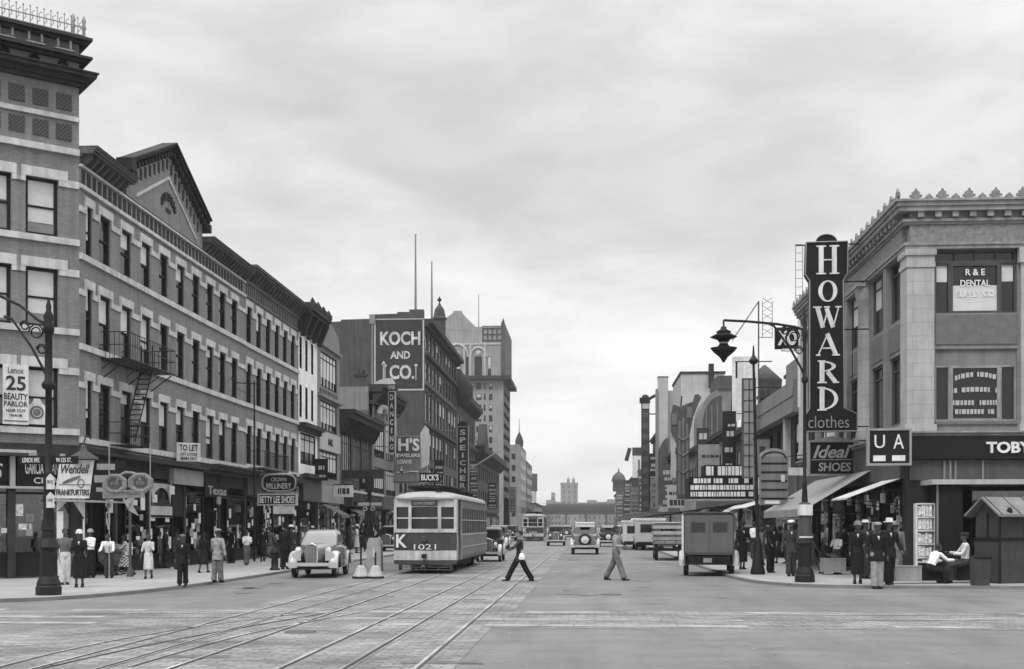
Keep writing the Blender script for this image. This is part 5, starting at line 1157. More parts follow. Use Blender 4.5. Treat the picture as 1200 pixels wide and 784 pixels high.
q = MB(); q.box(-w_/2-.03, w_/2+.03, -1.28, 1.25, z0-.12, z0-.01); obj('soffit', q, M['signgrey'], mq)
q = MB(); [q.tube([(w_/2-.4, y_, z1), (w_/2+.5, y_, z1+2.5)], .04, 4) for y_ in (-.9, .9)]; obj('tie_rod', q, M['iron'], mq)
# ornate sign mass
og = root('ornate_theatre_sign', 'tall ornate dark theatre sign with spreading top and pale patches', 'sign', (xp(800, 118), 118, 0))
def ox(u): return xp(u, 118)-xp(800, 118)
def oz(v): return zp(800, v, 118)
q = MB(); q.prism([(ox(u), oz(v)) for u, v in ((793, 585), (793, 520), (786, 505), (786, 488), (789, 474), (797, 477), (803, 474), (812, 471), (814, 463), (818, 462), (822, 466), (818, 474), (812, 490), (808, 510), (808, 585))][::-1], -.2, .3); obj('sign_body', q, M['dgrey'], og)
q = MB()
for u in (796, 800.5, 805): q.box(ox(u)-.12, ox(u)+.12, -.3, -.2, oz(580), oz(rd.uniform(488, 500)))
for u, v in ((790, 490), (808, 482)): q.box(ox(u)-.25, ox(u)+.25, -.3, -.2, oz(v+8), oz(v-5))
for v in (512, 530, 550): q.tube([(ox(794), -.28, oz(v)), (ox(800), -.3, oz(v+5)), (ox(807), -.28, oz(v))], .12, 5)
obj('relief', q, M['spandrel'], og)
q = MB(); q.prism([(ox(u), oz(v)) for u, v in ((786, 512), (791, 520), (792, 560), (786, 560))][::-1], -.2, 0); q.prism([(ox(u), oz(v)) for u, v in ((809, 512), (818, 512), (818, 516), (809, 516))], -.1, 0); obj('pale_panel', q, M['pale'], og)
q = MB(); q.tube([(ox(798), 0, oz(476)), (ox(799), 0, oz(464))], .08, 5); q.tube([(ox(808), .1, oz(560)), (ox(820), .1, oz(555))], .08, 5); obj('rod', q, M['iron'], og)
row('grey_billposted_building', 'grey two storey building with pasted bills beyond the marquee', 112.02, 131, 9.2, 'grey', [(4.8, 7.4)], seed=34, fas='signgrey')
r5, fr5, _ = row('pylon_building', 'pale slab fronted building with a tall narrow pylon', 131.02, 165, 10.5, 'grey', [(4.8, 7), (8, 9.8)], seed=35)
py = 150.0; fp = Fr(r5, (xp(771.5, py), py), (1, 0)); w_ = xp(783, py)-xp(771.5, py); fp.obj('pylon', MB().box(0, w_, 0, 1.6, 3.5, zp(777, 442, py)), M['pale']); fp.obj('pylon_cap', MB().box(-.05, w_+.05, -.05, 1.65, zp(777, 442, py), zp(777, 441, py)), M['cornice'])
fp.obj('side_wall', MB().box(w_+.01, w_+8, .6, 5, 8, zp(790, 457, py)), M['signgrey']); fp.obj('thin_rib', MB().box(-.3, -.02, -.2, 1.2, 4, zp(771, 456, py)), M['grey'])
q = MB(); zc_ = zp(777, 545, py); q.prism([(0, 4.5), (w_, 4.5)]+[(w_, zc_+1.5+1.9)]+[(w_*(1-t/8), zc_+1.5+1.9*math.cos(t*math.pi/16)**.7) for t in range(1, 9)], -.25, 0); fp.obj('curved_canopy', q, M['dgrey'])
tb, w_, z0, z1 = board_at(751.5, 761, 470, 600, 185, 'tall_blade_sign', 'very tall dark blade sign with a capped top far down the right side', 'sign', 'cornice', .8)
q = MB(); q.box(-w_/2-.25, w_/2+.1, -.6, .6, z1-.3, z1+.5); q.lathe([(.55, 0), (.5, .3), (.2, .5)], (0, 0, z1+.5), 10); q.tube([(0, 0, z1), (1.4, 0, z1+.8), (3, 0, z1+1)], .25, 5); obj('cap', q, M['black'], tb)
q = MB(); q.box(-w_/2+.15, w_/2-.1, -.45, -.4, z1-1.2, z1-.4); obj('pale_patch', q, M['pale'], tb)
q = MB()
for k in range(9): z = z0+(z1-z0)*(k+.5)/10; q.box(-w_/2+.2, w_/2-.2, -.45, -.4, z, z+.9)
obj('letter_box', q, M['dgrey'], tb); q = MB(); [q.tube([(w_/2, 0, z), (w_/2+1.5, 0, z)], .12, 4) for z in (z0+2, z0+8, z1-2)]; obj('bracket', q, M['black'], tb)
row('narrow_tall_store', 'narrow taller grey building behind the very tall blade sign', 165.02, 190, 15.2, 'dgrey', [(4.8, 7), (8, 10), (11.5, 13.6)], seed=36)
row('dark_brick_store', 'dark brick store building past the very tall blade sign', 190.02, 235, 9.5, 'brick_dark', [(4.8, 7)], seed=37)
r6, fr6, L6_ = row('pale_signed_building', 'pale building with a large white roof sign far down the right side', 235.02, 300, 12.5, 'grey', [(4.8, 7), (8.5, 11)], seed=38)
ws, w_, z0, z1 = board_at(741, 752, 534, 560, 236, 'white_roof_sign', 'tilted white sign above the far pale building', 'sign', 'signwhite', .6); q = MB(); q.box(-w_/2, w_/2+.3, -.35, .3, z1, z1+1.6); q.box(-w_/2-.1, w_/2, -.4, .3, z0-1.8, z0); q.tube([(-w_/2-1.2, 0, z1-1), (-w_/2-.5, 0, z1+1.5)], .4, 6); q.box(w_/2-.7, w_/2-.4, -.35, -.3, z0+.6, z1-.8); obj('dark_trim', q, M['cornice'], ws); q = MB(); [q.tube([(x, .2, 4), (x, .2, z0-1.8)], .15, 5) for x in (-w_/2, w_/2)]; obj('post', q, M['signgrey'], ws)
row('far_low_store', 'low far store building before the domed turret', 300.02, 380, 9.5, 'dgrey', [(4.8, 7)], seed=39)
r8, fr8, _ = row('domed_corner_building', 'far corner building with a small domed turret', 380.02, 440, 12.5, 'grey', [(4.8, 7), (8.5, 11)], seed=40)
q = MB(); q.lathe([(1.9, 0), (1.9, 3.0), (2.3, 3.3), (2.2, 4.0), (1.8, 5.0), (.9, 5.9), (.3, 6.3), (.1, 7.5)], (0, 0, 0), 12); obj('turret', q, M['dgrey'], r8, (xp(725, 383)-r8.location[0], 383-r8.location[1], 12.5))
# ---- viaduct and skyline
vd = root('railway_viaduct', 'long dark railway viaduct crossing the far end of the street', 'viaduct', (0, 600, 0))
q = MB(); q.box(-90, 90, -4, 4, 7.0, 11.2); q.box(-90, 90, -4.6, -4.05, 9.0, 10.4); obj('deck', q, M['cornice'], vd)
for k in range(19): x = -90+k*10; obj('pier', MB().box(x-.5, x+.5, -3.6, -2.6, 0, 8.5).box(x-.4, x+.4, 2.6, 3.4, 0, 8.5), M['cornice'], vd)
q = MB(); q.box(-20, 20, -3.4, -2.6, 11.2, 12.3); obj('parapet', q, M['dgrey'], vd)
q = MB()
for k in range(30): q.box(-60+k*4, -59.8+k*4, -3.8, -3.6, 11.2, 12.6)
q.box(-60, 60, -3.8, -3.7, 12.5, 12.6); obj('railing', q, M['cornice'], vd)
def farb(u0, u1, v, Y_, name, label, m='far', d=20, extra=None):
    x0, x1 = xp(u0, Y_), xp(u1, Y_); r_ = root(name, label, 'building', ((x0+x1)/2, Y_, 0)); z = zp((u0+u1)/2, v, Y_); hw_ = (x1-x0)/2
    obj('wall', MB().box(-hw_, hw_, 0, d, .1, z), M[m], r_)
    q = MB(); k = 0
    nx = max(2, int(hw_*2/4))
    for i in range(nx):
        for j in range(int(z/4)): x = -hw_+(i+.5)*2*hw_/nx; q.box(x-.6, x+.6, -.08, 0, 1.5+j*4, 3.6+j*4)
    obj('window', q, M['dgrey'], r_); return r_, hw_, z
fbt, hw_, z = farb(657, 677, 566, 900, 'castellated_tower_block', 'tall square block with two small roof turrets far beyond the viaduct', 'far', 14)
q = MB()
for u in (666, 672): x = xp(u, 900)-xp(667, 900); q.lathe([(1.2, 0), (1.2, 2.5), (.3, 4), (.3, 5)], (x, 3, z), 8)
q.box(-hw_-.3, hw_+.3, -.3, 14.3, z-.8, z+.3); obj('turret', q, M['far'], fbt)
rd = random.Random(12); us_ = [(628, 640, 592), (640, 650, 586), (646, 649, 577), (650, 657, 588), (677, 688, 589), (688, 699, 586), (699, 712, 588), (712, 722, 585), (722, 735, 588), (560, 600, 590), (600, 628, 592), (735, 780, 588)]
nm = ['flat roofed far block left of the viaduct centre', 'stepped far block with a chimney-like stack', 'slim far stack above the skyline', 'low far block beside the square tower block', 'low far block just right of the square tower block', 'slightly taller far block right of the square tower block', 'broad low far block over the viaduct', 'mid-height far block near the domed turret', 'broad far block behind the domed turret', 'far block hidden behind the tall hotel', 'far block over the left end of the street', 'far block over the right end of the street']
for (u0, u1, v), l_ in zip(us_, nm): farb(u0, u1+.3, v, 760+rd.uniform(-60, 100), 'far_building', l_, 'far', 30)

rd = random.Random(21)
for k, (y_, z0, z1, wd_, pm_, l_) in enumerate(((62, 3.4, 4.3, 1.4, 'signwhite', 'small white projecting sign above the pale strip awning'), (67, 4.0, 6.6, .9, 'grey', 'grey projecting sign beyond the arched sign'), (82, 5.6, 9.5, .9, 'signdark', 'dark projecting sign behind the framed blade sign'), (92, 5.5, 8.0, 1.6, 'signgrey', 'grey projecting sign just beyond the marquee'), (100, 4.2, 9.8, 1.0, 'cornice', 'dark projecting sign on the theatre'), (124, 3.6, 6.0, 1.8, 'pale', 'pale projecting sign left of the marquee'), (142, 4, 9, 1.2, 'dgrey', 'dark grey projecting sign at the pylon foot'), (160, 4, 8, 1.6, 'grey', 'grey projecting sign past the pylon'), (172, 5, 12, 1.2, 'signdark', 'tall dark projecting sign past the pylon'), (200, 4, 11, 1.5, 'dgrey', 'dark projecting sign beyond the very tall blade sign'), (222, 4, 8, 2.0, 'grey', 'far grey projecting sign beyond the very tall blade sign'), (275, 4, 12, 1.6, 'cornice', 'far dark projecting sign under the tilted white roof sign'), (330, 4, 11, 2, 'dgrey', 'farthest dark projecting sign on the right row'))):
    r_ = root('projecting_sign', l_, 'sign', (XR-.35-wd_/2, y_, 0)); obj('panel', MB().box(-wd_/2, wd_/2, -.1, .1, z0, z1), M[pm_], r_); q = MB(); [q.tube([(wd_/2+.4, 0, z), (wd_/2, 0, z)], .03, 4) for z in (z0+.1, z1-.1)]; q.box(-wd_/2-.02, wd_/2+.02, -.12, .12, z1, z1+.07); obj('bracket', q, M['iron'], r_)
    q = MB(); z = z0+.25
    while z < z1-.6:
        h__ = rd.uniform(.15, .6); x_ = -wd_/2+rd.uniform(.1, .4)
        while x_ < wd_/2-.2: x2_ = x_+rd.uniform(.1, .35); q.box(x_, min(x2_, wd_/2-.08), -.12, -.1, z, z+h__); x_ = x2_+.08
        z += h__+rd.uniform(.2, .8)
    obj('stripe', q, M['lettermid' if pm_ in ('signdark', 'cornice', 'dgrey') else 'cl_dark'], r_)
for k, (y_, h_, l_) in enumerate(((95, 5.0, 'roof water tank over the theatre'), (170, 5.5, 'roof water tank past the pylon'), (215, 4.5, 'roof water tank over the dark brick store'))):
    z_ = {95: 9.0, 170: 15.2, 215: 9.5}[y_]; wt = root('water_tank', l_, 'water tank', (XR+3.5, y_, z_-.1)); q = MB(); [q.tube([(x, y2, 0), (x*.9, y2*.9, h_*.45)], .12, 5) for x in (-1, 1) for y2 in (-1, 1)]; obj('stand', q, M['cornice'], wt); q = MB(); q.lathe([(1.3, h_*.42), (1.35, h_*.85), (1.4, h_*.86), (.1, h_*1.1)], (0, 0, 0), 14); obj('tank', q, M['dgrey'], wt)
for k, (x_, y_, z_, h_, l_) in enumerate(((XL-3, 90, 9.2, 2.6, 'brick chimney on the low dark building'), (XL-2, 101, 13, 1.6, 'brick chimney on the dance hall building'), (XR+1.2, 68, 8, 2.2, 'brick chimney on the dark store building'), (XR+1.5, 81, 8.2, 2.2, 'brick chimney on the low grey store'), (XR+1.5, 122, 9.2, 3, 'brick chimney on the building with pasted bills'), (XR+1, 250, 12.5, 3, 'brick chimney on the far pale building'))):
    ch = root('chimney', l_, 'chimney', (x_, y_, z_-.1)); obj('stack', MB().box(-.45, .45, -.35, .35, 0, h_), M['brick_dark'], ch); obj('cap', MB().box(-.55, .55, -.45, .45, h_, h_+.18).lathe([(.16, 0), (.13, .4)], (-.2, 0, h_+.18), 8).lathe([(.16, 0), (.13, .4)], (.2, 0, h_+.18), 8), M['cornice'], ch)
for fr_x, a_, b_, m_, l_ in ((fr4, 6, 12, 'canvas_dark', 'dark canvas awning left of the marquee on the theatre'), (fr3, 4, 9, 'canvas', 'pale canvas awning on the low grey store')):
    aw = own('awning', l_, 'awning', fr_x, 0, 0, 0); awning(fr_x, a_, b_, 2.5, 3.3, 1.6, m_, aw, .2)
# ================================================================ STREET FURNITURE
def crook_lamp(u, v, label, arm_u, arm_v, top_v, side, sl=1.0, group='ornate crook street lamps'):
    x, y, d = gp(u, v, KZ); rt = root('street_lamp', label, 'street lamp', (x, y, KZ), 0, group)
    pxm = d/F_; Ht = (v-top_v)*pxm
    q = MB(); q.lathe([(.31, 0), (.31, .2), (.28, .24), (.29, .28), (.235, .42), (.215, .46), (.205, 1.1), (.23, 1.13), (.27, 1.2), (.25, 1.24), (.17, 1.42), (.16, 1.6), (.19, 1.64), (.17, 1.72), (.15, 1.9)], (0, 0, 0), 8, False, rot=R(22.5)); obj('base', q, M['iron'], rt)
    q = MB()
    for k in range(8): a = R(k*45); q.box(-.012, .012, -.205, -.19, .55, 1.05, Matrix.Rotation(a, 4, 'Z'))
    obj('base_rib', q, M['iron'], rt)
    q = MB(); q.lathe([(r_*(sl if z_ > 2.5 else 1), z_) for r_, z_ in [(.13, 1.85), (.115, 3.0), (.13, 3.05), (.09, 3.1), (.08, Ht-2.3), (.16, Ht-2.25), (.17, Ht-2.15), (.1, Ht-2.05), (.085, Ht-.9), (.13, Ht-.85), (.14, Ht-.7), (.1, Ht-.6), (.13, Ht-.45), (.06, Ht-.3), (.07, Ht-.2), (.02, Ht)]], (0, 0, 0), 12); obj('shaft', q, M['iron'], rt)
    ax = xp(arm_u, y)-x; az = H_+(YH-arm_v)*pxm-.15; s = math.copysign(1, ax); z1 = Ht-.55
    q = MB(); P = [(0, 0, z1-.1), (ax*.12, 0, z1), (ax*.35, 0, z1+(az-z1)*.42), (ax*.7, 0, z1+(az-z1)*.8), (ax, 0, az)]; q.tube(P, .04, 6)
    q.tube([(0, 0, Ht-2.1), (s*.12, 0, Ht-1.8), (s*.45, 0, Ht-1.2), (s*.95, 0, z1+.05), (s*1.15, 0, z1+.12)], .035, 6)
    for cx_, cz_, r_ in ((.32, z1-.28, .2), (.62, z1-.12, .13), (.18, z1-.72, .14)):
        q.tube([(s*(cx_+r_*(1-t/30)*math.cos(t*math.pi/5)), 0, cz_+r_*(1-t/30)*math.sin(t*math.pi/5)) for t in range(16)], .022, 5)
    obj('crook_arm', q, M['iron'], rt)
    return rt, x, y, ax, az, Ht, pxm
rt, x, y, ax, az, Ht, pm_ = crook_lamp(57, 697, 'tall ornate iron street lamp with street name boards, foremost on the left pavement', -38, 330, 350, -1)
def lz(v): return H_+(YH-v)*pm_-.15
q = MB(); q.box(-.75, .75, -.05, .05, lz(541), lz(532)); sb = obj('name_board', q, M['signdark'], rt); text('LENOX AVE.', sb, (-.42, -.06, lz(536.5)), .45, .12, M['letter']); text('W.125 ST.', sb, (.42, -.06, lz(536.5)), .4, .11, M['letter'])
q = MB(); q.box(-.5, -.3, -.03, .03, lz(531), lz(528.5)); q.box(.3, .42, -.03, .03, lz(532), lz(529)); obj('number_plate', q, M['signgrey'], rt)
for z, t_ in ((lz(562), 'BUS'), (lz(583.5), 'STOP')):
    q = MB(); w_ = .1; X = .13; q.prism([(X-w_, z-.19), (X+w_, z-.19), (X+w_+.02, z-.12), (X+w_, z-.1), (X+w_, z+.1), (X, z+.2), (X-w_, z+.1)], -.2, -.17); sh_ = obj('stop_plate', q, M['signwhite'], rt); text(t_, sh_, (X, -.21, z), .13, .08, M['cl_mid'], 0, .004)
rt, x, y, ax, az, Ht, pm_ = crook_lamp(943, 682, 'tall ornate iron street lamp with a long arm and hanging lantern on the right pavement', 848, 372, 362, -1, .6)
# paper-wrapped lower shaft and pale notice
q = MB(); q.lathe([(.22, 1.24), (.2, 2.35), (.16, 2.45)], (0, 0, 0), 8, False, rot=R(22.5)); obj('sheath', q, M['dgrey'], rt); q = MB(); q.box(-.2, .2, -.24, -.21, 1.36, 1.41); q.box(-.2, .2, -.24, .1, 2.05, 2.38); obj('notice', q, M['signwhite'], rt)
q = MB(); c_ = (ax, 0, az); q.tube([(ax, 0, az), (ax, 0, az-.2)], .03, 5); q.lathe([(.08, -.2), (.1, -.28), (.24, -.36), (.2, -.4)], c_, 12); ln = obj('lantern', q, M['iron'], rt)
q = MB(); q.lathe([(.2, -.4), (.23, -.42), (.42, -.52), (.2, -.6), (.12, -.72), (.2, -.82), (.42, -.86), (.3, -1.0), (.12, -1.15), (.03, -1.3)][::-1], c_, 12); link('lantern_body', q.mesh('lantern_body', M['black']), ln)
q = MB(); q.ell((ax, 0, az-.67), .15, .15, .12, 10, 6); link('globe', q.mesh('globe', M['lettermid']), ln)
# slim traffic post
x, y, d = gp(888, 673, KZ); tp = root('slim_street_post', 'slim iron post with flared foot and small finial among the shoppers at right', 'post', (x, y, KZ)); pm_ = d/F_
zt_ = (673-423)*pm_; dx = xp(883, y)-x
q = MB(); q.lathe([(.26, 0), (.26, .1), (.2, .35), (.16, 1.0), (.12, 1.15), (.14, 1.2), (.08, 1.3)], (0, 0, 0), 10); obj('base', q, M['iron'], tp)
q = MB(); q.tube([(0, 0, 1.2), (dx, 0, zt_)], [.07, .045], 8); obj('shaft', q, M['iron'], tp); q = MB(); q.ell((dx, 0, zt_), .16, .16, .13); q.lathe([(.1, .1), (.05, .2), (.02, .55)], (dx, 0, zt_), 8); obj('finial', q, M['iron'], tp)
q = MB(); q.tube([(dx-.65, 0, zt_-.02), (dx+.65, 0, zt_-.02)], .02, 5); q.tube([(dx-.6, 0, zt_-.02), (dx-.6, 0, zt_-.6)], .035, 5); obj('crossarm', q, M['iron'], tp)
# hydrant
x, y, d = gp(322, 668, KZ); hy = root('fire_hydrant', 'dark cast iron fire hydrant at the kerb left of the pale sedan', 'hydrant', (x, y, KZ))
q = MB(); q.lathe([(.2, 0), (.2, .06), (.14, .1), (.13, .6), (.18, .64), (.18, .72), (.13, .8), (.05, .9), (.04, .97)], (0, 0, 0), 12); obj('barrel', q, M['iron'], hy); q = MB(); q.tube([(-.24, 0, .52), (.24, 0, .52)], .06, 8); obj('outlet', q, M['iron'], hy)
q = MB(); q.tube([(.0, -.24, .5), (0, 0, .5)], .075, 8); obj('outlet', q, M['iron'], hy); q = MB(); q.box(-.33, .33, -.03, .03, .93, .99); obj('guard_bar', q, M['iron'], hy)
# safety island: concrete bumpers, domes, signal post
for i, (u, l_) in enumerate(((423, 'left pale dome of the safety island with a thin rod'), (440, 'right pale dome of the safety island by the concrete slab'))):
    x, y, d = gp(u, 678); dm = root('safety_dome', l_, 'traffic dome', (x, y, 0), 0, 'white safety island domes'); q = MB(); q.lathe([(.30, 0), (.30, .08)], (0, 0, 0), 20); obj('foot', q, M['rubber'], dm); q = MB(); q.lathe([(.27, .08), (.26, .15), (.2, .22), (.16, .36), (.12, .43), (.04, .46)], (0, 0, 0), 20); obj('dome', q, M['pale'], dm)
    q = MB(); q.tube([(0, 0, .4), (0, 0, 1.05 if i == 0 else .9)], .035, 6); obj('rod', q, M['iron'], dm)
x, y, d = gp(438, 669); cs = root('concrete_bumper', 'upright rounded concrete safety island slab between the pale sedan and the tram', 'bumper', (x, y, 0)); q = MB(); q.prism([(-.3, 0), (.3, 0), (.28, 1.1), (.2, 1.32), (-.2, 1.32), (-.28, 1.1)], 0, .5); obj('slab', q, M['concrete'], cs); q = MB(); q.box(-.035, .035, -.02, .0, .55, .95); obj('marker', q, M['signwhite'], cs)
x, y, d = gp(434, 664); sp_ = root('signal_post', 'dark signal post with round lamps and a thin name board on the safety island', 'traffic signal', (x, y, 0)); k_ = d/F_
q = MB(); q.lathe([(.13, 0), (.1, .5), (.06, 3.0), (.05, (664-575)*k_)], (0, 0, 0), 8); obj('pole', q, M['iron'], sp_)
q = MB(); z = (664-598)*k_; q.box(-.22, .22, -.16, .16, z-.6, z-.0); obj('lamp_box', q, M['black'], sp_)
q = MB(); z = (664-592)*k_; q.box(-.55, .5, -.05, .05, z-.02, z+.12); obj('name_board', q, M['signgrey'], sp_)
for xx in (-.2, .14):
    q = MB(); q.rings([[(xx+r_*math.cos(t*math.pi/8), y_, z-.16+r_*math.sin(t*math.pi/8)) for t in range(16)] for r_, y_ in ((.1, -.14), (.1, -.2), (.06, -.2), (.06, -.14))], False, False); obj('lamp_ring', q, M['signgrey'], sp_)
q = MB(); z = (664-565)*k_; q.box(-.2, .14, -.16, .16, z-.45, z+.3); obj('signal_head', q, M['black'], sp_)
# newspaper kiosk
x, y, d = gp(1171, 684, KZ); kz_ = d/F_
ki = root('newspaper_kiosk', 'dark wooden newspaper hut with a light pitched roof at the right edge', 'kiosk', (x, y, KZ), R(24))
hz1, ridge = (684-601)*kz_, (684-585)*kz_; Wk, Lk = 1.05, 3.4
q = MB(); q.box(0, Lk, 0, Wk, 0, 1.35); q.box(.03, Lk-.03, .03, Wk-.03, 1.35, hz1); q.prismx([(.03, hz1), (Wk-.03, hz1), (Wk/2, ridge)], .03, .1); obj('body', q, M['wood'], ki)
q = MB()
for xx in (0, 1.0, 2.2): q.box(xx-.03, xx+.05, -.03, 0, 0, hz1)
q.box(-.02, Lk, -.04, 0, 1.3, 1.38); q.box(-.04, 0, 0, Wk, 1.3, 1.38); q.box(-.03, 0, .45, .5, 1.38, hz1); obj('trim', q, M['black'], ki)
q = MB(); th = .05; q.prismx([(-.22, hz1-.12), (Wk/2, ridge+.02), (Wk/2, ridge+.08), (-.22, hz1-.05)], -.2, Lk+.1); q.prismx([(Wk+.22, hz1-.12), (Wk+.22, hz1-.05), (Wk/2, ridge+.08), (Wk/2, ridge+.02)], -.2, Lk+.1); obj('roof', q, M['grey'], ki)
q = MB()
for k in range(6): xx = -.1+k*.7; q.prismx([(-.23, hz1-.05), (Wk/2, ridge+.08), (Wk/2, ridge+.1), (-.23, hz1-.03)], xx, xx+.03)
obj('roof_seam', q, M['dgrey'], ki); q = MB(); q.ell((.3, -.1, hz1+.05), .09, .07, .12); obj('roof_knob', q, M['black'], ki)
x, y, d = gp(1148, 686, KZ); wb_ = root('waste_crate', 'dark tapered waste crate in front of the wooden hut', 'bin', (x, y, KZ)); q = MB(); q.rings([[(-s_*.2, -s_*.2, z), (s_*.22, -s_*.2, z), (s_*.22, s_*.2, z), (-s_*.2, s_*.2, z)] for s_, z in ((1.0, 0), (1.15, .85), (1.05, .85), (.95, .05))], True, False); obj('box', q, M['wood'], wb_); q = MB(); q.box(-.25, .27, -.245, -.235, .78, .84); obj('rim', q, M['black'], wb_)
# magazine rack
x, y, d = gp(1084, 672, KZ); y = 38.9; mr_ = root('magazine_rack', 'tall white magazine rack full of papers beside the stone corner', 'rack', (xp(1084, y), y, KZ)); rw = (xp(1097, y)-xp(1073, y))/2
z0_, z1_ = .3, zp(1084, 590, y)-KZ
q = MB(); q.box(-rw, -rw+.06, -.1, .15, 0, z1_); q.box(rw-.06, rw, -.1, .15, 0, z1_); q.box(-rw+.06, rw-.06, .1, .15, .3, z1_)
for k in range(6): z = z0_+(z1_-z0_)*k/5; q.box(-rw+.06, rw-.06, -.12, .1, z-.035, z+.01)
obj('frame', q, M['signwhite'], mr_)
rd = random.Random(2)
for k in range(5):
    q = MB(); z = z0_+(z1_-z0_)*k/5+.03; xx = -rw+.08
    while xx < rw-.16:
        w_ = rd.uniform(.08, .14); q.box(xx, xx+w_-.015, -.09+rd.uniform(0, .02), -.07+.03, z, z+(z1_-z0_)/5*rd.uniform(.6, .85)); xx += w_
    obj('magazines', q, M['paper'] if k % 2 else M['goods'], mr_)
# black panel painting in the dark of the open shop doorway
y = 38.6; sb_ = root('dark_doorway_panel', 'black shoeshine booth panel between the magazine rack and the wooden hut', 'booth', (xp(1113, y), y, KZ)); w_ = (xp(1128, y)-xp(1098, y))/2; q = MB(); q.box(-w_, w_, 0, 1.0, .35, 3.05); obj('panel', q, M['black'], sb_); q = MB(); q.box(-w_-.02, -w_+.04, -.03, .0, .3, 3.1); q.box(-w_, w_, -.02, .9, 0, .35); obj('frame', q, M['grey'], sb_)
for u0, u1, v0, v1, l_, m_, Y_ in ((1047, 1078, 664, 676, 'long low pale box on the pavement by the corner', 'signgrey', 36.4), (1078, 1100, 661, 676, 'dark shoeshine box the white shirted man sits on', 'black', 36.75), (1119, 1140, 655, 674, 'dark bench box the seated figure by the hut sits on', 'black', 37.15), (962, 990, 655, 662, 'low pale bench near the seated shopper', 'signgrey', 43.0)):
    r_ = root('low_box', l_, 'box', (xp((u0+u1)/2, Y_), Y_, .15)); w_ = (xp(u1, Y_)-xp(u0, Y_))/2; h = max(.2, zp(u0, v0, Y_)-.15); q = MB(); q.box(-w_, w_, -.2, .2, 0.02, h); obj('case', q, M[m_], r_); q = MB(); q.box(-w_-.015, w_+.015, -.215, .215, h, h+.03); obj('lid', q, M[m_], r_)
# baby carriage
x, y, d = gp(132, 673, KZ); bc = root('baby_carriage', 'woven baby carriage parked before the shop door left of the checked dress', 'pram', (x, y, KZ), R(8))
q = MB(); q.rings([[(-.45*s_, -.28*s_, z), (.45*s_, -.28*s_, z), (.48*s_, .28*s_, z), (-.48*s_, .28*s_, z)] for s_, z in ((.7, .35), (.95, .5), (1.0, .75), (.9, .75))], True, False); obj('body', q, M['woodmid'], bc)
q = MB(); q.rings([[(-.44+xx, .3*math.cos(t*math.pi/8), .76+hh*math.sin(t*math.pi/8)) for t in range(9)] for xx, hh in ((0, .22), (.2, .32), (.5, .34), (.82, .28))], True, True); obj('hood', q, M['grey'], bc)
for xx in (-.35, .35):
    for yy_ in (-.26, .26): q = MB(); q.tube([(xx+.17*math.cos(t*math.pi/8), yy_, .18+.17*math.sin(t*math.pi/8)) for t in range(17)], .018, 5); q.tube([(xx, yy_, .18), (xx*.8, yy_*.7, .38)], .012, 4); obj('wheel', q, M['rubber'], bc)
q = MB(); q.tube([(.45, -.2, .7), (.75, -.2, .95), (.75, .2, .95), (.45, .2, .7)], .015, 5); obj('handle', q, M['chrome'], bc)

# ================================================================ VEHICLES (front at -y)
def rr(cx, cz, hw, hh, r, n=4, top_only=False):
    P = []
    for qx, qz, a0 in ((1, -1, -90), (1, 1, 0), (-1, 1, 90), (-1, -1, 180)):
        rr_ = r if not (top_only and qz < 0) else .02
        for k in range(n+1):
            a = R(a0+90*k/n); P.append((cx+qx*(hw-rr_)+rr_*math.cos(a), cz+qz*(hh-rr_)+rr_*math.sin(a)))
    return P
def loft_y(secs, n=4):     # secs: (y, halfwidth, z0, z1, radius)
    return [[(px, y, pz) for px, pz in rr(0, (z0+z1)/2, hw, (z1-z0)/2, r, n)] for y, hw, z0, z1, r in secs]
def wheel(rt, x, y, r=.36, w_=.16, rim='paint_light'):
    s = math.copysign(1, x); q = MB(); n = 20
    q.rings([[(x+dx, y+rad*math.cos(2*math.pi*k/n), r+rad*math.sin(2*math.pi*k/n)) for k in range(n)] for dx, rad in ((-w_/2, r*.66), (-w_/2, r*.9), (-w_*.3, r), (w_*.3, r), (w_/2, r*.9), (w_/2, r*.66))], False, True)
    wo = obj('wheel', q, M['rubber'], rt)
    q = MB(); q.rings([[(x+dx*s, y+rad*math.cos(2*math.pi*k/n), r+rad*math.sin(2*math.pi*k/n)) for k in range(n)] for dx, rad in ((-w_*.4, r*.66), (w_*.35, r*.66), (w_*.42, r*.6), (w_*.2, r*.45), (w_*.35, r*.2), (w_*.5, r*.17))], True, True); link('rim', q.mesh('rim', M[rim]), wo)
def fender(x, y, r, w_, a0, a1, zc=.36, flare=0, n=12, s=1, tail=0):
    q = MB(); rs = []
    for k in range(n+1):
        a = R(a0+(a1-a0)*k/n); rad = r*(1+flare*max(0, -math.cos(a)))
        cy, cz = y-rad*math.cos(a), zc+rad*math.sin(a); t_ = Vector((0, math.sin(a), math.cos(a)))
        o_ = Vector((0, -math.cos(a), math.sin(a)))
        ring = []
        for b in range(9):
            bb = math.pi*b/8; ring.append(Vector((x+w_/2*math.cos(bb), cy, cz))+o_*(.10*math.sin(bb)))
        for b in range(8, -1, -1):
            bb = math.pi*b/8; ring.append(Vector((x+(w_/2-.02)*math.cos(bb), cy, cz))+o_*(.08*math.sin(bb)-.012))
        rs.append(ring)
    q.rings(rs, True, True); return q
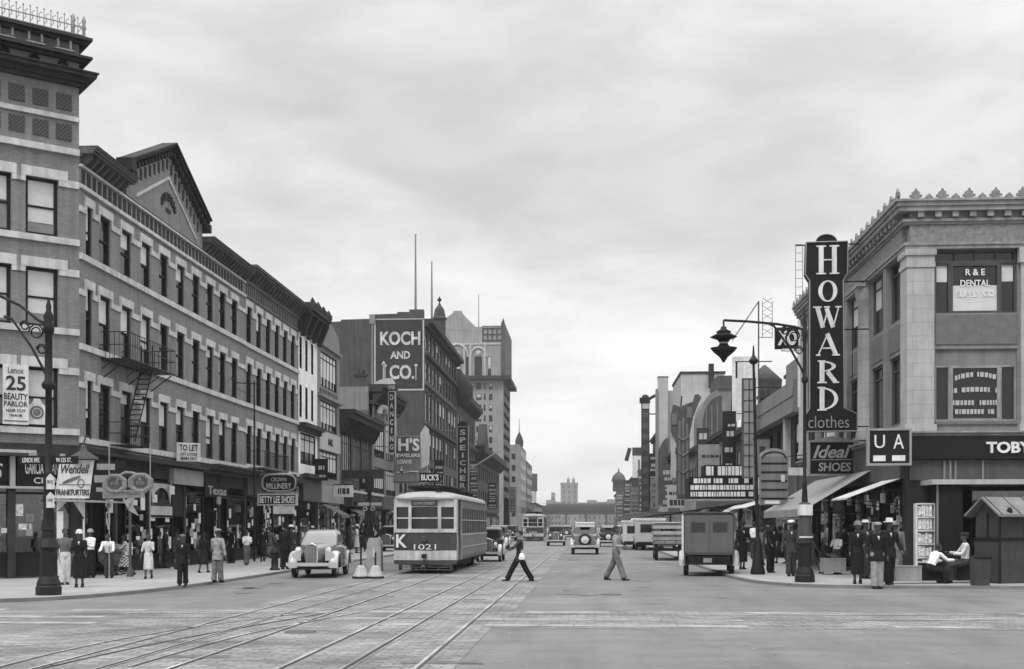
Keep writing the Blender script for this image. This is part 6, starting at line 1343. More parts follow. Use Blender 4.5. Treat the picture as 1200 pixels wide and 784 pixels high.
def sedan(name, label, paint, loc, rz, style='box', group=None, roofm=None, spare=True, fendm=None, L=4.5):
    rt = root(name, label, 'car', loc, rz, group); fm_ = fendm or paint
    W2 = .86
    # chassis & body tub
    if style == 'stream':
        hood = [(-2.05, .20, .55, 1.05, .12), (-1.9, .30, .5, 1.12, .18), (-1.2, .46, .5, 1.16, .2), (-.55, .62, .45, 1.18, .2)]
        body = [(-.6, .66, .42, 1.14, .2), (0, .80, .38, 1.16, .22), (1.2, .80, .38, 1.14, .24), (1.9, .62, .42, 1.02, .24), (2.3, .40, .5, .8, .14)]
        cab = [(-.55, .70, .02, 0), (.0, .74, .5, 0), (.6, .74, .52, 0), (1.3, .66, .44, 0), (1.85, .5, .12, 0)]
        H1 = 1.68
    else:
        hood = [(-1.95, .26, .5, 1.12, .1), (-1.9, .3, .48, 1.16, .1), (-1.2, .36, .48, 1.18, .1), (-.62, .44, .48, 1.2, .1)]
        body = [(-.64, .5, .45, 1.2, .08), (-.3, .74, .42, 1.22, .1), (1.4, .74, .42, 1.22, .14), (1.7, .70, .45, 1.2, .16), (1.82, .6, .5, 1.1, .16)]
        H1 = 1.82
    q = MB(); q.rings(loft_y(hood), True, True); obj('bonnet', q, M[paint], rt)
    q = MB(); q.rings(loft_y(body), True, True); obj('body', q, M[paint], rt)
    if style == 'stream': secs = [(-.62, .64, 1.1, 1.14), (-.35, .66, 1.1, 1.45), (-.12, .66, 1.1, 1.6), (.3, .66, 1.1, H1-.01), (.8, .65, 1.1, H1), (1.25, .6, 1.05, 1.6), (1.7, .5, 1.0, 1.35), (2.0, .4, .95, 1.05)]
    else: secs = [(-.36, .68, 1.15, 1.7), (-.3, .69, 1.15, 1.78), (.2, .7, 1.15, H1), (1.0, .7, 1.15, H1), (1.5, .68, 1.15, 1.76), (1.72, .62, 1.15, 1.6)]
    rs = []
    for y, hw_, z0, z1 in secs:
        r_ = min(.16, (z1-z0)*.45); P = rr(0, (z0+z1)/2, hw_, (z1-z0)/2, r_, 4); rs.append([(px*(1-.10*max(0, pz-z0)/.6), y, pz) for px, pz in P])
    q = MB(); q.rings(rs, True, True); cb2 = obj('cabin', q, M[paint], rt)
    sx = lambda z, hw_: hw_*(1-.10*(z-1.12)/.6)
    q = MB()
    if roofm: q.rings([[(px*.9, y, pz) for px, pz in rr(0, z_-.0, hw_, .05, .045, 3)] for y, hw_, z_ in ((-.3, .62, 1.78), (.2, .66, H1), (1.0, .66, H1), (1.5, .6, 1.77))], True, True); obj('roof_panel', q, M[roofm], rt)
    # glass
    def side_glass(ya, yb, za, zb_, hw_):
        for s in (-1, 1):
            q = MB(); xa, xb = s*(sx(za, hw_)+.008), s*(sx(zb_, hw_)+.008); q.add([(xa, ya, za), (xa, yb, za), (xb, yb-.03, zb_), (xb, ya+.05, zb_), (xa-s*.03, ya, za), (xa-s*.03, yb, za), (xb-s*.03, yb-.03, zb_), (xb-s*.03, ya+.05, zb_)], [(0, 1, 2, 3), (4, 5, 6, 7), (0, 1, 5, 4), (1, 2, 6, 5), (2, 3, 7, 6), (3, 0, 4, 7)]); obj('side_window', q, M['glass'], rt)
    if style == 'stream':
        side_glass(-.1, .55, 1.2, 1.5, .66); side_glass(.65, 1.25, 1.2, 1.48, .63)
        for s in (-1, 1):
            q = MB(); q.add([(s*.02, -.6, 1.19), (s*.58, -.56, 1.17), (s*.54, -.2, 1.5), (s*.02, -.24, 1.53), (s*.02, -.55, 1.16), (s*.58, -.5, 1.15), (s*.54, -.14, 1.48), (s*.02, -.18, 1.51)], [(0, 1, 2, 3), (4, 5, 6, 7), (0, 1, 5, 4), (1, 2, 6, 5), (2, 3, 7, 6), (3, 0, 4, 7)]); obj('windscreen', q, M['glass_painted_sky'], rt)
    else:
        side_glass(-.22, .5, 1.27, 1.64, .69); side_glass(.6, 1.25, 1.27, 1.64, .69)
        q = MB(); q.box(-.54, .54, -.385, -.34, 1.28, 1.64); obj('windscreen', q, M['glass_painted_sky' if rz else 'glass'], rt)
        q = MB(); q.box(-.28, .28, 1.66, 1.72, 1.42, 1.58); obj('rear_window', q, M['black'], rt)
    # grille, lamps, bumper
    q = MB(); gw_, gz0, gz1, gy_ = (.19, .5, 1.16, -2.12) if style == 'stream' else (.27, .48, 1.2, -2.0)
    q.box(-gw_, gw_, gy_, gy_+.12, gz0, gz1); gr = obj('grille', q, M['paint_dgrey'], rt)
    for k in range(7): x = -gw_+.03+k*(2*gw_-.06)/6; link('grille_bar', MB().box(x-.008, x+.008, gy_-.02, gy_, gz0+.03, gz1-.03).mesh('grille_bar', M['chrome']), gr)
    q = MB(); q.tube([(-gw_, gy_, gz0), (-gw_, gy_, gz1-.05), (0, gy_-.02, gz1+.04), (gw_, gy_, gz1-.05), (gw_, gy_, gz0), (-gw_, gy_, gz0)], .025, 6); link('grille_frame', q.mesh('grille_frame', M['chrome']), gr)
    for s in (-1, 1):
        hx_, hy_, hz_ = (s*.52, -1.82, .98) if style == 'stream' else (s*.47, -1.95, .95)
        q = MB(); q.rings([[(hx_+r_*math.cos(t*math.pi/8), hy_+yo, hz_+r_*math.sin(t*math.pi/8)) for t in range(16)] for r_, yo in ((.03, .22), (.09, .12), (.12, 0), (.11, -.03))], True, True); hl = obj('headlight', q, M['chrome'], rt); q = MB(); q.ell((hx_, hy_-.03, hz_), .1, .03, .1, 12, 6); link('lens', q.mesh('lens', M['letter']), hl)
    for y, nm_ in ((-2.4, 'front_bumper'), (2.28 if style != 'stream' else 2.5, 'rear_bumper')):
        q = MB(); sg_ = math.copysign(1, y); q.rings([[(xx, y-sg_*.12*abs(xx)**2, .43), (xx, y-sg_*.12*abs(xx)**2+sg_*.03, .43), (xx, y-sg_*.12*abs(xx)**2+sg_*.03, .55), (xx, y-sg_*.12*abs(xx)**2, .55)] for xx in (-.86, -.6, -.3, 0, .3, .6, .86)], True, False); bo = obj(nm_, q, M['paint_light'], rt)
        link('bumper_iron', MB().box(-.35, -.3, min(y, y-sg_*.5), max(y, y-sg_*.5), .46, .52).mesh('bumper_iron', M['black']), bo); link('bumper_iron', MB().box(.3, .35, min(y, y-sg_*.5), max(y, y-sg_*.5), .46, .52).mesh('bumper_iron', M['black']), bo)
    for s in (-1, 1):
        fw_, fx = (.34, .70) if style == 'stream' else (.26, .71)
        q = fender(s*fx, -1.45, .44, fw_, -5, 178, .40, .25 if style == 'stream' else .1)
        if style == 'stream': q.rings([[(s*(.40+.0*k), y_, z_) for y_, z_ in ()] or [(s*.42, -1.9+k*.3, .6), (s*.72, -1.9+k*.3, .62), (s*.72, -1.9+k*.3, .86-.03*k), (s*.42, -1.9+k*.3, .98-.02*k)] for k in range(5)], True, True)
        else: q.rings([[(s*.3, -1.85+k*.3, .75), (s*.62, -1.85+k*.3, .72), (s*.62, -1.85+k*.3, .80), (s*.3, -1.85+k*.3, .86)] for k in range(4)], True, True)
        obj('front_fender', q, M[fm_], rt)
        q = fender(s*.72, 1.35, .44, .28, 0, 180, .40, 0); obj('rear_fender', q, M[fm_], rt)
        q = MB(); q.box(min(s*.62, s*.86), max(s*.62, s*.86), -1.0, .95, .36, .41); q.prismx([(-1.35, .75), (-1.0, .38), (-.9, .38), (-1.2, .8)], min(s*.62, s*.84), max(s*.62, s*.84)); obj('running_board', q, M['paint_black'], rt)
        for y in (-1.45, 1.35): wheel(rt, s*.70, y)
    q = MB(); q.box(-.6, .6, -1.8, 1.8, .3, .46); q.tube([(-.7, -1.45, .36), (.7, -1.45, .36)], .05, 6); q.tube([(-.7, 1.35, .36), (.7, 1.35, .36)], .06, 6); obj('chassis', q, M['black'], rt)
    if spare:
        q = MB(); n = 20; yb_ = 2.02; q.rings([[(r_*math.cos(2*math.pi*k/n), yb_+dy, .86+r_*math.sin(2*math.pi*k/n)) for k in range(n)] for dy, r_ in ((-.07, .22), (-.08, .32), (0, .37), (.08, .32), (.07, .22))], False, True); sw = obj('spare_wheel', q, M['rubber'], rt)
        q = MB(); q.rings([[(r_*math.cos(2*math.pi*k/n), yb_+dy, .86+r_*math.sin(2*math.pi*k/n)) for k in range(n)] for dy, r_ in ((-.06, .24), (.05, .24), (.06, .2), (.03, .12), (.09, .08))], True, True); link('rim', q.mesh('rim', M['letter']), sw)
        q = MB(); q.box(-.05, .05, 1.75, 1.98, .8, .9); obj('spare_bracket', q, M['black'], rt)
    for s in (-1, 1): q = MB(); q.lathe([(.05, 0), (.06, .06), (.03, .1)], (s*.62, 1.9, .72), 8); obj('tail_lamp', q, M['chrome'], rt)
    return rt
def at_px(u, v): x, y, _ = gp(u, v); return x, y
# pale sedan at left (front towards the camera)
x0, y0 = gp(333, 678)[:2]; x1, _ = gp(390, 676)[:2]
sedan('parked_sedan', 'light streamlined sedan with a tall grille and big headlamps facing the camera at left', 'paint_grey', ((x0+x1)/2+.1, y0+2.25, 0), R(4), 'stream', None, None, False, 'paint_light')
# cream car seen from behind
x, y, _ = gp(685.5, 650); c_ = sedan('old_sedan', 'pale old sedan with a spare wheel driving away in the middle of the street', 'paint_grey', (x, y-1.6, 0), 0, 'box', None, 'paint_light', True, 'paint_light'); c_.location.y = y+2.0-.0; c_.rotation_euler.z = R(180)
c_.scale = (1.08, 1.0, 1.08)
# rear faces the camera: turn so that the front points away
# parked and moving dark cars further down
cars = [(452, 648, 0, 'paint_black', 'dark old sedan facing the camera behind the safety island'), (581, 645, 0, 'paint_dgrey', 'dark old sedan with pale bonnet facing the camera left of the far tram'), (651, 640, 0, 'paint_dgrey', 'dark car facing the camera just right of the far tram'), (713, 641, 180, 'paint_black', 'tall dark car right of the pale old sedan, seen from behind'), (596, 634, 0, 'paint_black', 'small dark car half hidden left of the far tram'), (664, 632, 180, 'paint_dgrey', 'small far car close to the pale old sedan'), (741, 642, 180, 'paint_dgrey', 'far parked dark car nearest the walking man in shirt sleeves'), (735, 636, 180, 'paint_black', 'far parked black car at the right kerb by the domed turret'), (728, 631, 180, 'paint_grey', 'farthest parked car at the right kerb')]
base = None
for u, v, rz_, pt, lb in cars:
    x, y, _ = gp(u, v)
    c_ = sedan('old_sedan', lb, pt, (x, y+2.2, 0), R(rz_), 'box', 'old sedans along the street', None, rz_ == 180, 'paint_light' if 'pale bonnet' in lb else None)
x, y, _ = gp(752, 651)
# white roofed panel truck / bus behind the stake truck
def wagon(name, label, u, v, wd, ht, ln, paint, roofp, glassband=True, cat='bus'):
    x, y, _ = gp(u, v); rt = root(name, label, cat, (x, y, 0), 0)
    q = MB(); q.rings([[(px, y_, pz) for px, pz in rr(0, (.5+ht)/2, wd/2, (ht-.5)/2, .18, 4)] for y_ in (0, .1, ln-.1, ln)], True, True); obj('body', q, M[paint], rt)
    q = MB(); q.rings([[(px, y_, pz) for px, pz in rr(0, ht, wd/2+.03, .09, .08, 3)] for y_ in (-.05, ln+.05)], True, True); obj('roof', q, M[roofp], rt)
    for s in (-1, 1):
        n = int(ln/1.1)
        for k in range(n): ya = .3+k*(ln-.5)/n; q = MB(); q.box(s*(wd/2)-.02, s*(wd/2)+.02, ya, ya+(ln-.5)/n-.15, ht*.55, ht*.86); obj('side_window', q, M['glass'], rt)
        for y_ in (ln*.18, ln*.8): wheel(rt, s*(wd/2-.16), y_, .42, .2)
        q = fender(s*(wd/2-.05), ln*.18, .5, .22, 0, 180, .42); obj('fender', q, M['paint_dgrey'], rt)
    q = MB(); q.box(-wd*.32, wd*.32, -.03, .0, ht*.58, ht*.84); obj('rear_window', q, M['glass'], rt); q = MB(); q.box(-wd*.45, wd*.45, -.15, -.08, .5, .62); q.box(-.3, .3, -.08, .2, .5, .56); obj('bumper', q, M['black'], rt)
    q = MB(); q.box(-wd/2+.2, wd/2-.2, .1, ln-.1, .35, .5); obj('chassis', q, M['black'], rt); return rt
wagon('white_roofed_bus', 'low white roofed coach parked beyond the stake truck at the right kerb', 762, 645, 2.2, 2.25, 7.5, 'paint_light', 'signwhite')
wagon('white_panel_truck', 'small white panel truck parked between the coach and the walking man', 744, 644, 1.8, 2.1, 4.2, 'signwhite', 'signwhite', cat='truck')
# open stake truck
x, y, _ = gp(785, 657); st_ = root('stake_truck', 'open stake sided truck with pale slats seen from behind at the right kerb', 'truck', (x, y, 0), R(-2))
tw_ = .85; q = MB(); q.box(-tw_, tw_, 0, 3.0, .85, .95); obj('bed', q, M['woodmid'], st_)
for xx in (-tw_, -tw_*.35, tw_*.35, tw_-.06): q = MB(); q.box(xx, xx+.06, -.03, .03, .95, 1.9); obj('stake', q, M['dgrey'], st_)
for k in range(3):
    z = 1.05+k*.3
    obj('slat', MB().box(-tw_, tw_, -.06, -.031, z, z+.17), M['signgrey' if k == 0 else 'pale'], st_)
    for s in (-1, 1): obj('slat', MB().box(s*tw_-.02, s*tw_+.02, .05, 3.0, z, z+.17), M['signgrey'], st_)
q = MB(); q.rings([[(px, y_, pz) for px, pz in rr(0, z_, hw_, hh, .12, 3)] for y_, z_, hw_, hh in ((3.1, 1.35, .75, .6), (3.2, 1.38, .78, .62), (4.2, 1.38, .78, .62), (4.4, 1.1, .6, .4), (5.2, .95, .45, .35))], True, True); obj('cab', q, M['paint_dgrey'], st_)
q = MB(); q.box(-.4, .4, 3.07, 3.1, 1.5, 1.8); obj('rear_window', q, M['glass'], st_)
q = MB(); q.box(-.4, -.3, -.1, 4.6, .55, .7); q.box(.3, .4, -.1, 4.6, .55, .7); q.box(-tw_, tw_, -.14, -.1, .5, .66); obj('chassis', q, M['black'], st_)
for s in (-1, 1):
    for y_ in (.8, 4.5): wheel(st_, s*.68, y_, .38, .18)
    obj('mudguard', fender(s*.72, .8, .46, .24, 10, 170, .38), M['paint_black'], st_)
# grey delivery van at right kerb, seen from behind
x0, y0, _ = gp(797, 672); x1, y1, d1 = gp(861, 676); k_ = d1/F_
vw = 1.86; vn = root('delivery_van', 'boxy grey delivery van with two small rear windows parked at the right kerb', 'van', ((x0+x1)/2-.02, 43.2, 0), R(-5))
M['vanpaint'] = mat('vanpaint', .105, .5, .1, 2, streak=.1)
q = MB(); q.rings([[(px, y_, pz) for px, pz in rr(0, (z0_+z1_)/2, hw_, (z1_-z0_)/2, .14, 4)] for y_, z0_, z1_, hw_ in ((0, .78, 2.22, .86), (.06, .74, 2.28, .9), (2.3, .7, 2.3, .92), (2.5, .7, 2.2, .88))], True, True); obj('body', q, M['vanpaint'], vn)
q = MB(); q.box(-.84, .84, -.03, .02, .85, 2.1); dr = obj('rear_doors', q, M['vanpaint'], vn)
for xx in (-.62, .16): link('rear_window', MB().box(xx, xx+.46, -.05, -.03, 1.62, 1.92).mesh('rear_window', M['glass']), dr)
for xx in (-.66, .12): link('window_frame', MB().box(xx, xx+.54, -.04, -.032, 1.58, 1.96).mesh('window_frame', M['dgrey']), dr)
link('door_gap', MB().box(-.01, .01, -.04, -.03, .9, 2.08).mesh('door_gap', M['dgrey']), dr); link('handle', MB().tube([(.05, -.06, 1.2), (.05, -.06, 1.35)], .015, 5).mesh('handle', M['chrome']), dr)
q = MB(); q.box(-.93, .93, -.05, .1, 2.26, 2.32); obj('drip_rail', q, M['dgrey'], vn)
q = MB(); q.box(-.97, -.9, .02, .14, .6, 2.2); obj('pale_edge', q, M['signwhite'], vn)
q = MB(); q.rings([[(px, y_, pz) for px, pz in rr(0, z_, hw_, hh, .14, 4)] for y_, z_, hw_, hh in ((2.5, 1.4, .8, .7), (3.1, 1.35, .78, .6), (3.3, .95, .5, .35), (4.2, .9, .35, .3))], True, True); obj('cab', q, M['paint_grey'], vn)
q = MB(); q.box(-.75, .75, -.05, 3.8, .42, .72); q.box(-.85, .85, -.2, -.12, .42, .5); obj('chassis', q, M['black'], vn)
q = MB(); q.box(-.2, .1, -.16, -.1, .5, .66); obj('number_plate', q, M['signgrey'], vn)
for s in (-1, 1):
    for y_ in (.75, 3.6): wheel(vn, s*.82, y_, .36, .18, 'paint_light')
    obj('rear_fender', fender(s*.95, .75, .45, .26, 0, 180, .38), M['paint_light'], vn)
# car front beside the tram
x, y, _ = gp(571, 659); c_ = sedan('old_roadster', 'dark old car with bright lamps passing the right side of the near tram', 'paint_black', (x+.0, y+2.2, 0), 0, 'box', None, None, False, 'paint_light')
c_.scale = (.8, .9, .95)

# ---- streetcars
def tram(loc, rz, label, number, front=True, group='streetcars on the tracks'):
    rt = root('streetcar', label, 'streetcar', loc, rz, group)
    W2, L, zf, zt = 1.19, 12.4, .88, 2.82
    fr_ = lambda k: .10*(1-(k)**2)      # slight bow of the front
    def bow(x0, x1, z0, z1, t=.05, out=.0, m='tram_cream', nm='front_panel', mb=None):
        q = mb or MB(); n = 6; rs = []
        for i in range(n+1):
            x = x0+(x1-x0)*i/n; y = -.22*(1-(x/W2)**2)-out; rs.append([(x, y, z0), (x, y+t, z0), (x, y+t, z1), (x, y, z1)])
        q.rings(rs, True, False); return obj(nm, q, M[m], rt) if mb is None else q
    bow(-W2, W2, .88, 1.56, m='tram_dark'); bow(-W2, W2, .52, .88, out=.01); bow(-W2, W2, .36, .52, out=.03, m='tram_dark', nm='front_apron')
    bow(-W2, W2, 1.56, 1.70, out=.03); bow(-W2, W2, 2.52, 2.82, out=.01)
    posts = [(-W2, -W2+.1), (-.62, -.5), (.5, .62), (W2-.1, W2)]
    for a, b in posts: bow(a, b, 1.70, 2.52, t=.1, out=.01, nm='window_post')
    for a, b in ((-W2+.1, -.62), (-.5, .5), (.62, W2-.1)):
        bow(a, b, 1.72, 2.5, t=.02, out=-.05, m='glass', nm='windscreen'); bow(a, b, 2.08, 2.13, t=.04, out=-.02, nm='window_bar')
    bow(-.5, .5, 2.56, 2.76, out=.03, m='tram_dark', nm='route_board'); text('125TH STREET', rt, (0, -.27, 2.66), .8, .1, M['lettermid'])
    bow(-W2+.04, -.72, .98, 1.5, out=.012, m='tram_dark', nm='poster'); text('K', rt, (-.88, -.16, 1.24), .42, .5, M['letter'], R(-8), .01, .02)
    text(number, rt, (.02, -.245, 1.02), .84, .2, M['letter'])
    q = MB(); q.rings([[(r_*math.cos(t*math.pi/8), y_, 1.3+r_*math.sin(t*math.pi/8)) for t in range(16)] for r_, y_ in ((.12, -.2), (.12, -.3), (.09, -.32), (.03, -.3))], True, True); obj('headlight', q, M['dgrey'], rt)
    q = MB(); q.box(-.08, .08, -.45, -.2, .6, .75); obj('coupler', q, M['black'], rt)
    # body side
    q = MB(); q.box(-W2, W2, 1.6, L, .62, 1.5); q.box(-W2, W2, 1.6, L, 2.5, 2.82); q.box(-W2+.05, W2-.05, .1, L-.1, .5, .66); q.box(-W2, W2, .05, .14, 2.4, 2.82); obj('side_wall', q, M['tram_side'], rt)
    q = MB(); q.box(-W2+.02, W2-.02, .2, L-.2, 2.8, 2.84); obj('ceiling', q, M['tram_side'], rt)
    n = 11
    for s in (-1, 1):
        for k in range(n+1):
            y = 1.7+k*(L-1.9)/n; obj('side_post', MB().box(min(s*W2, s*(W2-.06)), max(s*W2, s*(W2-.06)), y-.06, y+.06, 1.5, 2.5), M['tram_side'], rt)
        for k in range(n): y = 1.7+k*(L-1.9)/n; obj('side_window', MB().box(s*(W2-.05)-.01, s*(W2-.05)+.01, y+.06, y+(L-1.9)/n-.06, 1.52, 2.48), M['glass'], rt)
        q = MB(); q.box(min(s*W2, s*(W2+.02)), max(s*W2, s*(W2+.02)), 1.6, L, 1.44, 1.5); q.box(min(s*W2, s*(W2+.02)), max(s*W2, s*(W2+.02)), 1.6, L, .95, .98); q.box(min(s*W2, s*(W2+.02)), max(s*W2, s*(W2+.02)), 1.6, L, 2.02, 2.06); obj('belt_rail', q, M['tram_cream'], rt)
        q = MB(); q.box(s*W2-.03, s*W2+.03, .1, .2, .5, 2.8); q.box(s*W2-.03, s*W2+.03, 1.5, 1.62, .5, 2.8); obj('door_post', q, M['tram_cream'], rt)
        q = MB(); [q.box(s*(W2-.08)-.02, s*(W2-.08)+.02, a, a+.28, .5, 1.4) for a in (.22, .54, .86, 1.18)]; [q.box(s*(W2-.08)-.02, s*(W2-.08)+.02, a, a+.03, 1.4, 2.75) for a in (.22, .52, .84, 1.16, 1.46)]; obj('door', q, M['tram_side'], rt)
        q = MB(); [q.box(s*(W2-.09)-.01, s*(W2-.09)+.01, a, a+.27, 1.4, 2.6) for a in (.25, .55, .87, 1.19)]; obj('door_glass', q, M['glass'], rt)
    # roof: hood, deck, clerestory
    q = MB(); rs = []
    for y, hw_, zt_, zb in ((-.3, .7, 2.9, 2.84), (-.15, 1.05, 3.0, 2.84), (.3, 1.22, 3.1, 2.84), (1.0, 1.24, 3.16, 2.84), (L-1, 1.24, 3.16, 2.84), (L, 1.1, 2.95, 2.84)):
        ring = [(hw_*math.cos(t*math.pi/12), y, zb+(zt_-zb)*math.sin(t*math.pi/12)**.8) for t in range(13)]+[(-hw_, y, zb-.03), (hw_, y, zb-.03)]; rs.append(ring)
    q.rings(rs, True, True); obj('roof', q, M['tram_roof'], rt)
    q = MB(); q.box(-.62, .62, 1.1, L-1, 3.05, 3.28); obj('clerestory', q, M['dgrey'], rt)
    q = MB(); q.rings([[(px, y, pz) for px, pz in rr(0, 3.31, hw_, .05, .045, 3)] for y, hw_ in ((.7, .5), (1.0, .82), (L-1, .82), (L-.7, .5))], True, True); obj('roof_deck', q, M['black'], rt)
    q = MB(); q.box(.35, .6, .25, .4, 3.1, 3.2); q.box(.42, .48, .25, .3, 3.2, 3.26); obj('number_light', q, M['black'], rt)
    # trucks and life guard
    for y in (2.6, L-3.2):
        for s in (-1, 1):
            for dy in (-.7, .7):
                q = MB(); n_ = 16; q.rings([[(s*.75+dx, y+dy+r_*math.cos(2*math.pi*k/n_), .36+r_*math.sin(2*math.pi*k/n_)) for k in range(n_)] for dx, r_ in ((-.06, .34), (.06, .34))], True, False); obj('wheel', q, M['black'], rt)
            q = MB(); q.box(s*.95-.05, s*.95+.05, y-1.1, y+1.1, .28, .5); obj('truck_frame', q, M['black'], rt)
    q = MB()
    for z in (.14, .24, .32): q.box(-1.0, 1.0, -.16, -.12, z, z+.035)
    for x in (-1.0, -.5, 0, .5, .96): q.box(x, x+.04, -.14, .5, .12, .4)
    obj('life_guard', q, M['dgrey'], rt); q = MB(); q.box(-1.15, 1.15, .1, L-.2, .44, .5); q.box(-.9, .9, 4.5, 7.5, .2, .5); obj('underframe', q, M['black'], rt)
    q = MB(); [q.box(s*.55-.2, s*.55+.2, 2+k*1.1, 2.4+k*1.1, 1.0, 1.35) for s in (-1, 1) for k in range(8)]; q.box(-1.1, 1.1, .3, L-.3, .6, .64); q.box(-1.1, 1.1, L-.2, L-.1, .6, 2.8); obj('interior_seat', q, M['dgrey'], rt)
    return rt
xa, ya, _ = gp(498, 672.5)
tram((xa, ya+.1, 0), R(-.5), 'nearer streetcar number 1021 with a dark dash panel and pale window posts', '1021')
xa, ya, _ = gp(624.5, 634); tram((xa, ya, 0), 0, 'far streetcar facing the camera down the street', '1043')
# ================================================================ PEOPLE
DG = None
def remeshed(mb, name, voxel, m, smooth=2):
    me0 = mb.mesh('tmp', m); o = bpy.data.objects.new('tmp', me0); COL.objects.link(o)
    r = o.modifiers.new('r', 'REMESH'); r.mode = 'VOXEL'; r.voxel_size = voxel; r.use_smooth_shade = True
    s = o.modifiers.new('s', 'SMOOTH'); s.factor = .5; s.iterations = smooth
    bpy.context.view_layer.update(); dg = bpy.context.evaluated_depsgraph_get()
    me = bpy.data.meshes.new_from_object(o.evaluated_get(dg)); bpy.data.objects.remove(o); bpy.data.meshes.remove(me0)
    me.name = name; me.materials.clear(); me.materials.append(m)
    for p in me.polygons: p.use_smooth = True
    return me
def ringz(c, rx, ry, n=14, tilt=0): return [Vector((c[0]+rx*math.cos(2*math.pi*k/n), c[1]+ry*math.sin(2*math.pi*k/n), c[2])) for k in range(n)]
PC = {}
def person(kind='suit', legs=((0, 0), (0, 0)), arms=((4, 8, 12), (4, 8, 12)), lean=0, seat=None, hat=None, fine=False, female=False, top='cl_dark', bot='cl_dark', hatm='cl_dark', skin='skin_dark', bag=None, head=0, apron=None):
    """dict of meshes: body, clothes. Local: faces -y, feet at z=0, 1.75 m"""
    key = (kind, legs, arms, lean, seat, hat, fine, female, top, bot, hatm, skin, head)
    if key in PC: return PC[key]
    vx = .009 if fine else .014
    L1, L2_ = .44, .42
    def legp(hx, hip, sw, kb):
        d1 = Vector((0, -math.sin(R(sw)), -math.cos(R(sw)))); k = hip+d1*L1; d2 = Vector((0, -math.sin(R(sw-kb)), -math.cos(R(sw-kb)))); return k, k+d2*L2_, d2
    lows = [math.cos(R(s))*L1+math.cos(R(s-k))*L2_ for s, k in legs]
    hz_ = (seat+.08) if seat else max(lows)+.085
    hc = Vector((0, 0, hz_)); tr = Matrix.Rotation(R(lean), 3, 'X')     # lean forward (towards -y)
    sh_w = .165 if female else .19; ht = hc+tr @ Vector((0, 0, .50)); nk = hc+tr @ Vector((0, 0, .57)); hd = hc+tr @ Vector((0, -.02, .70))
    body = MB(); A = {}
    body.rings([[tr @ (v-hc)+hc for v in ringz((0, 0, hz_+z), rx, ry)] for z, rx, ry in ((-.08, .10, .08), (-.03, .155, .10), (.05, .155, .105), (.16, .125, .09), (.3, .15, .105), (.42, .165, .10), (.49, .13, .08), (.53, .07, .06))])
    joints = []
    for i, (s, (sw, kb)) in enumerate(zip((-1, 1), legs)):
        hp = hc+Vector((s*.085, 0, -.02)); k, an, d2 = legp(s*.085, hp, sw, kb); body.limb(hp, k, .082, .055, 10); body.limb(k, an, .055, .034, 10)
        f = Vector((s*.02, -.17 if True else 0, 0)); toe = an+Vector((0, -.13, -.05 if (sw-kb) > -20 else -.09)); body.limb(an+Vector((0, .03, -.05)), toe, .036, .03, 8); joints.append((hp, k, an, toe))
    aj = []
    for i, (s, (sw, out, eb)) in enumerate(zip((-1, 1), arms)):
        sp_ = ht+Vector((s*sh_w, 0, -.03)); d1 = Vector((s*math.sin(R(out)), -math.sin(R(sw))*math.cos(R(out)), -math.cos(R(sw))*math.cos(R(out)))); e = sp_+d1*.29
        inn = .25 if eb > 50 else 0
        d2 = Vector((s*(math.sin(R(out))*.6-inn), -math.sin(R(sw+eb)), -math.cos(R(sw+eb)))).normalized(); w_ = e+d2*.25
        body.limb(sp_, e, .046, .036, 8); body.limb(e, w_, .036, .026, 8)
        # hand: palm, four fingers of different lengths, thumb from the side
        side = Vector((0, 1, 0)).cross(d2); side = side.normalized() if side.length > .1 else Vector((1, 0, 0)); fwd = d2.cross(side).normalized()
        pc_ = w_+d2*.055; body.limb(w_, pc_+d2*.02, .026, .03, 8)
        for k, ln in enumerate((.060, .072, .068, .052)):
            b_ = w_+d2*.09+fwd*(.030-.020*k); m_ = b_+d2*ln*.55; body.tube([b_-d2*.03, b_, m_, m_+(d2*.8-side*s*.45).normalized()*ln*.45], [.011, .010, .009, .007], 6)
        b_ = w_+d2*.03+fwd*.028; body.tube([b_, b_+(fwd*.8+d2*.7).normalized()*.035, b_+(fwd*.8+d2*.7).normalized()*.035+(d2+fwd*.1)*.03], [.013, .011, .008], 6)
        aj.append((sp_, e, w_))
    body.limb(nk-tr @ Vector((0, 0, .06)), hd-Vector((0, -.01, .06)), .058, .05, 10)
    hr = Matrix.Rotation(R(head), 3, 'Z')
    body.ell(hd+Vector((0, .012, .035)), .076, .094, .092, 14, 10); body.ell(hd+hr @ Vector((0, -.028, -.035)), .056, .062, .075, 12, 8)
    body.limb(hd+hr @ Vector((0, -.085, .015)), hd+hr @ Vector((0, -.108, -.022)), .011, .016, 6)
    body.ell(hd+hr @ Vector((0, -.083, -.058)), .024, .012, .010, 8, 5)
    for s in (-1, 1): body.ell(hd+hr @ Vector((s*.078, .012, 0)), .012, .022, .032, 8, 6)
    out = [('person', remeshed(body, 'person', vx, M[skin]), None)]
    ey = MB()
    for s in (-1, 1): ey.ell(hd+hr @ Vector((s*.03, -.082, .012)), .012, .008, .008, 8, 5)
    out.append(('eyes', ey.mesh('eyes', M['black'])))
    hr_ = MB(); hr_.rings([[hd+hr @ (v-hd) for v in ringz(hd+Vector((0, .02+dy, z)), rx, ry, 16)] for z, rx, ry, dy in (((-.10 if female else -.03), .075, .075, .03), (.0, .086, .088, .02), (.06, .085, .100, .008), (.105, .07, .085, .005), (.135, .03, .035, .01))])
    out.append(('hair', hr_.mesh('hair', M['hair'])))
    cl = MB(); V_ = .016
    # shoes
    sh = MB()
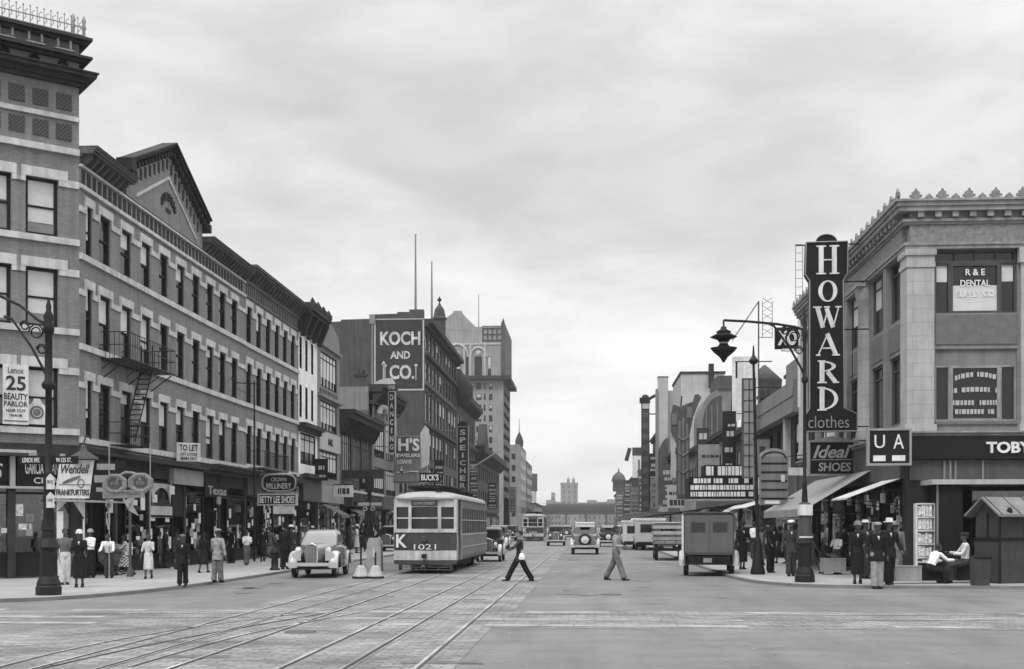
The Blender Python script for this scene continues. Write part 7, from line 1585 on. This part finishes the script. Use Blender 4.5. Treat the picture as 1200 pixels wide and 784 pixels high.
    for hp, k, an, toe in joints:
        sh.limb(an+Vector((0, .035, -.045)), toe+Vector((0, -.02, .0)), .046, .04, 10); sh.limb(an+Vector((0,0,.02)), an+Vector((0, .01, -.04)), .05, .055, 8)
    out.append(('shoes', remeshed(sh, 'shoes', .014, M['black'], 1)))
    wide = 1.35
    if kind in ('suit', 'shirt', 'waistcoat'):
        t = MB()
        for hp, k, an, toe in joints:
            t.tube([hp+Vector((0, 0, .06)), hp, (hp+k)/2, k, (k+an)/2, an+(k-an)*.06, an+(k-an)*.0], [.095, .108, .102, .094, .09, .098, .096], 12)
        t.rings([[tr @ (v-hc)+hc for v in ringz((0, 0, hz_+z), rx, ry)] for z, rx, ry in ((-.10, .12, .10), (-.03, .172, .122), (.05, .165, .118), (.13, .14, .105))]); out.append(('trousers', remeshed(t, 'trousers', .016, M[bot], 2)))
    j = MB(); hem = {'suit': -.20, 'shirt': .08, 'waistcoat': .02, 'coat': None, 'dress': None}[kind]
    prof = [(.12, .145, .108), (.3, .172, .125), (.42, .188, .122), (.50, .15, .10), (.545, .078, .072)]
    if kind == 'suit': prof = [(hem, .205, .15), (-.08, .195, .14), (.03, .175, .128)]+prof
    elif kind in ('shirt', 'waistcoat'): prof = [(hem, .163, .118)]+prof
    else:
        low = .36 if kind == 'dress' else .27; fl = 1.0
        sp2 = [j_[1].y for j_ in joints]; spread = (max(sp2)-min(sp2))
        zb = low-hz_
        if seat: prof = [(-.09, .2, .15), (0, .185, .135)]+prof
        else: prof = [(zb, .19*fl, .17+spread*.35), (zb*.5, .185, .15+spread*.2), (-.12, .18, .135), (0, .175, .13)]+prof
        if female: prof = [(z, rx*.92 if z > .1 else rx, ry) for z, rx, ry in prof]
    j.rings([[(tr @ (v-hc)+hc if z > -.1 else v) for v in ringz((0, 0, hz_+z), rx, ry, 18)] for z, rx, ry in prof])
    if seat and kind in ('coat', 'dress'):
        for hp, k, an, toe in joints: j.limb(hp, k, .13, .11, 10); j.limb(k, k+(an-k)*.5, .10, .11, 10)
    for sp_, e, w_ in aj:
        r0, r1_ = (.064, .052) if kind in ('suit', 'coat') else (.058, .048); end = w_+(e-w_)*.05 if kind in ('suit', 'coat', 'shirt', 'waistcoat') else (e+(w_-e)*.25)
        j.limb(sp_, e, r0, r1_, 10); j.tube([e, (e+end)/2, end], [r1_, r1_*.98, r1_*.85], 10)
    nm = {'suit': 'jacket', 'shirt': 'shirt', 'waistcoat': 'shirt', 'coat': 'coat', 'dress': 'dress'}[kind]
    out.append((nm, remeshed(j, nm, .015, M[top] if top in M else top, 2)))
    if kind in ('suit', 'coat'):
        f = MB(); c = lambda x, z, y: tr @ Vector((x, y, z))+hc
        f.add([c(-.04, .525, -.075), c(.04, .525, -.075), c(.018, .43, -.133), c(0, .36, -.14), c(-.018, .43, -.133)], [(0, 1, 2, 3, 4)]); f.add([c(-.04, .525, -.06), c(.04, .525, -.06), c(.018, .43, -.10), c(0, .36, -.11), c(-.018, .43, -.10)], [(0, 1, 2, 3, 4)]); out.append(('shirt_front', f.mesh('shirt_front', M['cl_light'])))
    if hat:
        h = MB(); c_ = hd+Vector((0, .012, .075))
        if hat == 'fedora': pr = [(.155, -.012), (.165, .0), (.15, .012), (.098, .012), (.094, .05), (.088, .10), (.06, .115), (.02, .10)]
        elif hat == 'cap': pr = [(.098, -.005), (.118, .03), (.11, .06), (.06, .075), (.01, .08)]
        elif hat == 'cloche': pr = [(.125, -.05), (.108, -.03), (.102, .02), (.085, .06), (.04, .08), (.01, .085)]
        else: pr = [(.15, -.01), (.15, .005), (.098, .008), (.096, .075), (.02, .08)]
        h.lathe(pr, tuple(c_), 18, True, 1, 1.12)
        if hat == 'cap': h.ell(c_+hr @ Vector((0, -.10, 0)), .07, .07, .012)
        out.append(('hat', h.mesh('hat', M[hatm])))
    if bag == 'paper':
        b = MB(); w_ = aj[0][2]; b.box(-.13, .13, -.05, .05, -.2, 0, Matrix.Translation(w_+Vector((0, 0, -.08))) @ Matrix.Rotation(.5, 4, 'Z')); out.append(('__bag', b.mesh('parcel', M['cl_white']), w_))
    PC[key] = out; return out
def put(meshes, name, label, x, y, z, rz, hgt, group=None, cat='person'):
    rt = root('person', label, cat, (x, y, z), rz, group); k = hgt/1.75
    rt.scale = (k, k, k)
    bo = None
    for e_ in meshes:
        if e_[0] == '__bag': continue
        if bo is None: bo = link('body', e_[1], rt)
        else: link(e_[0], e_[1], bo if e_[0] in ('eyes',) else rt)
    return rt
def P(u, v, vtop, rz, label, kerb=True, hgt=None, group=None, Y=None, **kw):
    z = KZ if kerb else 0
    if Y is None: x, y, d = gp(u, v, z)
    else: x, y, d = xp(u, Y), Y, Y/(CS+(u-600)/F_*SN)
    h = hgt or (v-vtop)*d/F_
    h = min(1.88, max(1.45, h))
    return put(person(**kw), 'person', label, x, y, z, R(rz), h, group)
walkA = ((24, 4), (-20, 12)); walkB = ((-24, 14), (22, 2)); stand = ((3, 2), (-3, 2)); sarm = ((4, 7, 14), (2, 7, 12)); swing = ((22, 8, 20), (-22, 8, 10)); swingB = ((-20, 8, 10), (26, 8, 25))
# rotation: 0 faces the camera, 90 faces right (+x), -90 faces left, 180 away
G = 'pedestrians in the far crowds'
# walking men in the street
P(609, 681, 619, -78, 'man in a dark suit striding left across the tram tracks with a white bag', False, kind='suit', legs=((30, 4), (-24, 8)), arms=((-6, 4, 8), (50, 10, 15)), fine=True, top='cl_dark', bot='cl_black', skin='skin')
x, y, _ = gp(612, 681); bg_ = root('white_bag', 'white paper bag hanging beside the striding man in the dark suit', 'bag', (x, y-.28, .66)); q = MB(); q.rings([[(-.12*s_, -.05*s_, z), (.12*s_, -.05*s_, z), (.12*s_, .05*s_, z), (-.12*s_, .05*s_, z)] for s_, z in ((.7, 0.05), (.85, .12), (.6, .22), (.25, .28))], True, True); obj('sack', q, M['cl_white'], bg_); q = MB(); q.tube([(-.03, 0, .3), (0, 0, .38), (.03, 0, .3)], .01, 5); obj('handle', q, M['cl_white'], bg_)
P(722, 680, 615, 68, 'man in light shirt sleeves and grey trousers walking in the street beyond the manhole', False, kind='shirt', legs=((22, 3), (-22, 8)), arms=((15, 6, 75), (10, 6, 70)), fine=True, top='cl_grey', bot='cl_mid', skin='skin_dark')
# right pavement
P(1028, 690, 612, 5, 'man in dark jacket and pale wide trousers standing at the right kerb', False, kind='suit', legs=((3, 2), (-2, 2)), arms=((-8, 16, 40), (3, 8, 8)), head=-15, fine=True, top='cl_black', bot='cl_grey', hat='cap', hatm='cl_grey', skin='skin_dark')
P(1005, 684, 612, -8, 'woman in a long black coat with a white collar beside the man in pale trousers', True, kind='coat', female=True, legs=((6, 4), (-4, 3)), arms=((5, 7, 20), (14, 7, 70)), head=25, fine=True, top='cl_black', hat='cloche', hatm='cl_mid', skin='skin_dark')
P(1042, 685, 606, 10, 'man in a black suit behind the right shoulder of the man in pale trousers', True, kind='suit', legs=((6, 4), (-6, 3)), arms=((-10, 10, 20), (5, 12, 30)), head=20, top='cl_black', bot='cl_black', hat='fedora', hatm='cl_light')
P(1050, 680, 612, 150, 'person in a pale raincoat half hidden behind the group at the stone corner', True, kind='coat', legs=stand, arms=sarm, top='cl_mid', hat='cloche', hatm='cl_mid')
P(1014, 678, 600, 20, 'man in a light hat at the back of the group on the corner', True, kind='suit', legs=stand, arms=sarm, top='cl_dark', bot='cl_dark', hat='straw', hatm='cl_light')
P(1030, 676, 600, -20, 'bareheaded man at the very back of the group on the corner', True, kind='suit', legs=stand, arms=sarm, top='cl_mid', bot='cl_dark')
P(927, 675, 609, 0, 'man in a dark suit and white cap standing left of the right lamp base', True, kind='suit', legs=((7, 4), (-6, 2)), arms=((2, 12, 10), (10, 6, 35)), head=-30, fine=True, top='cl_dark', bot='cl_dark', hat='cap', hatm='cl_white')
P(903, 671, 607, 30, 'person in black leaning over between the slim post and the white capped man', True, kind='suit', lean=8, legs=stand, arms=((25, 8, 20), (5, 12, 20)), top='cl_black', bot='cl_black', hat='fedora', hatm='cl_black')
P(870, 667, 604, 20, 'person in a bulky black coat left of the slim post', True, kind='coat', legs=stand, arms=((15, 15, 30), (15, 15, 30)), top='cl_black', hat='cloche', hatm='cl_black')
P(884, 655, 610, 160, 'person in a white blouse behind the slim post', True, kind='shirt', female=True, legs=stand, arms=sarm, top='cl_white', bot='cl_dark')
P(966, 662, 618, 60, 'woman in a black dress seated on the pale bench under the awning', True, Y=43.2, hgt=1.65, kind='dress', female=True, seat=.5, legs=((82, 70), (78, 85)), arms=((20, 8, 50), (25, 8, 40)), top='cl_black')
P(981, 662, 628, -30, 'small figure in a white top near the shop glass under the awning', True, Y=45.5, hgt=1.45, kind='shirt', legs=stand, arms=((30, 8, 60), (30, 8, 60)), top='cl_white', bot='cl_dark')
P(952, 664, 620, 100, 'woman with a white sleeve walking right behind the right lamp base', True, Y=43.8, kind='dress', female=True, legs=walkA, arms=swing, top='cl_dark', hat='cloche', hatm='cl_dark')
P(1090, 676, 634, 115, 'man in a white shirt seated on the dark box by the magazine rack', True, Y=36.4, hgt=1.7, kind='shirt', lean=28, seat=.42, legs=((78, 60), (84, 84)), arms=((50, 10, 40), (40, 8, 50)), fine=True, top='cl_white', bot='cl_black')
P(1131, 674, 612, -95, 'person with pale folded arms seated on the bench box beside the wooden hut', True, Y=36.8, hgt=1.8, kind='shirt', seat=.56, legs=((80, 60), (74, 72)), arms=((35, 8, 60), (30, 8, 60)), fine=True, top='cl_light', bot='cl_dark', hat='cap', hatm='cl_dark')
# left pavement
P(76, 685, 620, 35, 'man in grey shirt and pale trousers behind the large street lamp', True, kind='shirt', legs=stand, arms=sarm, fine=True, top='cl_mid', bot='cl_light')
P(93, 688, 622, 15, 'woman in a long black coat and light hat right of the large street lamp', True, kind='coat', female=True, legs=stand, arms=((10, 8, 55), (10, 8, 50)), fine=True, top='cl_black', hat='cloche', hatm='cl_light', skin='skin_dark')
P(106, 677, 621, -15, 'woman in a white blouse and dark skirt holding her arms at the corner shop', True, kind='shirt', female=True, legs=stand, arms=((20, 8, 80), (20, 8, 75)), fine=True, top='cl_white', bot='cl_black', hat='cloche', hatm='cl_grey')
P(128, 670, 628, 10, 'person in a white shirt stooping behind the baby carriage', True, Y=38.6, hgt=1.5, kind='shirt', lean=25, legs=stand, arms=((30, 8, 40), (30, 8, 40)), top='cl_white', bot='cl_dark')
P(146, 674, 628, -60, 'woman in a checked dress pushing the baby carriage', True, kind='dress', female=True, legs=walkA, arms=((40, 5, 30), (40, 5, 30)), fine=True, top='check')
P(174, 678, 631, 8, 'woman in a white dress walking alone on the left pavement', True, kind='dress', female=True, legs=((10, 3), (-10, 6)), arms=((5, 14, 12), (20, 8, 60)), fine=True, top='cl_light', hat=None)
P(194, 666, 618, 100, 'person in a long black coat looking into the arched shop window', True, kind='coat', legs=stand, arms=sarm, fine=True, top='cl_black', hat='cloche', hatm='cl_black')
P(186, 666, 624, 120, 'person in a mid grey coat beside the arched shop window', True, kind='coat', legs=stand, arms=sarm, top='cl_mid', hat='cloche', hatm='cl_black')
P(207, 667, 622, 60, 'man in a dark hat just behind the boy in the open jacket', True, kind='suit', legs=stand, arms=sarm, top='cl_dark', bot='cl_dark', hat='fedora', hatm='cl_black')
P(214, 686, 629, 10, 'short man in black suit and open white collar facing the camera near the left kerb', True, kind='suit', legs=((8, 3), (-8, 3)), arms=((4, 6, 25), (4, 6, 25)), fine=True, top='cl_black', bot='cl_black', hat='cap', hatm='cl_mid')
P(239, 671, 625, 165, 'woman in a black dress walking away on the left pavement', True, kind='dress', female=True, legs=((14, 3), (-12, 10)), arms=((10, 8, 40), (-5, 10, 20)), fine=True, top='cl_black', hat='cloche', hatm='cl_black')
P(255, 682, 621, 165, 'man in a light grey jacket seen from behind near the left kerb', True, kind='suit', legs=((6, 3), (-5, 3)), arms=((-5, 14, 12), (15, 10, 40)), fine=True, top='cl_grey', bot='cl_mid', hat='cap', hatm='cl_grey')
P(271, 660, 617, -30, 'man in black leaning in the shop doorway past the grey jacketed man', True, kind='suit', lean=6, legs=stand, arms=sarm, top='cl_black', bot='cl_black', skin='skin')
P(289, 662, 622, 30, 'person in a white blouse with folded arms by the shop windows', True, kind='shirt', female=True, legs=((12, 3), (-12, 6)), arms=((20, 8, 80), (20, 8, 75)), top='cl_white', bot='cl_mid')
P(262, 658, 622, 60, 'person in a mid grey coat beside the doorway behind the grey jacketed man', True, kind='coat', legs=stand, arms=sarm, top='cl_mid', hat='fedora', hatm='cl_light')
P(334, 667, 614, 170, 'man in black standing by the pale sedan with his back turned', True, kind='suit', legs=stand, arms=sarm, top='cl_black', bot='cl_black', hat='fedora', hatm='cl_black')
P(341, 660, 616, 180, 'person in a pale hat beside the pale sedan', True, kind='suit', legs=stand, arms=sarm, top='cl_dark', bot='cl_dark', hat='straw', hatm='cl_white')
rd = random.Random(11)
proto = [('coat', 'cl_black', 'cl_black', 'cloche', 'cl_black'), ('suit', 'cl_dark', 'cl_dark', 'fedora', 'cl_dark'), ('dress', 'cl_light', 'cl_black', 'cloche', 'cl_light'), ('shirt', 'cl_white', 'cl_dark', 'straw', 'cl_light'), ('suit', 'cl_mid', 'cl_mid', 'fedora', 'cl_grey'), ('coat', 'cl_mid', 'cl_mid', 'cloche', 'cl_dark')]
names = {'coat': 'person in a long %s coat', 'suit': 'man in a %s suit', 'dress': 'woman in a %s dress', 'shirt': 'person in a %s shirt'}; tone = {'cl_black': 'black', 'cl_dark': 'dark', 'cl_light': 'pale', 'cl_white': 'white', 'cl_mid': 'grey'}
far = [(395, 650, 0, 'beyond the pale sedan, leftmost of the crowd'), (401, 647, 1, 'just right of the pale sedan roof'), (408, 649, 0, 'near the middle of the crowd by the pale sedan'), (413, 645, 4, 'in the crowd left of the safety island'), (418, 648, 2, 'in the crowd before the safety island'), (425, 646, 0, 'closest to the safety island slab'), (429, 643, 1, 'behind the safety island signal post'), (404, 642, 3, 'at the back of the crowd by the pale sedan'), (422, 641, 5, 'at the back of the crowd near the signal post'),
       (444, 640, 1, 'between the signal post and the near tram'), (449, 637, 0, 'close to the near tram on the left pavement'), (573, 632, 3, 'far off beyond the near tram'), (606, 632, 1, 'far off left of the far tram'), (366, 652, 3, 'behind the pale sedan by the shop window'), (308, 658, 0, 'at the shop windows left of the hydrant'), (316, 655, 5, 'walking past the shoe shop left of the hydrant'), (163, 665, 1, 'in the shop entrance left of the white dressed woman'), (224, 660, 3, 'at the shop window behind the short man in black'),
       (839, 660, 1, 'in shade behind the delivery van'), (893, 662, 5, 'in shade behind the slim post'), (914, 660, 0, 'under the awning left of the white capped man'), (990, 668, 1, 'left of the woman in the long black coat'), (1000, 666, 3, 'under the long awning behind the corner group'), (1062, 672, 0, 'in shade between the group and the magazine rack'), (937, 655, 4, 'under the awning behind the right lamp base')]
for i, (u, v, k, wh) in enumerate(far):
    kd, tp, bt, ht_, hm = proto[k]
    P(u, v, v-40, rd.choice([0, 20, -30, 160, 90, -90]), (names[kd] % tone[tp])+' '+wh, True, hgt=rd.uniform(1.62, 1.8), group=G, kind=kd, female=kd in ('dress',), legs=[walkA, stand, ((12, 4), (-14, 12))][i % 3], arms=[sarm, swing, ((15, 8, 60), (4, 9, 12))][(i//2) % 3], head=[0, 30, -30][i % 3], top=tp, bot=bt, hat=ht_, hatm=hm)
# ---------------------------------------------------------------- air
hz_m = bpy.data.materials.new('haze'); hz_m.use_nodes = True; n_ = hz_m.node_tree.nodes; l_ = hz_m.node_tree.links; n_.clear()
ou = n_.new('ShaderNodeOutputMaterial'); pv = n_.new('ShaderNodeVolumePrincipled'); pv.inputs['Color'].default_value = (.93, .93, .93, 1); pv.inputs['Density'].default_value = .00026; l_.new(pv.outputs[0], ou.inputs['Volume'])
q = MB(); q.box(-1600, 1600, -80, 2700, -1.2, 70); hz_o = obj('haze', q, hz_m); hz_o['kind'] = 'stuff'
bpy.context.view_layer.update()
